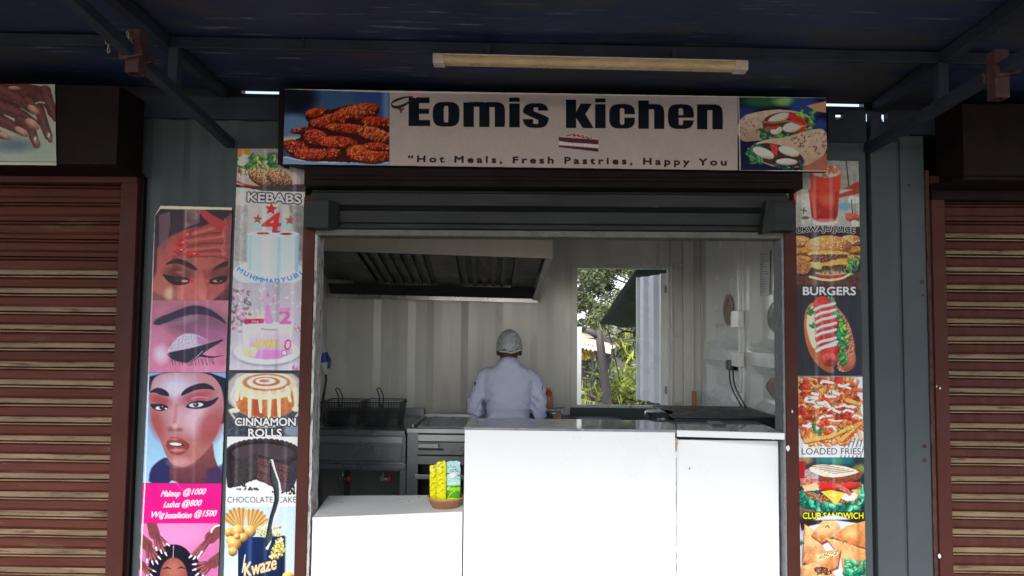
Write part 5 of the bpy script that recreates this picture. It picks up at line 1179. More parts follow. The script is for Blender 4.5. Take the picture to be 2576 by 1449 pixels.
ink(rc_(2242, 757, 2320, 971), se(2340, 900, 98, 115, 4)); cutb(rc_(2225, 972, 2460, 1030), rc_(2320, 825, 2360, 990), rc_(2225, 740, 2241, 970)); ink(rc_(2242, 757, 2320, 971), rc_(2361, 850, 2437, 972))
ink(se(2562, 880, 98, 94)); cutb(se(2562, 880, 17, 64, 5)); ink(rc_(2540, 868, 2660, 886)); cutb(rc_(2562, 888, 2668, 908)); ink(rc_(2545, 868, 2580, 888))
ink(rc_(2684, 788, 2762, 976), se(2781, 900, 98, 113, 4)); cutb(rc_(2668, 977, 2900, 1030), rc_(2762, 832, 2800, 990), rc_(2664, 770, 2683, 980)); ink(rc_(2801, 850, 2878, 976), rc_(2684, 850, 2761, 976))
# whisk
for r in (1, .78, .55, .3, .08): cv.line([(535, 728), (470, 730+(1-r)*12), (400, 752+(1-r)*18), (374, 782), (385+(1-r)*10, 815-(1-r)*14), (450, 822-(1-r)*26), (548, 745)], 5.5, (26, 24, 26), curve=2)
cv.poly([(522, 716), (568, 700), (640, 700), (556, 742)], (165, 100, 118)); cv.poly([(400, 812), (450, 822), (478, 812), (476, 832), (458, 828), (456, 856), (445, 856), (442, 830)], (58, 34, 36), smooth=1)
# cake slice
cv.poly([(1641, 1032), (1782, 1000), (1941, 1050), (1941, 1062), (1641, 1040)], (150, 112, 112)); cv.poly([(1641, 1034), (1941, 1055), (1941, 1090), (1850, 1082), (1740, 1078), (1641, 1064)], (52, 30, 34)); cv.poly([(1641, 1064), (1740, 1078), (1941, 1092), (1941, 1118), (1800, 1104), (1641, 1094)], (148, 136, 136)); cv.poly([(1641, 1096), (1760, 1104), (1941, 1120), (1941, 1146), (1641, 1110)], (50, 28, 30))
cv.line([(1700, 1026), (1770, 1008), (1745, 1032), (1800, 1012), (1780, 1036), (1830, 1020), (1815, 1042), (1860, 1030), (1850, 1046), (1890, 1040)], 6, (40, 24, 28), curve=1)
cv.text('\u201cHot Meals, Fresh Pastries, Happy You', 1705, 1211, 47, (26, 18, 20), width=2400, bold=.06, space=1.45, rot=.62)
# wraps picture
k = 540/1397*.6708; cv.org(2740*.6708, 340*.6708, k); cv.setclip(68, 0, 960, 778)
cv.poly([(60, 0), (960, 0), (960, 800), (60, 800)], (16, 18, 36)); cv.ell(300, 100, 180, 60, (30, 70, 40), soft=12); cv.ell(530, 105, 110, 45, (95, 130, 75), soft=10); cv.ell(720, 170, 150, 110, (30, 50, 100), soft=14); cv.ell(150, 210, 110, 60, (24, 38, 80), soft=12); cv.ell(870, 330, 90, 60, (28, 44, 92), soft=12)
cv.poly([(735, 145), (930, 100), (930, 215), (830, 200)], (150, 108, 82), soft=3); cv.poly([(600, 800), (800, 690), (950, 590), (950, 800)], (120, 70, 56), soft=2)
to = (150, 132, 116); cv.poly([(68, 255), (300, 195), (500, 178), (720, 215), (805, 290), (800, 370), (700, 420), (480, 470), (300, 480), (68, 505)], to, tex=.1, ts=9, smooth=2, grad=(118, 98, 84))
cv.poly([(295, 330), (350, 240), (520, 200), (720, 230), (790, 310), (730, 390), (500, 462), (360, 452)], (70, 40, 34), smooth=2)
cv.blobs(26, (300, 360, 560, 460), 38, [(40, 80, 50), (60, 100, 60), (26, 54, 38)], 3, al=.9); cv.blobs(34, (600, 200, 810, 400), 34, [(70, 120, 50), (110, 145, 60), (44, 90, 48)], 4, al=.9)
cv.ell(470, 265, 110, 42, (172, 150, 128), -18, tex=.1, shade=.3); cv.ell(600, 355, 95, 48, (178, 156, 134), -8, tex=.1, shade=.3); cv.ell(445, 385, 60, 38, (180, 160, 134), -16, shade=.3)
cv.poly([(565, 220), (620, 220), (740, 310), (735, 340), (660, 330), (560, 260)], (172, 32, 38), tex=.2); cv.poly([(340, 350), (480, 345), (440, 375), (350, 380)], (158, 40, 34)); cv.poly([(640, 390), (700, 350), (740, 345), (690, 410)], (168, 34, 34))
cv.line([(305, 300), (420, 310), (560, 290), (680, 330)], 20, (120, 74, 58), curve=1)
cv.poly([(160, 640), (190, 540), (300, 480), (560, 450), (760, 380), (935, 362), (940, 600), (830, 680), (720, 735), (560, 755), (420, 745), (230, 660)], to, tex=.1, ts=9, smooth=2, grad=(128, 106, 90))
cv.poly([(175, 630), (210, 540), (330, 500), (500, 530), (680, 610), (725, 690), (690, 735), (520, 748), (330, 700)], (46, 34, 34), smooth=2); cv.blobs(30, (160, 520, 300, 700), 34, [(34, 74, 60), (60, 100, 70)], 6, al=.9); cv.blobs(24, (430, 690, 720, 750), 34, [(34, 60, 56), (24, 44, 44)], 7, al=.9)
cv.ell(320, 605, 110, 46, (176, 158, 140), 22, shade=.3, tex=.1); cv.ell(565, 590, 105, 42, (180, 160, 142), 18, shade=.3, tex=.1); cv.ell(545, 690, 105, 32, (170, 146, 134), 2, shade=.3); cv.poly([(380, 520), (460, 520), (450, 640), (400, 600)], (150, 48, 44), tex=.3)
cv.blobs(26, (90, 250, 280, 430), 12, [(60, 40, 32), (95, 66, 50)], 8, al=.7, shade=0); cv.blobs(46, (560, 400, 930, 640), 13, [(80, 40, 34), (62, 44, 40), (110, 60, 44)], 9, al=.75, shade=0, inside=[(560, 460), (920, 380), (930, 580), (760, 650)])
cv.noclip(); cv.org(0, 0, 1); cv.line([(1858, 243), (1862, 430)], 2, (160, 150, 146)); cv.line([(711, 222), (980, 231), (2078, 245)], 4, (190, 170, 158), al=.8)
cv.line([(860, 425), (2080, 431)], 3.5, (176, 164, 158))
sg = thing('sign_board', 'long printed kitchen sign board with fried chicken and wraps pictures above the hatch', 'sign', tuple(at(1400, 330, -.2)))
SY = -.172; Q = [(717, 223.5), (2078, 246), (2081, 431.5), (712, 413)]
sf = cv.sheet('printed_face', SY, Q, sg, mat_=M['print_matte'], gain=lambda v: gain(v)*1.02, wob=.0006)
b = MB(); C4 = [at(u, v, SY+.002) for u, v in Q]; b.prism([C4[0], C4[1], C4[2], C4[3]], (0, .034, 0)); b.build('board', M['dark_brown'], sg)
b = MB(); e = [at(u, v, -.15) for u, v in ((702, 222), (716, 223), (711, 414), (699, 412))]; b.prism(e, (0, .1, 0)); b.build('side_bracket', M['dark_brown'], sg)

# ---- nail poster on the left shutter box
k = 560/1844*.6708; cv = Cv(-60, 205, 142, 417, (150, 150, 136)); cv.org(0, 280*.6708, k)
cv.poly([(-400, 780), (700, 700), (700, 1100), (-400, 1100)], (138, 148, 132), soft=30); cv.ell(150, 870, 260, 80, (88, 102, 110), soft=20)
sk_ = (86, 50, 48)
cv.poly([(-300, 100), (550, 115), (600, 270), (680, 420), (690, 545), (600, 520), (560, 400), (480, 330), (300, 400), (-300, 560)], (82, 46, 44), tex=.15, ts=10, smooth=1)
for pts, w, w1 in ((([(-200, 150), (100, 220), (300, 360), (420, 440)]), 190, 90), (([(-250, 330), (100, 420), (300, 520), (430, 610)]), 190, 90), (([(-260, 520), (0, 560), (180, 650), (280, 710)]), 170, 84), (([(-300, 640), (-150, 690), (60, 760)]), 150, 70), (([(330, 330), (480, 420), (540, 600), (600, 760)]), 130, 84), (([(250, 560), (380, 640), (410, 760), (450, 860)]), 120, 80), (([(560, 200), (640, 420), (690, 540)]), 120, 70)):
    cv.line(pts, w*1.12, (44, 26, 32), w1=w1*1.15, soft=3); cv.line(pts, w, sk_, w1=w1, tex=.25, soft=3, curve=1); cv.line([(x-8, y-22) for x, y in pts], w*.3, (112, 70, 62), w1=w1*.3, soft=6, al=.6, curve=1)
for x, y, rx, ry, ro in ((415, 435, 88, 42, 38), (400, 610, 100, 52, 36), (270, 705, 100, 42, 34), (60, 755, 85, 38, 30), (180, 165, 80, 24, 4), (608, 770, 76, 34, 70), (440, 830, 84, 48, 72)):
    cv.ell(x, y, rx, ry, (150, 108, 96) if ro < 60 else (104, 74, 68), ro, soft=1.2, shade=.35); cv.ell(x-8, y-10, rx*.5, ry*.3, (186, 146, 132), ro, al=.5, soft=2)
cv.ell(600, 750, 10, 26, (210, 205, 200), 20, soft=1.2); cv.ell(436, 790, 10, 24, (220, 205, 205), 10, soft=1.2); cv.line([(440, 355), (490, 335), (550, 350)], 16, (150, 150, 150), curve=1)
cv.org(0, 0, 1); cv.line([(-60, 405), (140, 408)], 2, (90, 88, 80)); cv.poly([(-60, 407), (142, 409), (142, 420), (-60, 420)], (165, 160, 150))
o = cv.sheet('nail_poster', -.256, [(-60, 210), (138, 212), (142, 416), (-60, 414)], None, gain=lambda v: gain(v)*1.7, wob=.0008, seed=4)
tag(o, 'printed nail salon poster with manicured hands on the dark shutter box', 'poster')

# ---- beauty price poster (left)
cv = Cv(345, 516, 586, 1600, (70, 40, 48)); cv.org(0, 483)
cv.setclip(1100, 90, 1760, 818)
cv.poly([(1100, 90), (1760, 90), (1760, 820), (1100, 820)], (34, 26, 34), grad=(58, 34, 42), tex=.2, ts=20)
cv.poly([(1140, 500), (1200, 400), (1320, 310), (1500, 255), (1760, 230), (1760, 820), (1140, 820)], (120, 52, 50), tex=.12, ts=22, grad=(176, 92, 84), smooth=1, soft=6)
cv.ell(1200, 760, 120, 110, (150, 92, 78), soft=30, al=.7); cv.ell(1290, 770, 46, 50, (218, 170, 140), soft=14, al=.8); cv.ell(1540, 760, 44, 110, (205, 118, 108), soft=12, al=.6, rot=-8); cv.line([(1540, 600), (1580, 720), (1570, 800)], 26, (120, 50, 48), soft=6, al=.6, curve=1); cv.poly([(1140, 420), (1190, 400), (1180, 600), (1140, 700)], (60, 36, 44), soft=8)
cv.ell(1640, 700, 130, 100, (150, 74, 72), soft=20, al=.5)
for (a, b, w) in (((1760, 250), (1420, 330), 96), ((1760, 345), (1365, 385), 84), ((1760, 420), (1350, 452), 74), ((1760, 480), (1420, 478), 56)):
    cv.line([a, ((a[0]+b[0])/2, (a[1]+b[1])/2-16), b], w*1.12, (70, 24, 28), soft=4, w1=w*.62); cv.line([a, ((a[0]+b[0])/2, (a[1]+b[1])/2-16), b], w, (132, 54, 52), w1=w*.5, soft=3, tex=.12); cv.line([(a[0], a[1]-w*.22), (b[0]+40, b[1]-w*.16)], w*.25, (168, 84, 74), soft=4, al=.7)
cv.line([(1520, 140), (1570, 190), (1660, 250), (1760, 300)], 44, (140, 44, 46), w1=110, soft=3, curve=1)
for x, y, ro in ((1400, 325, -24), (1365, 385, -6), (1352, 440, -14), (1450, 470, 0)): cv.ell(x, y, 52, 17, (176, 28, 34), ro, shade=.3); cv.ell(x+16, y-5, 9, 4, (240, 150, 140), ro)
cv.poly([(1238, 556), (1285, 515), (1350, 500), (1425, 528), (1496, 578), (1480, 598), (1405, 566), (1345, 538), (1292, 541)], (28, 22, 30), soft=2, smooth=1); cv.poly([(1590, 606), (1625, 560), (1722, 512), (1722, 560), (1660, 580)], (30, 22, 30), soft=2, smooth=1)
cv.ell(1350, 615, 115, 54, (84, 46, 40), 4, soft=12, al=.8); cv.ell(1655, 615, 90, 46, (92, 40, 42), -8, soft=12, al=.8); cv.poly([(1215, 612), (1290, 636), (1400, 640), (1450, 672), (1400, 700), (1330, 706), (1270, 680)], (22, 16, 24), soft=3, smooth=1); cv.poly([(1555, 676), (1620, 646), (1700, 625), (1724, 650), (1690, 690), (1610, 700)], (26, 18, 26), soft=3, smooth=1)
cv.ell(1350, 665, 26, 18, (50, 30, 34)); cv.ell(1395, 672, 26, 10, (176, 118, 112)); cv.ell(1640, 672, 36, 10, (170, 112, 108)); cv.ell(1650, 668, 16, 13, (30, 22, 26)); cv.ell(1446, 674, 18, 14, (230, 40, 66), soft=3); cv.ell(1570, 672, 12, 9, (226, 60, 76), soft=3); cv.ell(1350, 608, 30, 10, (170, 96, 84), al=.7, soft=3)
cv.poly([(1200, 172), (1284, 150), (1286, 240), (1262, 380), (1236, 440), (1200, 400)], (92, 70, 82), soft=1.5, al=.75); cv.poly([(1398, 125), (1512, 125), (1505, 230), (1395, 275)], (110, 84, 86), tex=.4, ts=8, soft=1.5, al=.75); cv.line([(1400, 130), (1392, 500), (1372, 818)], 26, (226, 160, 150), al=.22, soft=5); cv.line([(1480, 130), (1476, 818)], 14, (230, 170, 160), al=.16, soft=4)  # whitish reflections and glare streaks of the glossy sheet, painted into the print
cv.poly([(1750, 160), (1690, 200), (1700, 250), (1672, 300), (1690, 380), (1664, 430), (1680, 480), (1740, 520), (1760, 520), (1760, 160)], (160, 92, 92), tex=.2, al=.6, rough=2)
cv.line([(1320, 500), (1318, 818)], 40, (70, 20, 26), al=.4, soft=6); cv.line([(1728, 100), (1720, 820)], 50, (60, 20, 30), al=.35, soft=7)  # dark streaks: shade of the sheet's waves painted in
cv.setclip(1100, 818, 1760, 1362); cv.poly([(1100, 818), (1760, 818), (1760, 1365), (1100, 1365)], (160, 98, 118), grad=(196, 118, 150), tex=.1, ts=30)
cv.ell(1500, 990, 230, 110, (112, 74, 98), 6, soft=26, al=.9); cv.ell(1600, 1080, 140, 60, (150, 90, 130), 14, soft=18, al=.8); cv.ell(1400, 960, 90, 30, (150, 116, 132), -14, soft=10, al=.6)
cv.poly([(1150, 990), (1200, 945), (1310, 905), (1400, 866), (1480, 852), (1570, 874), (1650, 925), (1690, 962), (1714, 1004), (1640, 956), (1560, 926), (1450, 922), (1340, 950), (1260, 985), (1190, 1010)], (46, 38, 62), soft=3, smooth=1, tex=.15)
for i in range(26): x = 1150+i*9; cv.line([(x, 1004-i*1.5), (x+16, 955-i*2.4)], 3, (60, 42, 62), al=.7)
cv.poly([(1256, 1212), (1300, 1132), (1368, 1076), (1432, 1064), (1520, 1086), (1580, 1132), (1510, 1160), (1400, 1184), (1300, 1204)], (184, 172, 198), tex=.12, ts=3, relief=.2, smooth=1, soft=3); cv.poly([(1480, 1080), (1580, 1125), (1660, 1110), (1560, 1160), (1490, 1150)], (170, 104, 150), soft=6, al=.8)
cv.poly([(1255, 1218), (1330, 1200), (1450, 1178), (1560, 1146), (1714, 1100), (1630, 1156), (1560, 1196), (1490, 1258), (1420, 1292), (1340, 1280), (1280, 1252)], (38, 40, 58), soft=2, smooth=1)
cv.line([(1500, 1230), (1600, 1250), (1690, 1232)], 22, (34, 32, 50), w1=3, curve=1); cv.line([(1430, 1282), (1480, 1250), (1530, 1200)], 7, (150, 130, 150))
rng = random.Random(2)
for i in range(34): x = 1280+i*10; cv.line([(x, 1255+rng.uniform(-6, 6)), (x+rng.uniform(-4, 22), 1290+rng.uniform(0, 26))], 3, (40, 32, 50), al=.8)
cv.ell(1215, 1225, 50, 62, (240, 200, 222), soft=18, al=.8); cv.ell(1180, 1100, 60, 60, (180, 120, 150), soft=20, al=.5)
for x in (1395, 1480, 1565): cv.line([(x, 818), (x-4, 1362)], 14, (225, 180, 205), al=.22, soft=5)  # pale streaks: film glare painted over the eye picture
cv.noclip(); cv.org(0, 966)
cv.setclip(1060, -83, 1760, 748)
cv.poly([(1060, -90), (1760, -90), (1760, 760), (1060, 760)], (112, 158, 204), grad=(150, 190, 222))
cv.ell(1690, 520, 60, 240, (172, 206, 232), soft=20)
cv.poly([(1120, 760), (1130, 650), (1180, 590), (1260, 545), (1320, 600), (1300, 760)], (34, 36, 84), soft=5, smooth=1); cv.poly([(1280, 600), (1500, 560), (1600, 400), (1625, 600), (1700, 690), (1700, 760), (1280, 760)], (132, 72, 66), grad=(84, 44, 60), soft=4, smooth=1, tex=.08); cv.poly([(1560, 650), (1700, 600), (1705, 760), (1560, 760)], (52, 40, 84), soft=10, al=.8)
cv.poly([(1110, -90), (1720, -90), (1712, 120), (1700, 300), (1640, 300), (1660, 60), (1560, -40), (1240, -40), (1150, 60), (1120, 60)], (30, 24, 44), soft=4, smooth=1)
cv.poly([(1130, 60), (1160, -60), (1280, -90), (1560, -90), (1650, -20), (1688, 80), (1690, 230), (1640, 380), (1570, 500), (1460, 600), (1380, 632), (1300, 610), (1250, 540), (1200, 400), (1150, 300), (1128, 180)], (172, 122, 134), grad=(156, 92, 88), soft=3, smooth=2, tex=.05, ts=20)
cv.ell(1330, 30, 140, 90, (192, 190, 214), soft=34, al=.85); cv.ell(1480, 260, 120, 110, (196, 168, 182), -30, soft=34, al=.85); cv.ell(1330, 240, 60, 110, (186, 150, 166), soft=22, al=.7); cv.ell(1180, 300, 46, 110, (150, 62, 62), -16, soft=16, al=.75); cv.ell(1590, 320, 90, 130, (150, 62, 66), 24, soft=22, al=.75); cv.ell(1360, 590, 80, 34, (196, 150, 150), soft=14, al=.7); cv.line([(1330, 160), (1318, 300)], 26, (150, 66, 62), al=.5, soft=6); cv.ell(1292, 340, 30, 20, (120, 58, 56), soft=6, al=.6); cv.ell(1350, 345, 30, 14, (110, 50, 52), soft=5, al=.6); cv.ell(1318, 318, 22, 22, (206, 164, 166), soft=6, al=.6)
cv.ell(1205, 120, 80, 44, (146, 62, 62), 14, soft=14, al=.85); cv.ell(1480, 100, 120, 50, (150, 66, 82), -12, soft=16, al=.85)
cv.poly([(1126, 70), (1150, 40), (1200, 24), (1262, 52), (1284, 96), (1220, 86), (1165, 62)], (36, 30, 54), soft=2, smooth=1); cv.poly([(1360, 92), (1384, 46), (1450, 10), (1530, -10), (1590, 6), (1632, 52), (1560, 34), (1470, 46), (1400, 80)], (38, 28, 48), soft=2, smooth=1)
cv.poly([(1122, 150), (1180, 150), (1240, 150), (1280, 180), (1230, 205), (1170, 200)], (32, 28, 54), soft=2, smooth=1); cv.ell(1200, 182, 26, 13, (206, 224, 240)); cv.ell(1222, 176, 20, 16, (44, 34, 54)); cv.ell(1252, 186, 10, 6, (214, 220, 232))
cv.poly([(1392, 178), (1430, 140), (1500, 122), (1580, 132), (1664, 86), (1610, 160), (1540, 184), (1470, 190)], (34, 28, 52), soft=2, smooth=1); cv.ell(1480, 158, 54, 17, (196, 212, 232), -4); cv.ell(1478, 156, 22, 18, (60, 40, 60)); cv.ell(1474, 150, 5, 4, WHT); cv.ell(1226, 170, 4, 4, WHT)
cv.line([(1445, 110), (1500, 96), (1570, 104)], 10, (202, 130, 130), al=.7, curve=1)
cv.poly([(1246, 452), (1286, 402), (1322, 398), (1348, 402), (1400, 428), (1440, 464), (1400, 520), (1350, 540), (1300, 532), (1268, 506)], (130, 58, 58), soft=2, smooth=1, tex=.1); cv.ell(1332, 456, 56, 16, (60, 26, 34), 4); cv.ell(1326, 454, 46, 11, (226, 226, 232), 4); cv.ell(1340, 500, 54, 12, (196, 130, 124), 0, soft=4, al=.8); cv.ell(1316, 415, 36, 8, (180, 108, 104), 0, soft=3, al=.8)
for x in (1330, 1470): cv.line([(x, -80), (x-10, 740)], 24, (230, 225, 240), al=.10, soft=7)  # faint glare streaks painted over the face
cv.noclip(); cv.poly([(1000, 748), (1760, 752), (1760, 1056), (1000, 1048)], (212, 14, 124), soft=.7, tex=.04, ts=30)
cv.line([(1325, 735), (1345, 765), (1410, 830)], 7, (236, 90, 170), al=.8)
for t_, x, y, w in (('Makeup', 1292, 826, 140), ('@1000', 1470, 812, 165), ('Lashes', 1300, 908, 118), ('@800', 1450, 898, 142), ('Wig', 1190, 984, 104), ('Installation', 1350, 990, 196), ('@1500', 1552, 976, 162)):
    cv.text(t_, x, y, 44, (250, 226, 244), width=w, bold=.012, shear=.42, rot=-1)
cv.org(0, 966); cv.setclip(1000, 1052, 1760, 1900)
cv.poly([(1000, 1050), (1760, 1050), (1760, 1900), (1000, 1900)], (206, 112, 166), grad=(180, 96, 150)); cv.ell(1350, 1120, 220, 120, (222, 140, 190), soft=40, al=.8)
sk2 = (122, 62, 66)
cv.ell(1240, 1400, 120, 160, (24, 18, 40), tex=.3, ts=5, rough=3); cv.ell(1420, 1420, 100, 140, (26, 20, 44), tex=.3, rough=3); cv.ell(1310, 1340, 140, 130, (20, 18, 34), tex=.2); cv.ell(1310, 1460, 104, 150, (146, 76, 68), soft=3, tex=.08); cv.ell(1310, 1400, 60, 60, (176, 108, 96), soft=20, al=.7); cv.line([(1310, 1220), (1306, 1310)], 5, (190, 160, 180)); cv.poly([(1216, 1400), (1260, 1378), (1300, 1398), (1260, 1392)], (40, 22, 30)); cv.poly([(1330, 1396), (1370, 1376), (1410, 1400), (1370, 1390)], (40, 22, 30))
for i in range(6): cv.line([(1450+i*10, 1330+i*8), (1520-i*8, 1350+i*20)], 7, (24, 20, 40), tex=.3)
def hand(base, wrist, tips, w, nail=(246, 226, 238)):
    cv.line([base, wrist], w*1.25, sk2, w1=w*1.5, soft=2, tex=.1)
    for tx, ty in tips:
        mx, my = (wrist[0]+tx)/2, (wrist[1]+ty)/2
        cv.line([wrist, (mx+3, my-3), (tx, ty)], w*.62, (84, 40, 50), w1=w*.34, soft=1.5); cv.line([wrist, (mx, my-3), (tx, ty)], w*.54, sk2, w1=w*.28, soft=1.2, tex=.1); cv.line([(mx-2, my-6), (tx-2, ty-3)], w*.16, (176, 112, 108), soft=2, al=.6)
        dx_, dy_ = tx-mx, ty-my; l = math.hypot(dx_, dy_); cv.line([(tx-dx_/l*6, ty-dy_/l*6), (tx+dx_/l*18, ty+dy_/l*18)], w*.26, nail, w1=w*.14)
hand((1140, 1040), (1165, 1130), [(1265, 1210), (1250, 1280), (1215, 1262), (1178, 1240)], 56); hand((1040, 1150), (1110, 1215), [(1200, 1310), (1182, 1342), (1150, 1345), (1110, 1330)], 56); hand((1040, 1340), (1070, 1370), [(1160, 1410), (1140, 1440), (1110, 1450)], 44)
hand((1680, 1080), (1590, 1160), [(1440, 1300), (1470, 1310), (1500, 1300), (1520, 1270)], 60); hand((1680, 1290), (1610, 1350), [(1470, 1360), (1470, 1400), (1490, 1436), (1530, 1450)], 56)
for i in range(12): a = pi*.95+i*.14; cv.ell(1640+46*cos(a)+2*i, 1110+44*sin(a), 7, 7, (240, 232, 236))
cv.noclip()
# cream border
cv.org(0, 483); cv.poly([(1215, 96), (1760, 104), (1760, 136), (1210, 128), (1170, 180), (1160, 180)], (178, 160, 140)); cv.line([(1166, 180), (1148, 800), (1122, 1400)], 7, (176, 160, 170)); 
cv.org(0, 966); cv.line([(1122, -60), (1096, 700), (1070, 1180), (1050, 1900)], 9, (228, 226, 232)); cv.line([(1712, -60), (1682, 748), (1660, 1200), (1640, 1900)], 6, (222, 220, 228))
cv.org(0, 483); cv.cut([(1150, 80), (1215, 80), (1212, 100), (1160, 190), (1140, 190)])
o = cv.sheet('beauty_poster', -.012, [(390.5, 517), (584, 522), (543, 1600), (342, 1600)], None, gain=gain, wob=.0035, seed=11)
tag(o, 'tall glossy makeup poster with eyes, face and pink price band, leftmost beside the kebab poster', 'poster')

# ---- food posters left of the hatch
cv = Cv(574, 372, 772, 948, (150, 148, 146)); cv.org(0, 0)
cv.setclip(1700, 1100, 2330, 1470)
cv.poly([(1780, 1100), (2330, 1100), (2330, 1500), (1780, 1500)], (112, 108, 106)); cv.poly([(1790, 1100), (1895, 1115), (1880, 1160), (1800, 1190)], (158, 92, 34), soft=1); cv.ell(2060, 1180, 60, 30, (70, 66, 74), soft=6)
cv.ell(1980, 1390, 300, 110, (128, 116, 112), 4, soft=2); cv.ell(2000, 1350, 270, 92, (138, 126, 120), 3, soft=1)
cv.line([(1790, 1370), (1860, 1400), (2040, 1422), (2180, 1408), (2240, 1395)], 14, (138, 34, 34), curve=1); cv.poly([(1780, 1390), (2040, 1432), (2250, 1405), (2260, 1470), (1780, 1470)], (34, 28, 36), tex=.6, ts=3); 
gr_ = [(70, 110, 48), (96, 138, 64), (44, 84, 44), (130, 150, 90)]
cv.blobs(90, (1800, 1180, 2070, 1300), 26, gr_, 21, asp=1.8, edge=(26, 48, 28)); cv.ell(1835, 1210, 36, 46, (170, 166, 160), 30, al=.6); cv.blobs(8, (1800, 1290, 1880, 1330), 18, [(150, 40, 50), (190, 170, 170)], 22)
for x, y, ro in ((1972, 1332, 28), (2105, 1335, 26)):
    cv.ell(x, y+10, 108, 60, (50, 28, 22), ro, soft=2); cv.ell(x, y, 104, 56, (130, 88, 62), ro, tex=.35, ts=4, relief=.8, shade=.5, rough=1.5)
cv.noclip(); cv.org(0, 483); cv.poly([(1700, -20), (2330, -20), (2330, 684), (1700, 684)], (158, 154, 152), tex=.06, ts=16)
cv.poly([(2180, 100), (2330, 100), (2330, 520), (2250, 520)], (112, 108, 108), tex=.25, ts=12, soft=6); cv.poly([(1770, 100), (1870, 100), (1860, 520), (1770, 520)], (136, 132, 132), tex=.12, soft=6)
cv.poly([(1860, -40), (2330, -60), (2330, 0), (1980, -8)], (46, 36, 40), soft=3, tex=.4, ts=3)
cv.poly([(1700, -40), (1880, -30), (1990, 8), (1800, 20), (1700, 30)], (150, 146, 144), soft=2)
cv.text('KEBABS', 2070, 46, 64, (214, 208, 200), width=400, bold=.03, rot=2.5, outline=(22, 20, 22), ow=11)
cv.ell(2030, 625, 275, 112, (150, 158, 168), soft=3); cv.ell(2030, 612, 272, 104, (196, 208, 220), soft=1.5, grad=(176, 192, 206))
cv.poly([(1870, 318), (2255, 318), (2250, 560), (2190, 600), (2060, 622), (1930, 606), (1868, 570)], (158, 186, 204), tex=.03, grad=(172, 198, 214)); cv.line([(2240, 330), (2238, 590)], 34, (118, 144, 166), al=.7, soft=5); cv.line([(1888, 330), (1886, 580)], 24, (130, 156, 176), al=.6, soft=5); cv.ell(2062, 316, 193, 24, (190, 208, 218)); cv.line([(2020, 340), (2016, 610)], 50, (206, 222, 232), al=.5, soft=8)
for x, y, r, c in ((1942, 250, 44, (130, 172, 204)), (2172, 255, 46, (130, 172, 204)), (2046, 128, 52, (156, 30, 34)), (1945, 205, 40, (136, 66, 48)), (2188, 214, 40, (136, 66, 48))):
    cv.poly([(x+(r if i % 2 == 0 else r*.45)*sin(i*pi/5+.1), y-(r if i % 2 == 0 else r*.45)*cos(i*pi/5+.1)) for i in range(10)], c, soft=1)
cv.text('4', 2050, 232, 140, (176, 30, 34), width=136, bold=.03, shear=.15, outline=(80, 16, 20), ow=5); cv.ell(1985, 312, 50, 9, (130, 30, 36)); cv.ell(2160, 316, 46, 9, (130, 30, 36)); cv.ell(2090, 300, 30, 7, (60, 70, 110))
tx = 'MUHMMADYUBU'
for i, c in enumerate(tx):
    f = i/(len(tx)-1); x = 1812+f*468; y = 590+300*(f*(1-f))-20*f+34*f; cv.text(c, x, y, 34, (40, 118, 190), width=34 if c != 'M' else 42, bold=.045, rot=34-66*f)
# second cake
cv.poly([(1700, 684), (2330, 684), (2330, 1400), (1700, 1400)], (164, 156, 166), grad=(196, 188, 200), tex=.04, ts=30)
rr = random.Random(8)
for _ in range(36): cv.ell(rr.uniform(1750, 2300), rr.uniform(700, 980), rr.uniform(6, 14), rr.uniform(6, 14), (214, 206, 214), al=.6, soft=2)
cv.blobs(60, (1745, 740, 1880, 1000), 22, [(90, 84, 84), (120, 112, 112), (70, 66, 70)], 30, asp=3, al=.6); cv.blobs(30, (1745, 730, 1860, 1060), 18, [(206, 130, 160), (222, 160, 184), (190, 100, 140)], 31, asp=1.3, al=.8); cv.blobs(14, (2230, 980, 2300, 1060), 16, [(206, 130, 160), (222, 160, 184)], 32, asp=1.3, al=.7)
cv.ell(2015, 1222, 254, 96, (150, 140, 158), soft=6); cv.ell(2014, 1206, 250, 96, (222, 216, 226), soft=1)
cv.poly([(1830, 1000), (2206, 1000), (2200, 1220), (2120, 1256), (2010, 1266), (1900, 1252), (1834, 1222)], (226, 208, 226), grad=(214, 134, 190), soft=1.5); cv.ell(2018, 1002, 188, 22, (236, 230, 238)); cv.line([(1860, 1020), (1858, 1220)], 40, (236, 226, 236), al=.6, soft=8); cv.poly([(1940, 1195), (2120, 1195), (2130, 1250), (1930, 1256)], (222, 120, 186), soft=8, al=.7)
for x in (1870, 1905, 1945, 1985): cv.line([(x, 950), (x, 906)], 10, (206, 186, 150)); cv.ell(x, 902, 8, 8, (226, 210, 180))
cv.line([(1865, 950), (1990, 950)], 12, (206, 186, 150))
cv.poly([(1988, 985), (2008, 900), (2000, 860), (2022, 842), (2044, 860), (2036, 900), (2070, 985), (2030, 1000)], (214, 130, 180), soft=1.5, smooth=1); cv.ell(2022, 835, 20, 14, (226, 150, 196)); cv.poly([(2010, 790), (2022, 742), (2034, 790)], (196, 90, 150)); cv.poly([(1970, 830), (1982, 784), (1994, 830)], (206, 110, 166)); cv.poly([(2050, 830), (2062, 784), (2074, 830)], (206, 110, 166))
cv.poly([(1842, 964), (1870, 958), (1990, 956), (1990, 990), (1870, 996), (1846, 998)], (172, 24, 84)); cv.text('Juce', 1925, 975, 22, (250, 220, 232), bold=.01)
cv.text('2', 2152, 945, 92, (206, 92, 158), width=84, bold=.06); cv.ell(2135, 888, 26, 15, (226, 130, 180), 20); cv.ell(2172, 886, 26, 15, (226, 130, 180), -20)
cv.text('Princess', 2030, 1036, 18, (110, 40, 80), width=110, bold=.01)
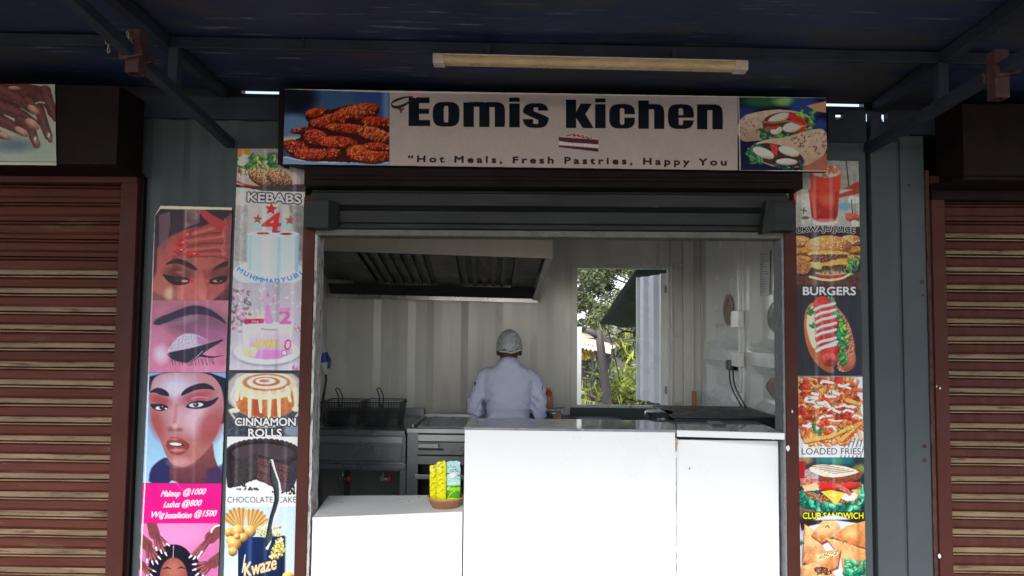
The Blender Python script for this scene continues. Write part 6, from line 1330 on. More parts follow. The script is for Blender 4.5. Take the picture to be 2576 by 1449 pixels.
for t_, y, w in (('HAPPY', 1130, 170), ('BIRTHDAY', 1160, 220)): cv.text(t_, 2020, y, 32, (204, 176, 84), width=w, bold=.05, outline=(236, 214, 150), ow=3)
cv.text('veronica', 2012, 1200, 16, (206, 120, 170), width=90, bold=.0)
cv.ell(2172, 1152, 26, 42, (196, 50, 120), 10); cv.ell(2172, 1152, 14, 28, (236, 190, 214), 10); cv.ell(2145, 1214, 22, 22, (150, 60, 100)); cv.ell(2145, 1214, 17, 17, (226, 200, 216)); cv.ell(2195, 1206, 12, 16, (150, 60, 100)); cv.ell(2195, 1206, 8, 12, (226, 200, 216))
for sx_ in (-1, 1): cv.ell(1886+sx_*28, 1190, 32, 22, (232, 208, 164), -sx_*-30); cv.ell(1886+sx_*22, 1226, 24, 18, (224, 194, 150), sx_*30)
for x, y in ((1900, 1030), (2150, 1028)): cv.ell(x-14, y, 22, 12, (220, 206, 180), 24); cv.ell(x+14, y, 22, 12, (214, 200, 172), -24)
cv.blobs(12, (2215, 1310, 2255, 1345), 14, [(206, 96, 140), (232, 140, 170)], 33, asp=1.2)
cv.org(0, 0, 1); cv.cut([(699.5, 360), (790, 360), (790, 432), (701, 414)])
for x, c in ((612, 20), (668, 26), (707, -22), (743, 22)): cv.line([(x, 380), (x-12, 935)], 9, (235, 235, 240) if c > 0 else (40, 36, 44), al=.16, soft=4)  # painted streaks: glare and shade along the waves of this sheet
Q = [(598, 374), (770, 374), (757.5, 932), (577, 931)]
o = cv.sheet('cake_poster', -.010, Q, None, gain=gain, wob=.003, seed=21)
tag(o, 'printed kebab and birthday cakes poster left of the hatch, the upper sheet', 'poster')
# lower sheet
cv = Cv(556, 936, 770, 1600, (206, 216, 226)); cv.org(0, 966)
cv.setclip(1600, -90, 2300, 400)
cv.poly([(1600, -100), (2330, -100), (2330, 404), (1600, 404)], (66, 70, 76), tex=.25, ts=14); cv.ell(2000, 60, 300, 190, (168, 164, 160), soft=4); cv.ell(2000, 90, 262, 170, (196, 190, 186), soft=3, tex=.06); cv.poly([(1720, 270), (2280, 250), (2280, 404), (1720, 404)], (56, 62, 72), tex=.5, ts=5, soft=4); cv.ell(2210, 350, 60, 50, (120, 130, 146), soft=8); cv.line([(1730, 200), (1800, 300), (1990, 330), (2190, 300), (2262, 210)], 16, (206, 202, 198), curve=2, al=.8)
cv.poly([(1784, 40), (1780, 180), (1850, 236), (2000, 256), (2140, 240), (2216, 190), (2232, 60), (2100, 0), (1900, 0)], (196, 120, 66), smooth=1, tex=.15, grad=(168, 88, 44)); cv.poly([(1900, 90), (1905, 230), (1990, 250), (1960, 90)], (150, 66, 40), soft=4, al=.8); cv.poly([(2060, 90), (2070, 240), (2130, 225), (2110, 90)], (160, 76, 44), soft=4, al=.8)
cv.ell(2005, -2, 232, 96, (226, 200, 170), soft=1.5, shade=.15); cv.ell(2010, -12, 180, 66, (178, 108, 70), soft=2); cv.ell(2014, -14, 150, 52, (232, 212, 190), soft=1.5); cv.ell(2010, -18, 104, 36, (176, 100, 66), soft=1.5); cv.ell(2004, -22, 76, 24, (236, 216, 196)); cv.ell(1996, -24, 40, 12, (180, 110, 76))
for x0, y0, x1, y1 in ((1830, 60, 1822, 110), (1885, 80, 1882, 246), (1960, 86, 1968, 210), (2036, 86, 2030, 268), (2102, 80, 2108, 262), (2170, 50, 2190, 128), (1800, 40, 1788, 120), (2224, 60, 2240, 190)):
    cv.line([(x0, y0-20), ((x0+x1)/2, (y0+y1)/2), (x1, y1)], 34, (232, 206, 172), w1=22, curve=1)
cv.poly([(1820, 50), (1900, 70), (2010, 84), (2140, 66), (2200, 30), (2190, 90), (2110, 110), (1980, 120), (1880, 110), (1830, 90)], (228, 202, 172), smooth=1)
cv.ell(1770, 200, 40, 18, (232, 206, 172)); cv.ell(2236, 190, 30, 20, (232, 206, 172))
cv.text('CINNAMON', 2002, 286, 58, (246, 246, 246), width=456, bold=.025, outline=(26, 28, 34), ow=10); cv.text('ROLLS', 2000, 368, 56, (246, 246, 246), width=250, bold=.025, outline=(26, 28, 34), ow=10)
cv.noclip(); cv.setclip(1600, 402, 2330, 925); cv.poly([(1600, 400), (2330, 400), (2330, 930), (1600, 930)], (214, 220, 228), grad=(232, 236, 240))
ch1 = (44, 36, 42); cv.poly([(1712, 540), (1780, 460), (1990, 430), (2190, 460), (2254, 560), (2240, 700), (2200, 800), (2150, 826), (1940, 720), (1900, 730), (1770, 790), (1706, 740)], ch1, rough=2, smooth=1, tex=.2); cv.ell(1985, 520, 240, 66, (66, 54, 60), soft=3, tex=.08)
for i in range(26): a = pi*.86+i*pi*1.28/25; cv.ell(1985+262*cos(a), 520+92*sin(a), 24, 20, (40, 32, 38), soft=1, shade=.7); 
for i in range(14): cv.ell(1712+i*2, 560+i*16, 24, 18, (36, 28, 34), shade=.6)
cv.poly([(1768, 596), (1945, 512), (1950, 540), (1925, 700), (1770, 782)], (54, 48, 50), tex=.3, ts=5); cv.poly([(1945, 536), (2190, 600), (2150, 812), (1938, 716)], (84, 54, 58), tex=.45, ts=3); cv.line([(1945, 600), (2176, 670)], 8, (52, 32, 38)); cv.line([(1942, 660), (2165, 742)], 8, (52, 32, 38)); cv.line([(1960, 545), (2180, 606)], 22, (44, 34, 40), tex=.3)
cv.poly([(2190, 600), (2250, 560), (2246, 700), (2215, 780), (2160, 812)], (50, 48, 58), tex=.3); cv.blobs(60, (1715, 720, 2240, 830), 9, [(40, 30, 34), (60, 46, 48)], 41, inside=[(1715, 730), (1840, 770), (1860, 800), (1750, 790), (2150, 810), (2230, 770), (2220, 830), (2120, 830)], asp=1.4)
cv.text('CHOCOLATE  CAKE', 1976, 873, 44, (40, 44, 52), width=520, bold=.0, rot=0)
cv.noclip(); cv.setclip(1600, 925, 2330, 1990); cv.poly([(1600, 924), (2330, 924), (2330, 2000), (1600, 2000)], (186, 204, 218), grad=(206, 220, 230))
for i in range(2):
    cx, cy, a0, a1 = ((1830, 1110, -150, -82), (1880, 1120, -96, -30))[i]
    for k in range(13):
        a = radians(a0+(a1-a0)*k/12); r = 175-18*abs(k-6)/6+(8 if k % 2 else 0)
        cv.line([(cx+20*cos(a), cy+20*sin(a)), (cx+r*cos(a), cy+r*sin(a))], 8, ((206, 168, 100), (168, 122, 62))[k % 2], w1=18)
cv.poly([(1796, 1158), (1830, 1150), (2000, 1156), (2146, 1144), (2150, 1160), (2146, 2000), (1796, 2000)], (16, 36, 78), grad=(14, 28, 56)); cv.line([(1880, 1170), (1874, 1500)], 46, (26, 60, 124), al=.6, soft=8); cv.line([(2140, 1160), (2136, 1500)], 30, (8, 14, 34), al=.8, soft=5)
cv.blobs(70, (2020, 1170, 2150, 1330), 13, [(206, 190, 100), (168, 150, 66), (226, 216, 150)], 51, asp=1.4, inside=[(2090, 1150), (2150, 1160), (2150, 1260), (2100, 1320), (2020, 1320), (2060, 1240)]); cv.blobs(60, (1940, 1080, 2120, 1145), 10, [(206, 186, 96), (170, 140, 60), (226, 210, 140)], 52, asp=1.2)
for x, y, r in ((1730, 1120, 36), (1888, 1112, 44), (1796, 1112, 50), (1740, 1180, 34), (1835, 1160, 36), (1768, 1208, 52), (1756, 1264, 36), (1790, 1150, 24)): cv.ell(x, y, r, r, (196, 146, 76), shade=.7, soft=1); cv.ell(x-r*.3, y-r*.35, r*.25, r*.2, (246, 220, 170), soft=2)
cv.text('Kwaze', 1965, 1375, 100, (222, 190, 140), width=250, bold=.03, rot=-15, shear=.3, outline=(40, 30, 30), ow=3); cv.line([(1850, 1290), (1830, 1420)], 9, (232, 214, 180)); cv.ell(2175, 1450, 44, 34, (206, 160, 90), shade=.6)
cv.noclip()
for x in (1790, 1900, 2015, 2160): cv.line([(x, -80), (x-18, 1900)], 24, (240, 244, 250), al=.13, soft=6)  # pale streaks paint the film's glare into the print colours
# tear: the wall shows through, with a curled pale lip
cv.line([(2050, 580), (2070, 660), (2108, 760), (2112, 850), (2085, 980), (2050, 1080), (2040, 1180), (2016, 1240)], 26, (206, 206, 210), w1=22, curve=2)
cv.cut([(2044, 562), (2050, 610), (2072, 670), (2098, 740), (2106, 810), (2106, 870), (2086, 940), (2062, 1010), (2048, 1080), (2052, 1130), (2058, 1160), (2010, 1226), (2002, 1190), (2014, 1110), (2034, 1010), (2058, 930), (2072, 870), (2068, 800), (2042, 730), (2038, 660)])
Q = [(575.5, 938), (758, 940), (737, 1600), (559, 1600)]
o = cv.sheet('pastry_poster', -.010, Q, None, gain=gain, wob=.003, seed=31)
tag(o, 'torn cinnamon rolls and chocolate cake poster left of the hatch, the lower sheet', 'poster')

# ---- food poster right of the hatch
cv = Cv(1990, 398, 2186, 1600, (120, 124, 124)); cv.org(1717.3, 0)
cv.poly([(800, 1200), (1400, 1200), (1400, 1460), (800, 1460)], (112, 112, 106), tex=.15, ts=12); cv.line([(1234, 1210), (1256, 1425)], 9, (36, 40, 44)); cv.line([(1328, 1395), (1180, 1470)], 50, (126, 44, 34), soft=2)
cv.poly([(960, 1300), (1010, 1270), (1090, 1255), (1195, 1290), (1190, 1460), (970, 1460)], (172, 62, 40), grad=(160, 40, 28), tex=.1); cv.ell(1085, 1300, 105, 40, (190, 140, 118), tex=.3, soft=2); cv.ell(1140, 1278, 42, 28, (176, 96, 76), 20, tex=.3); cv.blobs(12, (1010, 1260, 1180, 1330), 20, [(206, 160, 140), (150, 60, 44)], 61, al=.6)
cv.org(1717.3, 483); cv.poly([(800, -20), (1400, -20), (1400, 262), (800, 262)], (136, 136, 128), tex=.12, ts=10); cv.poly([(860, 20), (960, 10), (970, 240), (870, 250)], (158, 156, 146), tex=.15, soft=3); cv.poly([(800, -20), (860, 0), (850, 140), (800, 120)], (140, 60, 44), soft=3); cv.line([(1330, -10), (1180, 30)], 44, (130, 48, 36), soft=3, w1=26); cv.ell(1290, 60, 40, 30, (176, 176, 168), soft=4); cv.ell(1220, 110, 46, 30, (84, 124, 146), soft=6); cv.line([(1275, 60), (1280, 160)], 8, (50, 46, 44)); cv.line([(890, 135), (935, 145)], 8, (60, 54, 50)); cv.line([(915, 120), (912, 160)], 8, (60, 54, 50)); cv.ell(925, 195, 30, 12, (80, 74, 68), soft=2)
cv.poly([(948, -20), (1186, -20), (1170, 180), (1150, 212), (990, 212), (972, 180)], (156, 48, 34), tex=.2, ts=9, grad=(120, 24, 22)); cv.ell(1100, 60, 60, 40, (196, 92, 66), soft=14, al=.6); cv.line([(1160, 0), (1146, 200)], 16, (110, 24, 22), al=.7, soft=4); cv.line([(975, 10), (1000, 190)], 22, (206, 90, 70), al=.5, soft=4); cv.ell(1075, 228, 92, 22, (196, 186, 180), soft=1.5); cv.ell(1078, 212, 84, 16, (164, 70, 60), soft=2, al=.8); cv.line([(985, 205), (1000, 240), (1078, 250), (1160, 238), (1168, 205)], 7, (214, 206, 200), curve=1)
for x, y in ((1262, 178), (1300, 182), (1262, 200), (1322, 196)): cv.ell(x, y, 34, 20, (150, 62, 46), 14, shade=.5)
cv.ell(1300, 238, 30, 24, (190, 176, 170), 40)
# burgers
cv.poly([(800, 262), (1400, 262), (1400, 745), (800, 745)], (40, 28, 32), tex=.3, ts=14); cv.setclip(800, 300, 1400, 1389)
cv.poly([(800, 640), (1400, 600), (1400, 745), (800, 745)], (82, 48, 42), tex=.3, ts=8, soft=4)
for bx, by, sc in ((880, 375, .52), (1268, 368, .5), (1100, 410, 1)):
    w = 175*sc; yy = by
    if sc < 1: cv.ell(bx, yy+95, w*1.0, 70, (100, 56, 36), tex=.5, ts=4, rough=2); cv.ell(bx, yy+60, w, 26, (176, 120, 56), tex=.3); cv.ell(bx, yy+130, w, 24, (182, 128, 60), rough=2)
    cv.ell(bx, yy, w, 76*sc+6, (172, 104, 56), shade=.55, tex=.1, relief=.2); cv.blobs(int(60*sc), (bx-w*.75, yy-60*sc, bx+w*.75, yy+20), 6, [(226, 190, 140)], 70+bx, asp=1.6, shade=.2)
    if sc == 1:
        cv.ell(bx, yy+58, 160, 26, (206, 150, 80), rough=2, tex=.2); cv.poly([(960, 470), (1250, 470), (1240, 520), (1140, 540), (980, 520)], (88, 50, 46), tex=.6, ts=3, relief=.9, rough=2); cv.poly([(940, 520), (1060, 540), (1150, 505), (1280, 500), (1270, 600), (1220, 570), (1140, 560), (1080, 590), (960, 570)], (206, 148, 66), smooth=1, rough=2, tex=.2); cv.poly([(1040, 560), (1240, 545), (1230, 600), (1060, 610)], (82, 46, 42), tex=.6, ts=3, relief=.9, rough=2)
        cv.blobs(34, (1250, 490, 1330, 620), 18, [(60, 120, 70), (40, 90, 60), (90, 150, 80)], 75); cv.ell(1120, 630, 100, 24, (176, 44, 34), 4, shade=.3); cv.ell(1120, 612, 120, 16, (186, 160, 120), 0, al=.8); cv.line([(960, 640), (1080, 668), (1200, 655), (1260, 620)], 18, (214, 176, 130), curve=1); cv.blobs(20, (1020, 585, 1260, 610), 14, [(50, 90, 60), (70, 110, 70)], 76)
        cv.ell(1025, 555, 26, 30, (206, 160, 80)); cv.ell(900, 560, 70, 60, (150, 96, 52), tex=.5, ts=4, rough=2)
cv.line([(1000, 300), (1000, 735)], 60, (200, 190, 190), al=.14, soft=8); cv.poly([(850, 340), (880, 360), (890, 560), (860, 700), (850, 690)], (150, 120, 116), al=.35, soft=3)  # pale streak: glossy film glare painted over the burgers
cv.poly([(800, 745), (1400, 745), (1400, 1392), (800, 1392)], (38, 40, 50), tex=.08, ts=20); cv.ell(1010, 775, 260, 60, (44, 38, 42), soft=16)
cv.text('BURGERS', 1108, 747, 60, (220, 218, 222), width=396, bold=.03, outline=(24, 22, 28), ow=10)
# hot dog
bun = (188, 118, 70)
cv.poly([(1000, 826), (950, 850), (920, 920), (914, 1020), (930, 1140), (975, 1260), (1060, 1345), (1120, 1368), (1150, 1350), (1090, 1260), (1030, 1120), (1000, 980)], bun, smooth=1, tex=.12, grad=(150, 78, 46)); cv.poly([(1000, 850), (955, 880), (936, 950), (936, 1040), (970, 1160), (1010, 1200), (1000, 1060), (990, 940)], (226, 206, 170), soft=4, smooth=1)
cv.poly([(1130, 838), (1180, 880), (1240, 960), (1280, 1060), (1300, 1170), (1308, 1280), (1270, 1350), (1200, 1362), (1160, 1330), (1190, 1200), (1180, 1050), (1120, 900)], (164, 106, 80), smooth=1, tex=.35, ts=4, relief=.5); cv.ell(1250, 1290, 56, 64, (170, 88, 72), 20, soft=6, al=.8, shade=.4)
cv.blobs(90, (1110, 870, 1260, 1300), 24, [(70, 140, 60), (120, 180, 70), (40, 110, 70), (30, 130, 90)], 80, asp=1.7, edge=(20, 60, 34), inside=[(1110, 870), (1160, 880), (1220, 1000), (1240, 1100), (1230, 1290), (1180, 1280), (1170, 1100)]); cv.blobs(10, (945, 870, 990, 930), 18, [(50, 120, 60), (30, 100, 80)], 81); cv.blobs(8, (960, 995, 1000, 1020), 14, [(50, 120, 60)], 82); cv.blobs(8, (1100, 800, 1140, 830), 14, [(40, 130, 80)], 83)
cv.ell(1040, 840, 55, 36, (190, 46, 44), -20, shade=.5); cv.line([(1050, 850), (1070, 960), (1090, 1080), (1100, 1200), (1110, 1260)], 128, (182, 52, 46), curve=1, tex=.2, soft=2); cv.line([(1030, 850), (1050, 980), (1066, 1100)], 20, (226, 120, 90), al=.5, soft=4, curve=1); cv.ell(1110, 1265, 62, 52, (186, 66, 58), 10, shade=.5, tex=.3); cv.ell(1115, 1285, 34, 22, (120, 40, 40), soft=4)
for x, y in ((1120, 870), (1150, 990), (1150, 1180), (1030, 1110)): cv.ell(x, y, 30, 46, (200, 36, 36), -14, shade=.5)
for y, dx in ((852, 0), (900, 6), (948, 10), (1000, 14), (1050, 10), (1112, 12), (1160, 14)):
    cv.line([(1000+dx, y+38), (1040+dx, y+16), (1090+dx, y+8), (1146+dx*.6, y-8)], 22, (150, 120, 124), curve=2); cv.line([(1000+dx, y+34), (1040+dx, y+12), (1090+dx, y+4), (1148+dx*.6, y-12)], 19, (232, 230, 236), curve=2)
cv.line([(1012, 1200), (1060, 1170), (1120, 1150), (1165, 1130)], 22, (232, 230, 236), curve=1)
cv.noclip()
cv.text('UKWAJU JUICE', 1080, 282, 40, (24, 22, 26), width=440, bold=.05, outline=(196, 190, 188), ow=6, wave=lambda X: -14*np.cos(X*.0075)+6)
cv.org(1717.3, 966)
cv.setclip(800, -50, 1500, 555); cv.poly([(800, -60), (1500, -60), (1500, 560), (800, 560)], (206, 212, 222), grad=(222, 226, 232)); cv.ell(1090, 180, 290, 300, (226, 232, 240), soft=4); cv.line([(880, 300), (960, 440), (1100, 478), (1260, 450), (1350, 330)], 14, (184, 192, 204), curve=2, soft=4)
for i in range(8): cv.line([(1250+i*26, 400+i*6), (1190+i*30, 560)], 9, (90, 106, 126))
pile = [(850, -60), (1250, -60), (1330, 80), (1340, 250), (1350, 350), (1200, 440), (1000, 450), (900, 420), (880, 330), (850, 200)]
cv.poly(pile, (184, 92, 50), tex=.5, ts=5, rough=4, smooth=1)
rr = random.Random(5)
for i in range(200):
    x, y = rr.uniform(850, 1350), rr.uniform(-60, 450)
    if not pin(x, y, pile): continue
    a = rr.uniform(0, pi); l = rr.uniform(30, 66); w = rr.uniform(16, 26); c = rr.choice([(222, 150, 82), (206, 126, 62), (232, 170, 104), (190, 100, 56)]); p0, p1 = (x-l*cos(a), y-l*sin(a)), (x+l*cos(a), y+l*sin(a))
    cv.line([(p0[0]+2, p0[1]+6), (p1[0]+2, p1[1]+6)], w*1.2, (120, 48, 30), al=.7); cv.line([p0, p1], w, c, tex=.15); cv.line([(p0[0], p0[1]-w*.25), (p1[0], p1[1]-w*.25)], w*.3, (246, 200, 140), al=.5)
cv.blobs(130, (870, -40, 1330, 380), 26, [(196, 56, 40), (176, 44, 34), (210, 84, 52), (150, 40, 30)], 91, asp=1.4, inside=pile, al=.9)
for i in range(24):
    x, y = rr.uniform(880, 1300), rr.uniform(-20, 340); cv.line([(x, y), (x+rr.uniform(10, 50), y+rr.uniform(-24, 24)), (x+rr.uniform(40, 90), y+rr.uniform(-20, 30))], rr.uniform(12, 24), (238, 232, 222), curve=1)
for p0, p1 in (((930, 430), (1080, 400)), ((1150, 370), (1195, 445)), ((1200, 420), (1330, 300)), ((1100, 400), (1260, 330)), ((1240, 120), (1330, 150))): cv.line([(p0[0], p0[1]+7), (p1[0], p1[1]+7)], 34, (150, 70, 36)); cv.line([p0, p1], 30, (232, 164, 84), tex=.1)
cv.blobs(54, (880, 20, 1330, 400), 14, [(60, 120, 60), (40, 100, 60), (100, 150, 70)], 92, asp=3, inside=pile); cv.blobs(10, (985, 310, 1050, 370), 20, [(40, 120, 70)], 93)
cv.noclip(); cv.text('LOADED FRIES', 1122, 508, 48, (30, 36, 48), width=446, bold=.0, outline=(236, 238, 242), ow=7)
cv.setclip(800, 555, 1500, 1900); cv.poly([(800, 554), (1500, 554), (1500, 1034), (800, 1034)], (26, 52, 62), grad=(44, 40, 46), tex=.15, ts=18)
for x, y, rx, c in ((920, 570, 60, (176, 140, 90)), (1090, 570, 70, (40, 130, 130)), (1240, 575, 50, (30, 110, 120)), (1340, 640, 50, (150, 150, 60)), (1170, 580, 40, (60, 140, 110))): cv.ell(x, y, rx, 34, c, soft=10, al=.85)
cv.poly([(866, 590), (930, 580), (930, 700), (866, 730)], (176, 30, 34), soft=4); cv.ell(1000, 960, 180, 60, (120, 96, 88), soft=8, tex=.2)
lg_ = [(30, 140, 110), (60, 170, 130), (20, 100, 84), (100, 190, 150)]
cv.poly([(960, 890), (1300, 880), (1290, 950), (1000, 960)], (84, 52, 46), tex=.5, ts=4, rough=3); cv.blobs(120, (880, 800, 1360, 960), 34, lg_, 101, asp=1.9, edge=(14, 70, 60), inside=[(880, 790), (960, 830), (1200, 900), (1340, 850), (1370, 880), (1300, 950), (1060, 960), (900, 900)]); cv.blobs(22, (1320, 770, 1370, 880), 24, lg_, 102)
cv.poly([(900, 800), (1000, 830), (1200, 850), (1330, 830), (1320, 880), (1200, 900), (1060, 890), (950, 860)], (150, 86, 56), tex=.5, ts=4, relief=.7, rough=2); cv.poly([(1180, 830), (1330, 815), (1310, 880), (1210, 880)], (232, 222, 210), rough=2, smooth=1)
cv.poly([(885, 715), (960, 700), (1020, 730), (1060, 760), (1000, 790), (890, 770)], (210, 120, 104), tex=.5, ts=4, rough=2); cv.poly([(900, 770), (1010, 745), (1030, 800), (920, 810)], (232, 190, 140), rough=2); cv.poly([(1020, 730), (1340, 740), (1360, 780), (1200, 800), (1030, 800)], (180, 66, 54), tex=.4, ts=4, rough=2)
cv.ell(1120, 778, 90, 26, (196, 34, 34), 0, shade=.4); cv.ell(1270, 768, 60, 22, (206, 44, 38), 0, shade=.4); cv.line([(1170, 770), (1230, 800), (1260, 826)], 34, (196, 100, 86), curve=1, tex=.4)
cv.poly([(1042, 812), (1120, 800), (1224, 822), (1190, 870), (1156, 914), (1110, 870)], (240, 196, 66), tex=.06); cv.poly([(1270, 800), (1340, 790), (1330, 840)], (236, 186, 70)); cv.ell(1140, 840, 26, 10, (250, 226, 120), soft=3)
cv.poly([(930, 640), (1000, 604), (1190, 610), (1348, 655), (1350, 705), (1300, 730), (1160, 752), (1030, 722), (922, 700)], (130, 66, 48), tex=.4, ts=3, rough=1); cv.poly([(922, 650), (960, 640), (1030, 700), (1020, 722), (922, 700)], (160, 140, 140), tex=.4, ts=3); cv.poly([(938, 645), (1000, 606), (1190, 612), (1346, 658), (1300, 680), (1160, 708), (1040, 696)], (232, 214, 190), tex=.08, smooth=1)
for i in range(6): cv.line([(965+i*34, 640+i*10-14), (1110+i*36, 612+i*9)], 6, (120, 90, 72), al=.8); 
cv.poly([(1370, 555), (1500, 555), (1500, 1034), (1372, 1034)], (60, 60, 60)); cv.text('CLUB SANDWICH', 1135, 994, 46, (240, 226, 40), width=456, bold=.02, outline=(28, 26, 20), ow=10)
cv.poly([(800, 1034), (1500, 1034), (1500, 1900), (800, 1900)], (184, 190, 208)); cv.ell(1130, 1260, 280, 270, (206, 212, 226), soft=5); cv.poly([(880, 1030), (1400, 1020), (1390, 1060), (1160, 1028), (960, 1070), (900, 1110)], (46, 30, 28), soft=4)
def samosa(pts, c=(216, 150, 92), g=(186, 112, 62)):
    c = tuple(min(255, int(q*1.05+8)) for q in c); g = tuple(int(q*f) for q, f in zip(g, (1.02, .98, .9)))
    cv.poly([(x+6, y+14) for x, y in pts], (84, 42, 26), soft=4, al=.9); cv.poly(pts, c, grad=g, tex=.2, ts=7, soft=1.2); n = len(pts); mx_ = sum(p[0] for p in pts)/n; my_ = sum(p[1] for p in pts)/n; cv.ell(mx_-14, my_-12, 52, 34, (244, 206, 150), soft=12, al=.6); cv.line([pts[-1], pts[0]], 6, (150, 84, 48), al=.8, soft=2); cv.line(pts[:2], 9, (240, 190, 130), al=.7, soft=2)
samosa([(920, 1062), (1000, 1110), (1080, 1270), (900, 1360)], (226, 180, 126), (186, 124, 80)); samosa([(965, 1140), (1060, 1030), (1160, 1030), (1200, 1110), (1090, 1180), (1050, 1200)], (228, 180, 124)); samosa([(1120, 1150), (1240, 1070), (1390, 1030), (1400, 1240), (1260, 1210)], (222, 150, 90)); samosa([(1080, 1165), (1240, 1200), (1400, 1260), (1400, 1400), (1220, 1470), (1190, 1300)], (226, 160, 104)); samosa([(905, 1345), (940, 1280), (1060, 1262), (1190, 1250), (1170, 1380), (1080, 1420), (1040, 1400)], (206, 138, 86)); samosa([(888, 1380), (1000, 1350), (1120, 1400), (1170, 1470), (1160, 1700), (920, 1600)], (224, 164, 108))
cv.poly([(1000, 1290), (1180, 1255), (1170, 1290), (1040, 1330)], (222, 196, 120), tex=.6, ts=3, relief=1); cv.ell(1060, 1410, 70, 30, (96, 60, 44), 12, tex=.6, ts=3, relief=1); cv.blobs(40, (1010, 1385, 1110, 1440), 10, [(206, 150, 110), (90, 50, 36)], 111); cv.blobs(44, (1230, 1330, 1390, 1449), 28, [(50, 160, 110), (30, 120, 90), (90, 190, 140)], 112, asp=1.8, edge=(20, 80, 60)); cv.line([(1080, 1080), (1095, 1065), (1105, 1085)], 9, (60, 120, 60), curve=1); cv.line([(1210, 1200), (1225, 1180), (1240, 1200)], 9, (50, 110, 60), curve=1); cv.blobs(8, (875, 1180, 905, 1240), 14, [(30, 110, 90)], 113)
cv.blobs(60, (1180, 1450, 1400, 1880), 36, [(50, 160, 110), (30, 120, 90)], 114, edge=(20, 80, 60)); cv.noclip()
cv.org(0, 0, 1)
for x, dr in ((2049, 1), (2010, -1), (2090, 1), (2150, -1)): cv.line([(x, 440), (x+12, 1590)], 8, (240, 240, 245) if dr > 0 else (30, 28, 34), al=.16, soft=4)  # light and dark streaks: sheen and shade of the wavy sheet, painted in
Q = [(1996, 402), (2160, 405.5), (2181, 1600), (2015, 1600)]
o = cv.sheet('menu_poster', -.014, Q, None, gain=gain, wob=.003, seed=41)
tag(o, 'tall printed poster of juice, burgers, hot dog, fries, sandwich and samosas right of the hatch', 'poster')

# ---- tea packets in the basket
def packet(label, u0, u1, vt, vb, Y, paint, seed, depth=.03):
    cv = Cv(u0, vt, u1, vb, (240, 222, 20)); cv.org(1560*.6708, 1640*.6708, 220/1063*.6708); paint(cv)
    r = random.Random(seed); cv.org(0, 0, 1); n = 9; xs = [u0-2+(u1-u0+4)*i/n for i in range(n+1)]; tops = [(x, vt+(3.5 if abs(i-n/2) > n*.36 else 0)+r.uniform(0, 4)) for i, x in enumerate(xs)]; cv.cut([(u0-3, vt-5)]+tops+[(u1+3, vt-5)])
    for sgn, ue in ((-1, u0), (1, u1)): cv.cut([(ue+sgn*4, vt)]+[(ue-sgn*r.uniform(0, 2.6), vt+(vb-vt)*i/8) for i in range(9)]+[(ue+sgn*4, vb)])
    # denser canvas is not needed at this size; the bag bulges towards its middle
    w = u1-u0; h = vb-vt
    bul = lambda U, V: -depth*np.sqrt(np.clip(1-((U-(u0+u1)/2)/(w/2*1.02))**2, 0, 1))*np.clip((V-vt)/(h*.25), 0.1, 1)+.006*(fnoise(U, V, 8, seed)-.5)
    t = thing('tea_packet', label, 'tea packet', tuple(at((u0+u1)/2, vb, Y)))
    dq = 2.5
    o = cv.sheet('front', Y, [(u0+1, vt+1.5), (u1-1, vt), (u1-2, vb), (u0+2, vb)], t, gain=lambda v: .85+0*v, wob=.0, seed=seed, bulge=bul)
    b = MB(); e = [at(u, v, Y) for u, v in ((u0+4, vt+9), (u1-4, vt+9), (u1-4, vb), (u0+4, vb))]; b.prism([np.array(p)+[0, .004, 0] for p in e], (0, .03, 0)); b.build('back', mat('foil_back', (.5, .45, .05), .3), t, bevel=.006)
    return t
def yellow(cv):
    cv.poly([(200, 350), (520, 350), (520, 1100), (200, 1100)], (236, 218, 24), tex=.14, ts=8, relief=.5)
    cv.ell(410, 548, 50, 20, (240, 236, 210)); cv.line([(355, 560), (410, 535), (500, 545)], 8, (90, 60, 30), al=.7)
    r = random.Random(3)
    for i in range(26): x = r.uniform(375, 450); y = 600+i*17; cv.line([(x-26, y), (x+26, y)], 3, (150, 130, 30), al=.35)
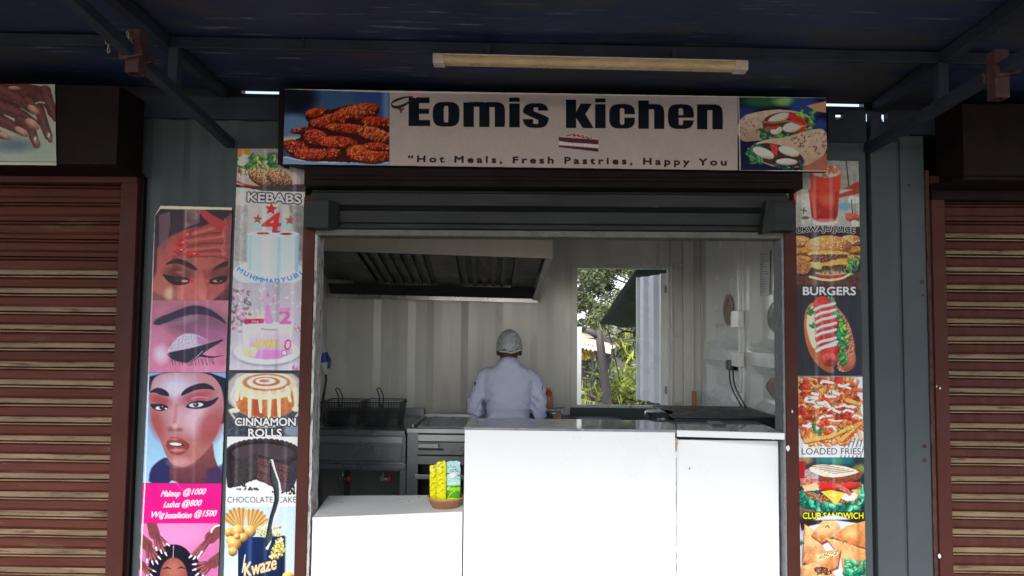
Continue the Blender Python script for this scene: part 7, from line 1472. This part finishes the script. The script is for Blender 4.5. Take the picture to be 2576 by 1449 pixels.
def yellow2(cv):
    cv.poly([(200, 350), (520, 350), (520, 1100), (200, 1100)], (230, 210, 22), tex=.14, ts=8, relief=.5); cv.ell(290, 588, 40, 16, (240, 236, 210))
    r = random.Random(4)
    for i in range(22): x = r.uniform(290, 330); y = 640+i*17; cv.line([(x-18, y), (x+18, y)], 3, (150, 130, 30), al=.3)
def blue(cv):
    cv.poly([(480, 380), (840, 380), (840, 1100), (480, 1100)], (170, 206, 212), tex=.06, ts=8, grad=(180, 214, 200)); cv.ell(520, 560, 60, 130, (120, 200, 200), soft=4, al=.6)
    cv.poly([(480, 870), (840, 870), (840, 1100), (480, 1100)], (70, 150, 40), tex=.2, ts=6); cv.poly([(560, 920), (840, 900), (840, 980), (500, 980)], (150, 200, 30)); cv.line([(500, 975), (840, 975)], 6, (30, 90, 30)); cv.line([(590, 1080), (640, 1000), (700, 975)], 14, (200, 220, 30), curve=1)
    cv.blobs(18, (510, 740, 620, 960), 26, [(220, 238, 232), (140, 200, 190), (90, 160, 150)], 5, al=.7)
    cv.text('KTDA', 650, 536, 34, (60, 90, 100), width=150, bold=.0, rot=-6); cv.line([(618, 500), (628, 520), (642, 502)], 6, (50, 110, 60)); cv.text('nsiongo', 680, 580, 30, (30, 50, 60), width=140, bold=.02, rot=-8); cv.text('mium Tea', 690, 612, 32, (30, 50, 60), width=160, bold=.02, rot=-6)
    cv.line([(525, 665), (600, 650), (690, 700), (800, 685)], 20, (110, 80, 40), curve=1); cv.ell(665, 680, 80, 22, (220, 226, 220), 6); cv.line([(560, 745), (790, 752)], 8, (110, 130, 130), al=.7); cv.line([(620, 795), (740, 800)], 8, (100, 130, 130), al=.7)
PY = .105
packet('narrow yellow tea packet, leftmost in the basket', 1079, 1105, 1167, 1258, PY+.02, yellow2, 3, .015)
packet('taller yellow tea packet side in the middle of the basket', 1097, 1124, 1157, 1260, PY-.012, yellow, 5, .02)
packet('pale blue and green tea packet with dark lettering, on the right in the basket', 1121, 1160, 1158, 1260, PY-.0, blue, 7, .025)
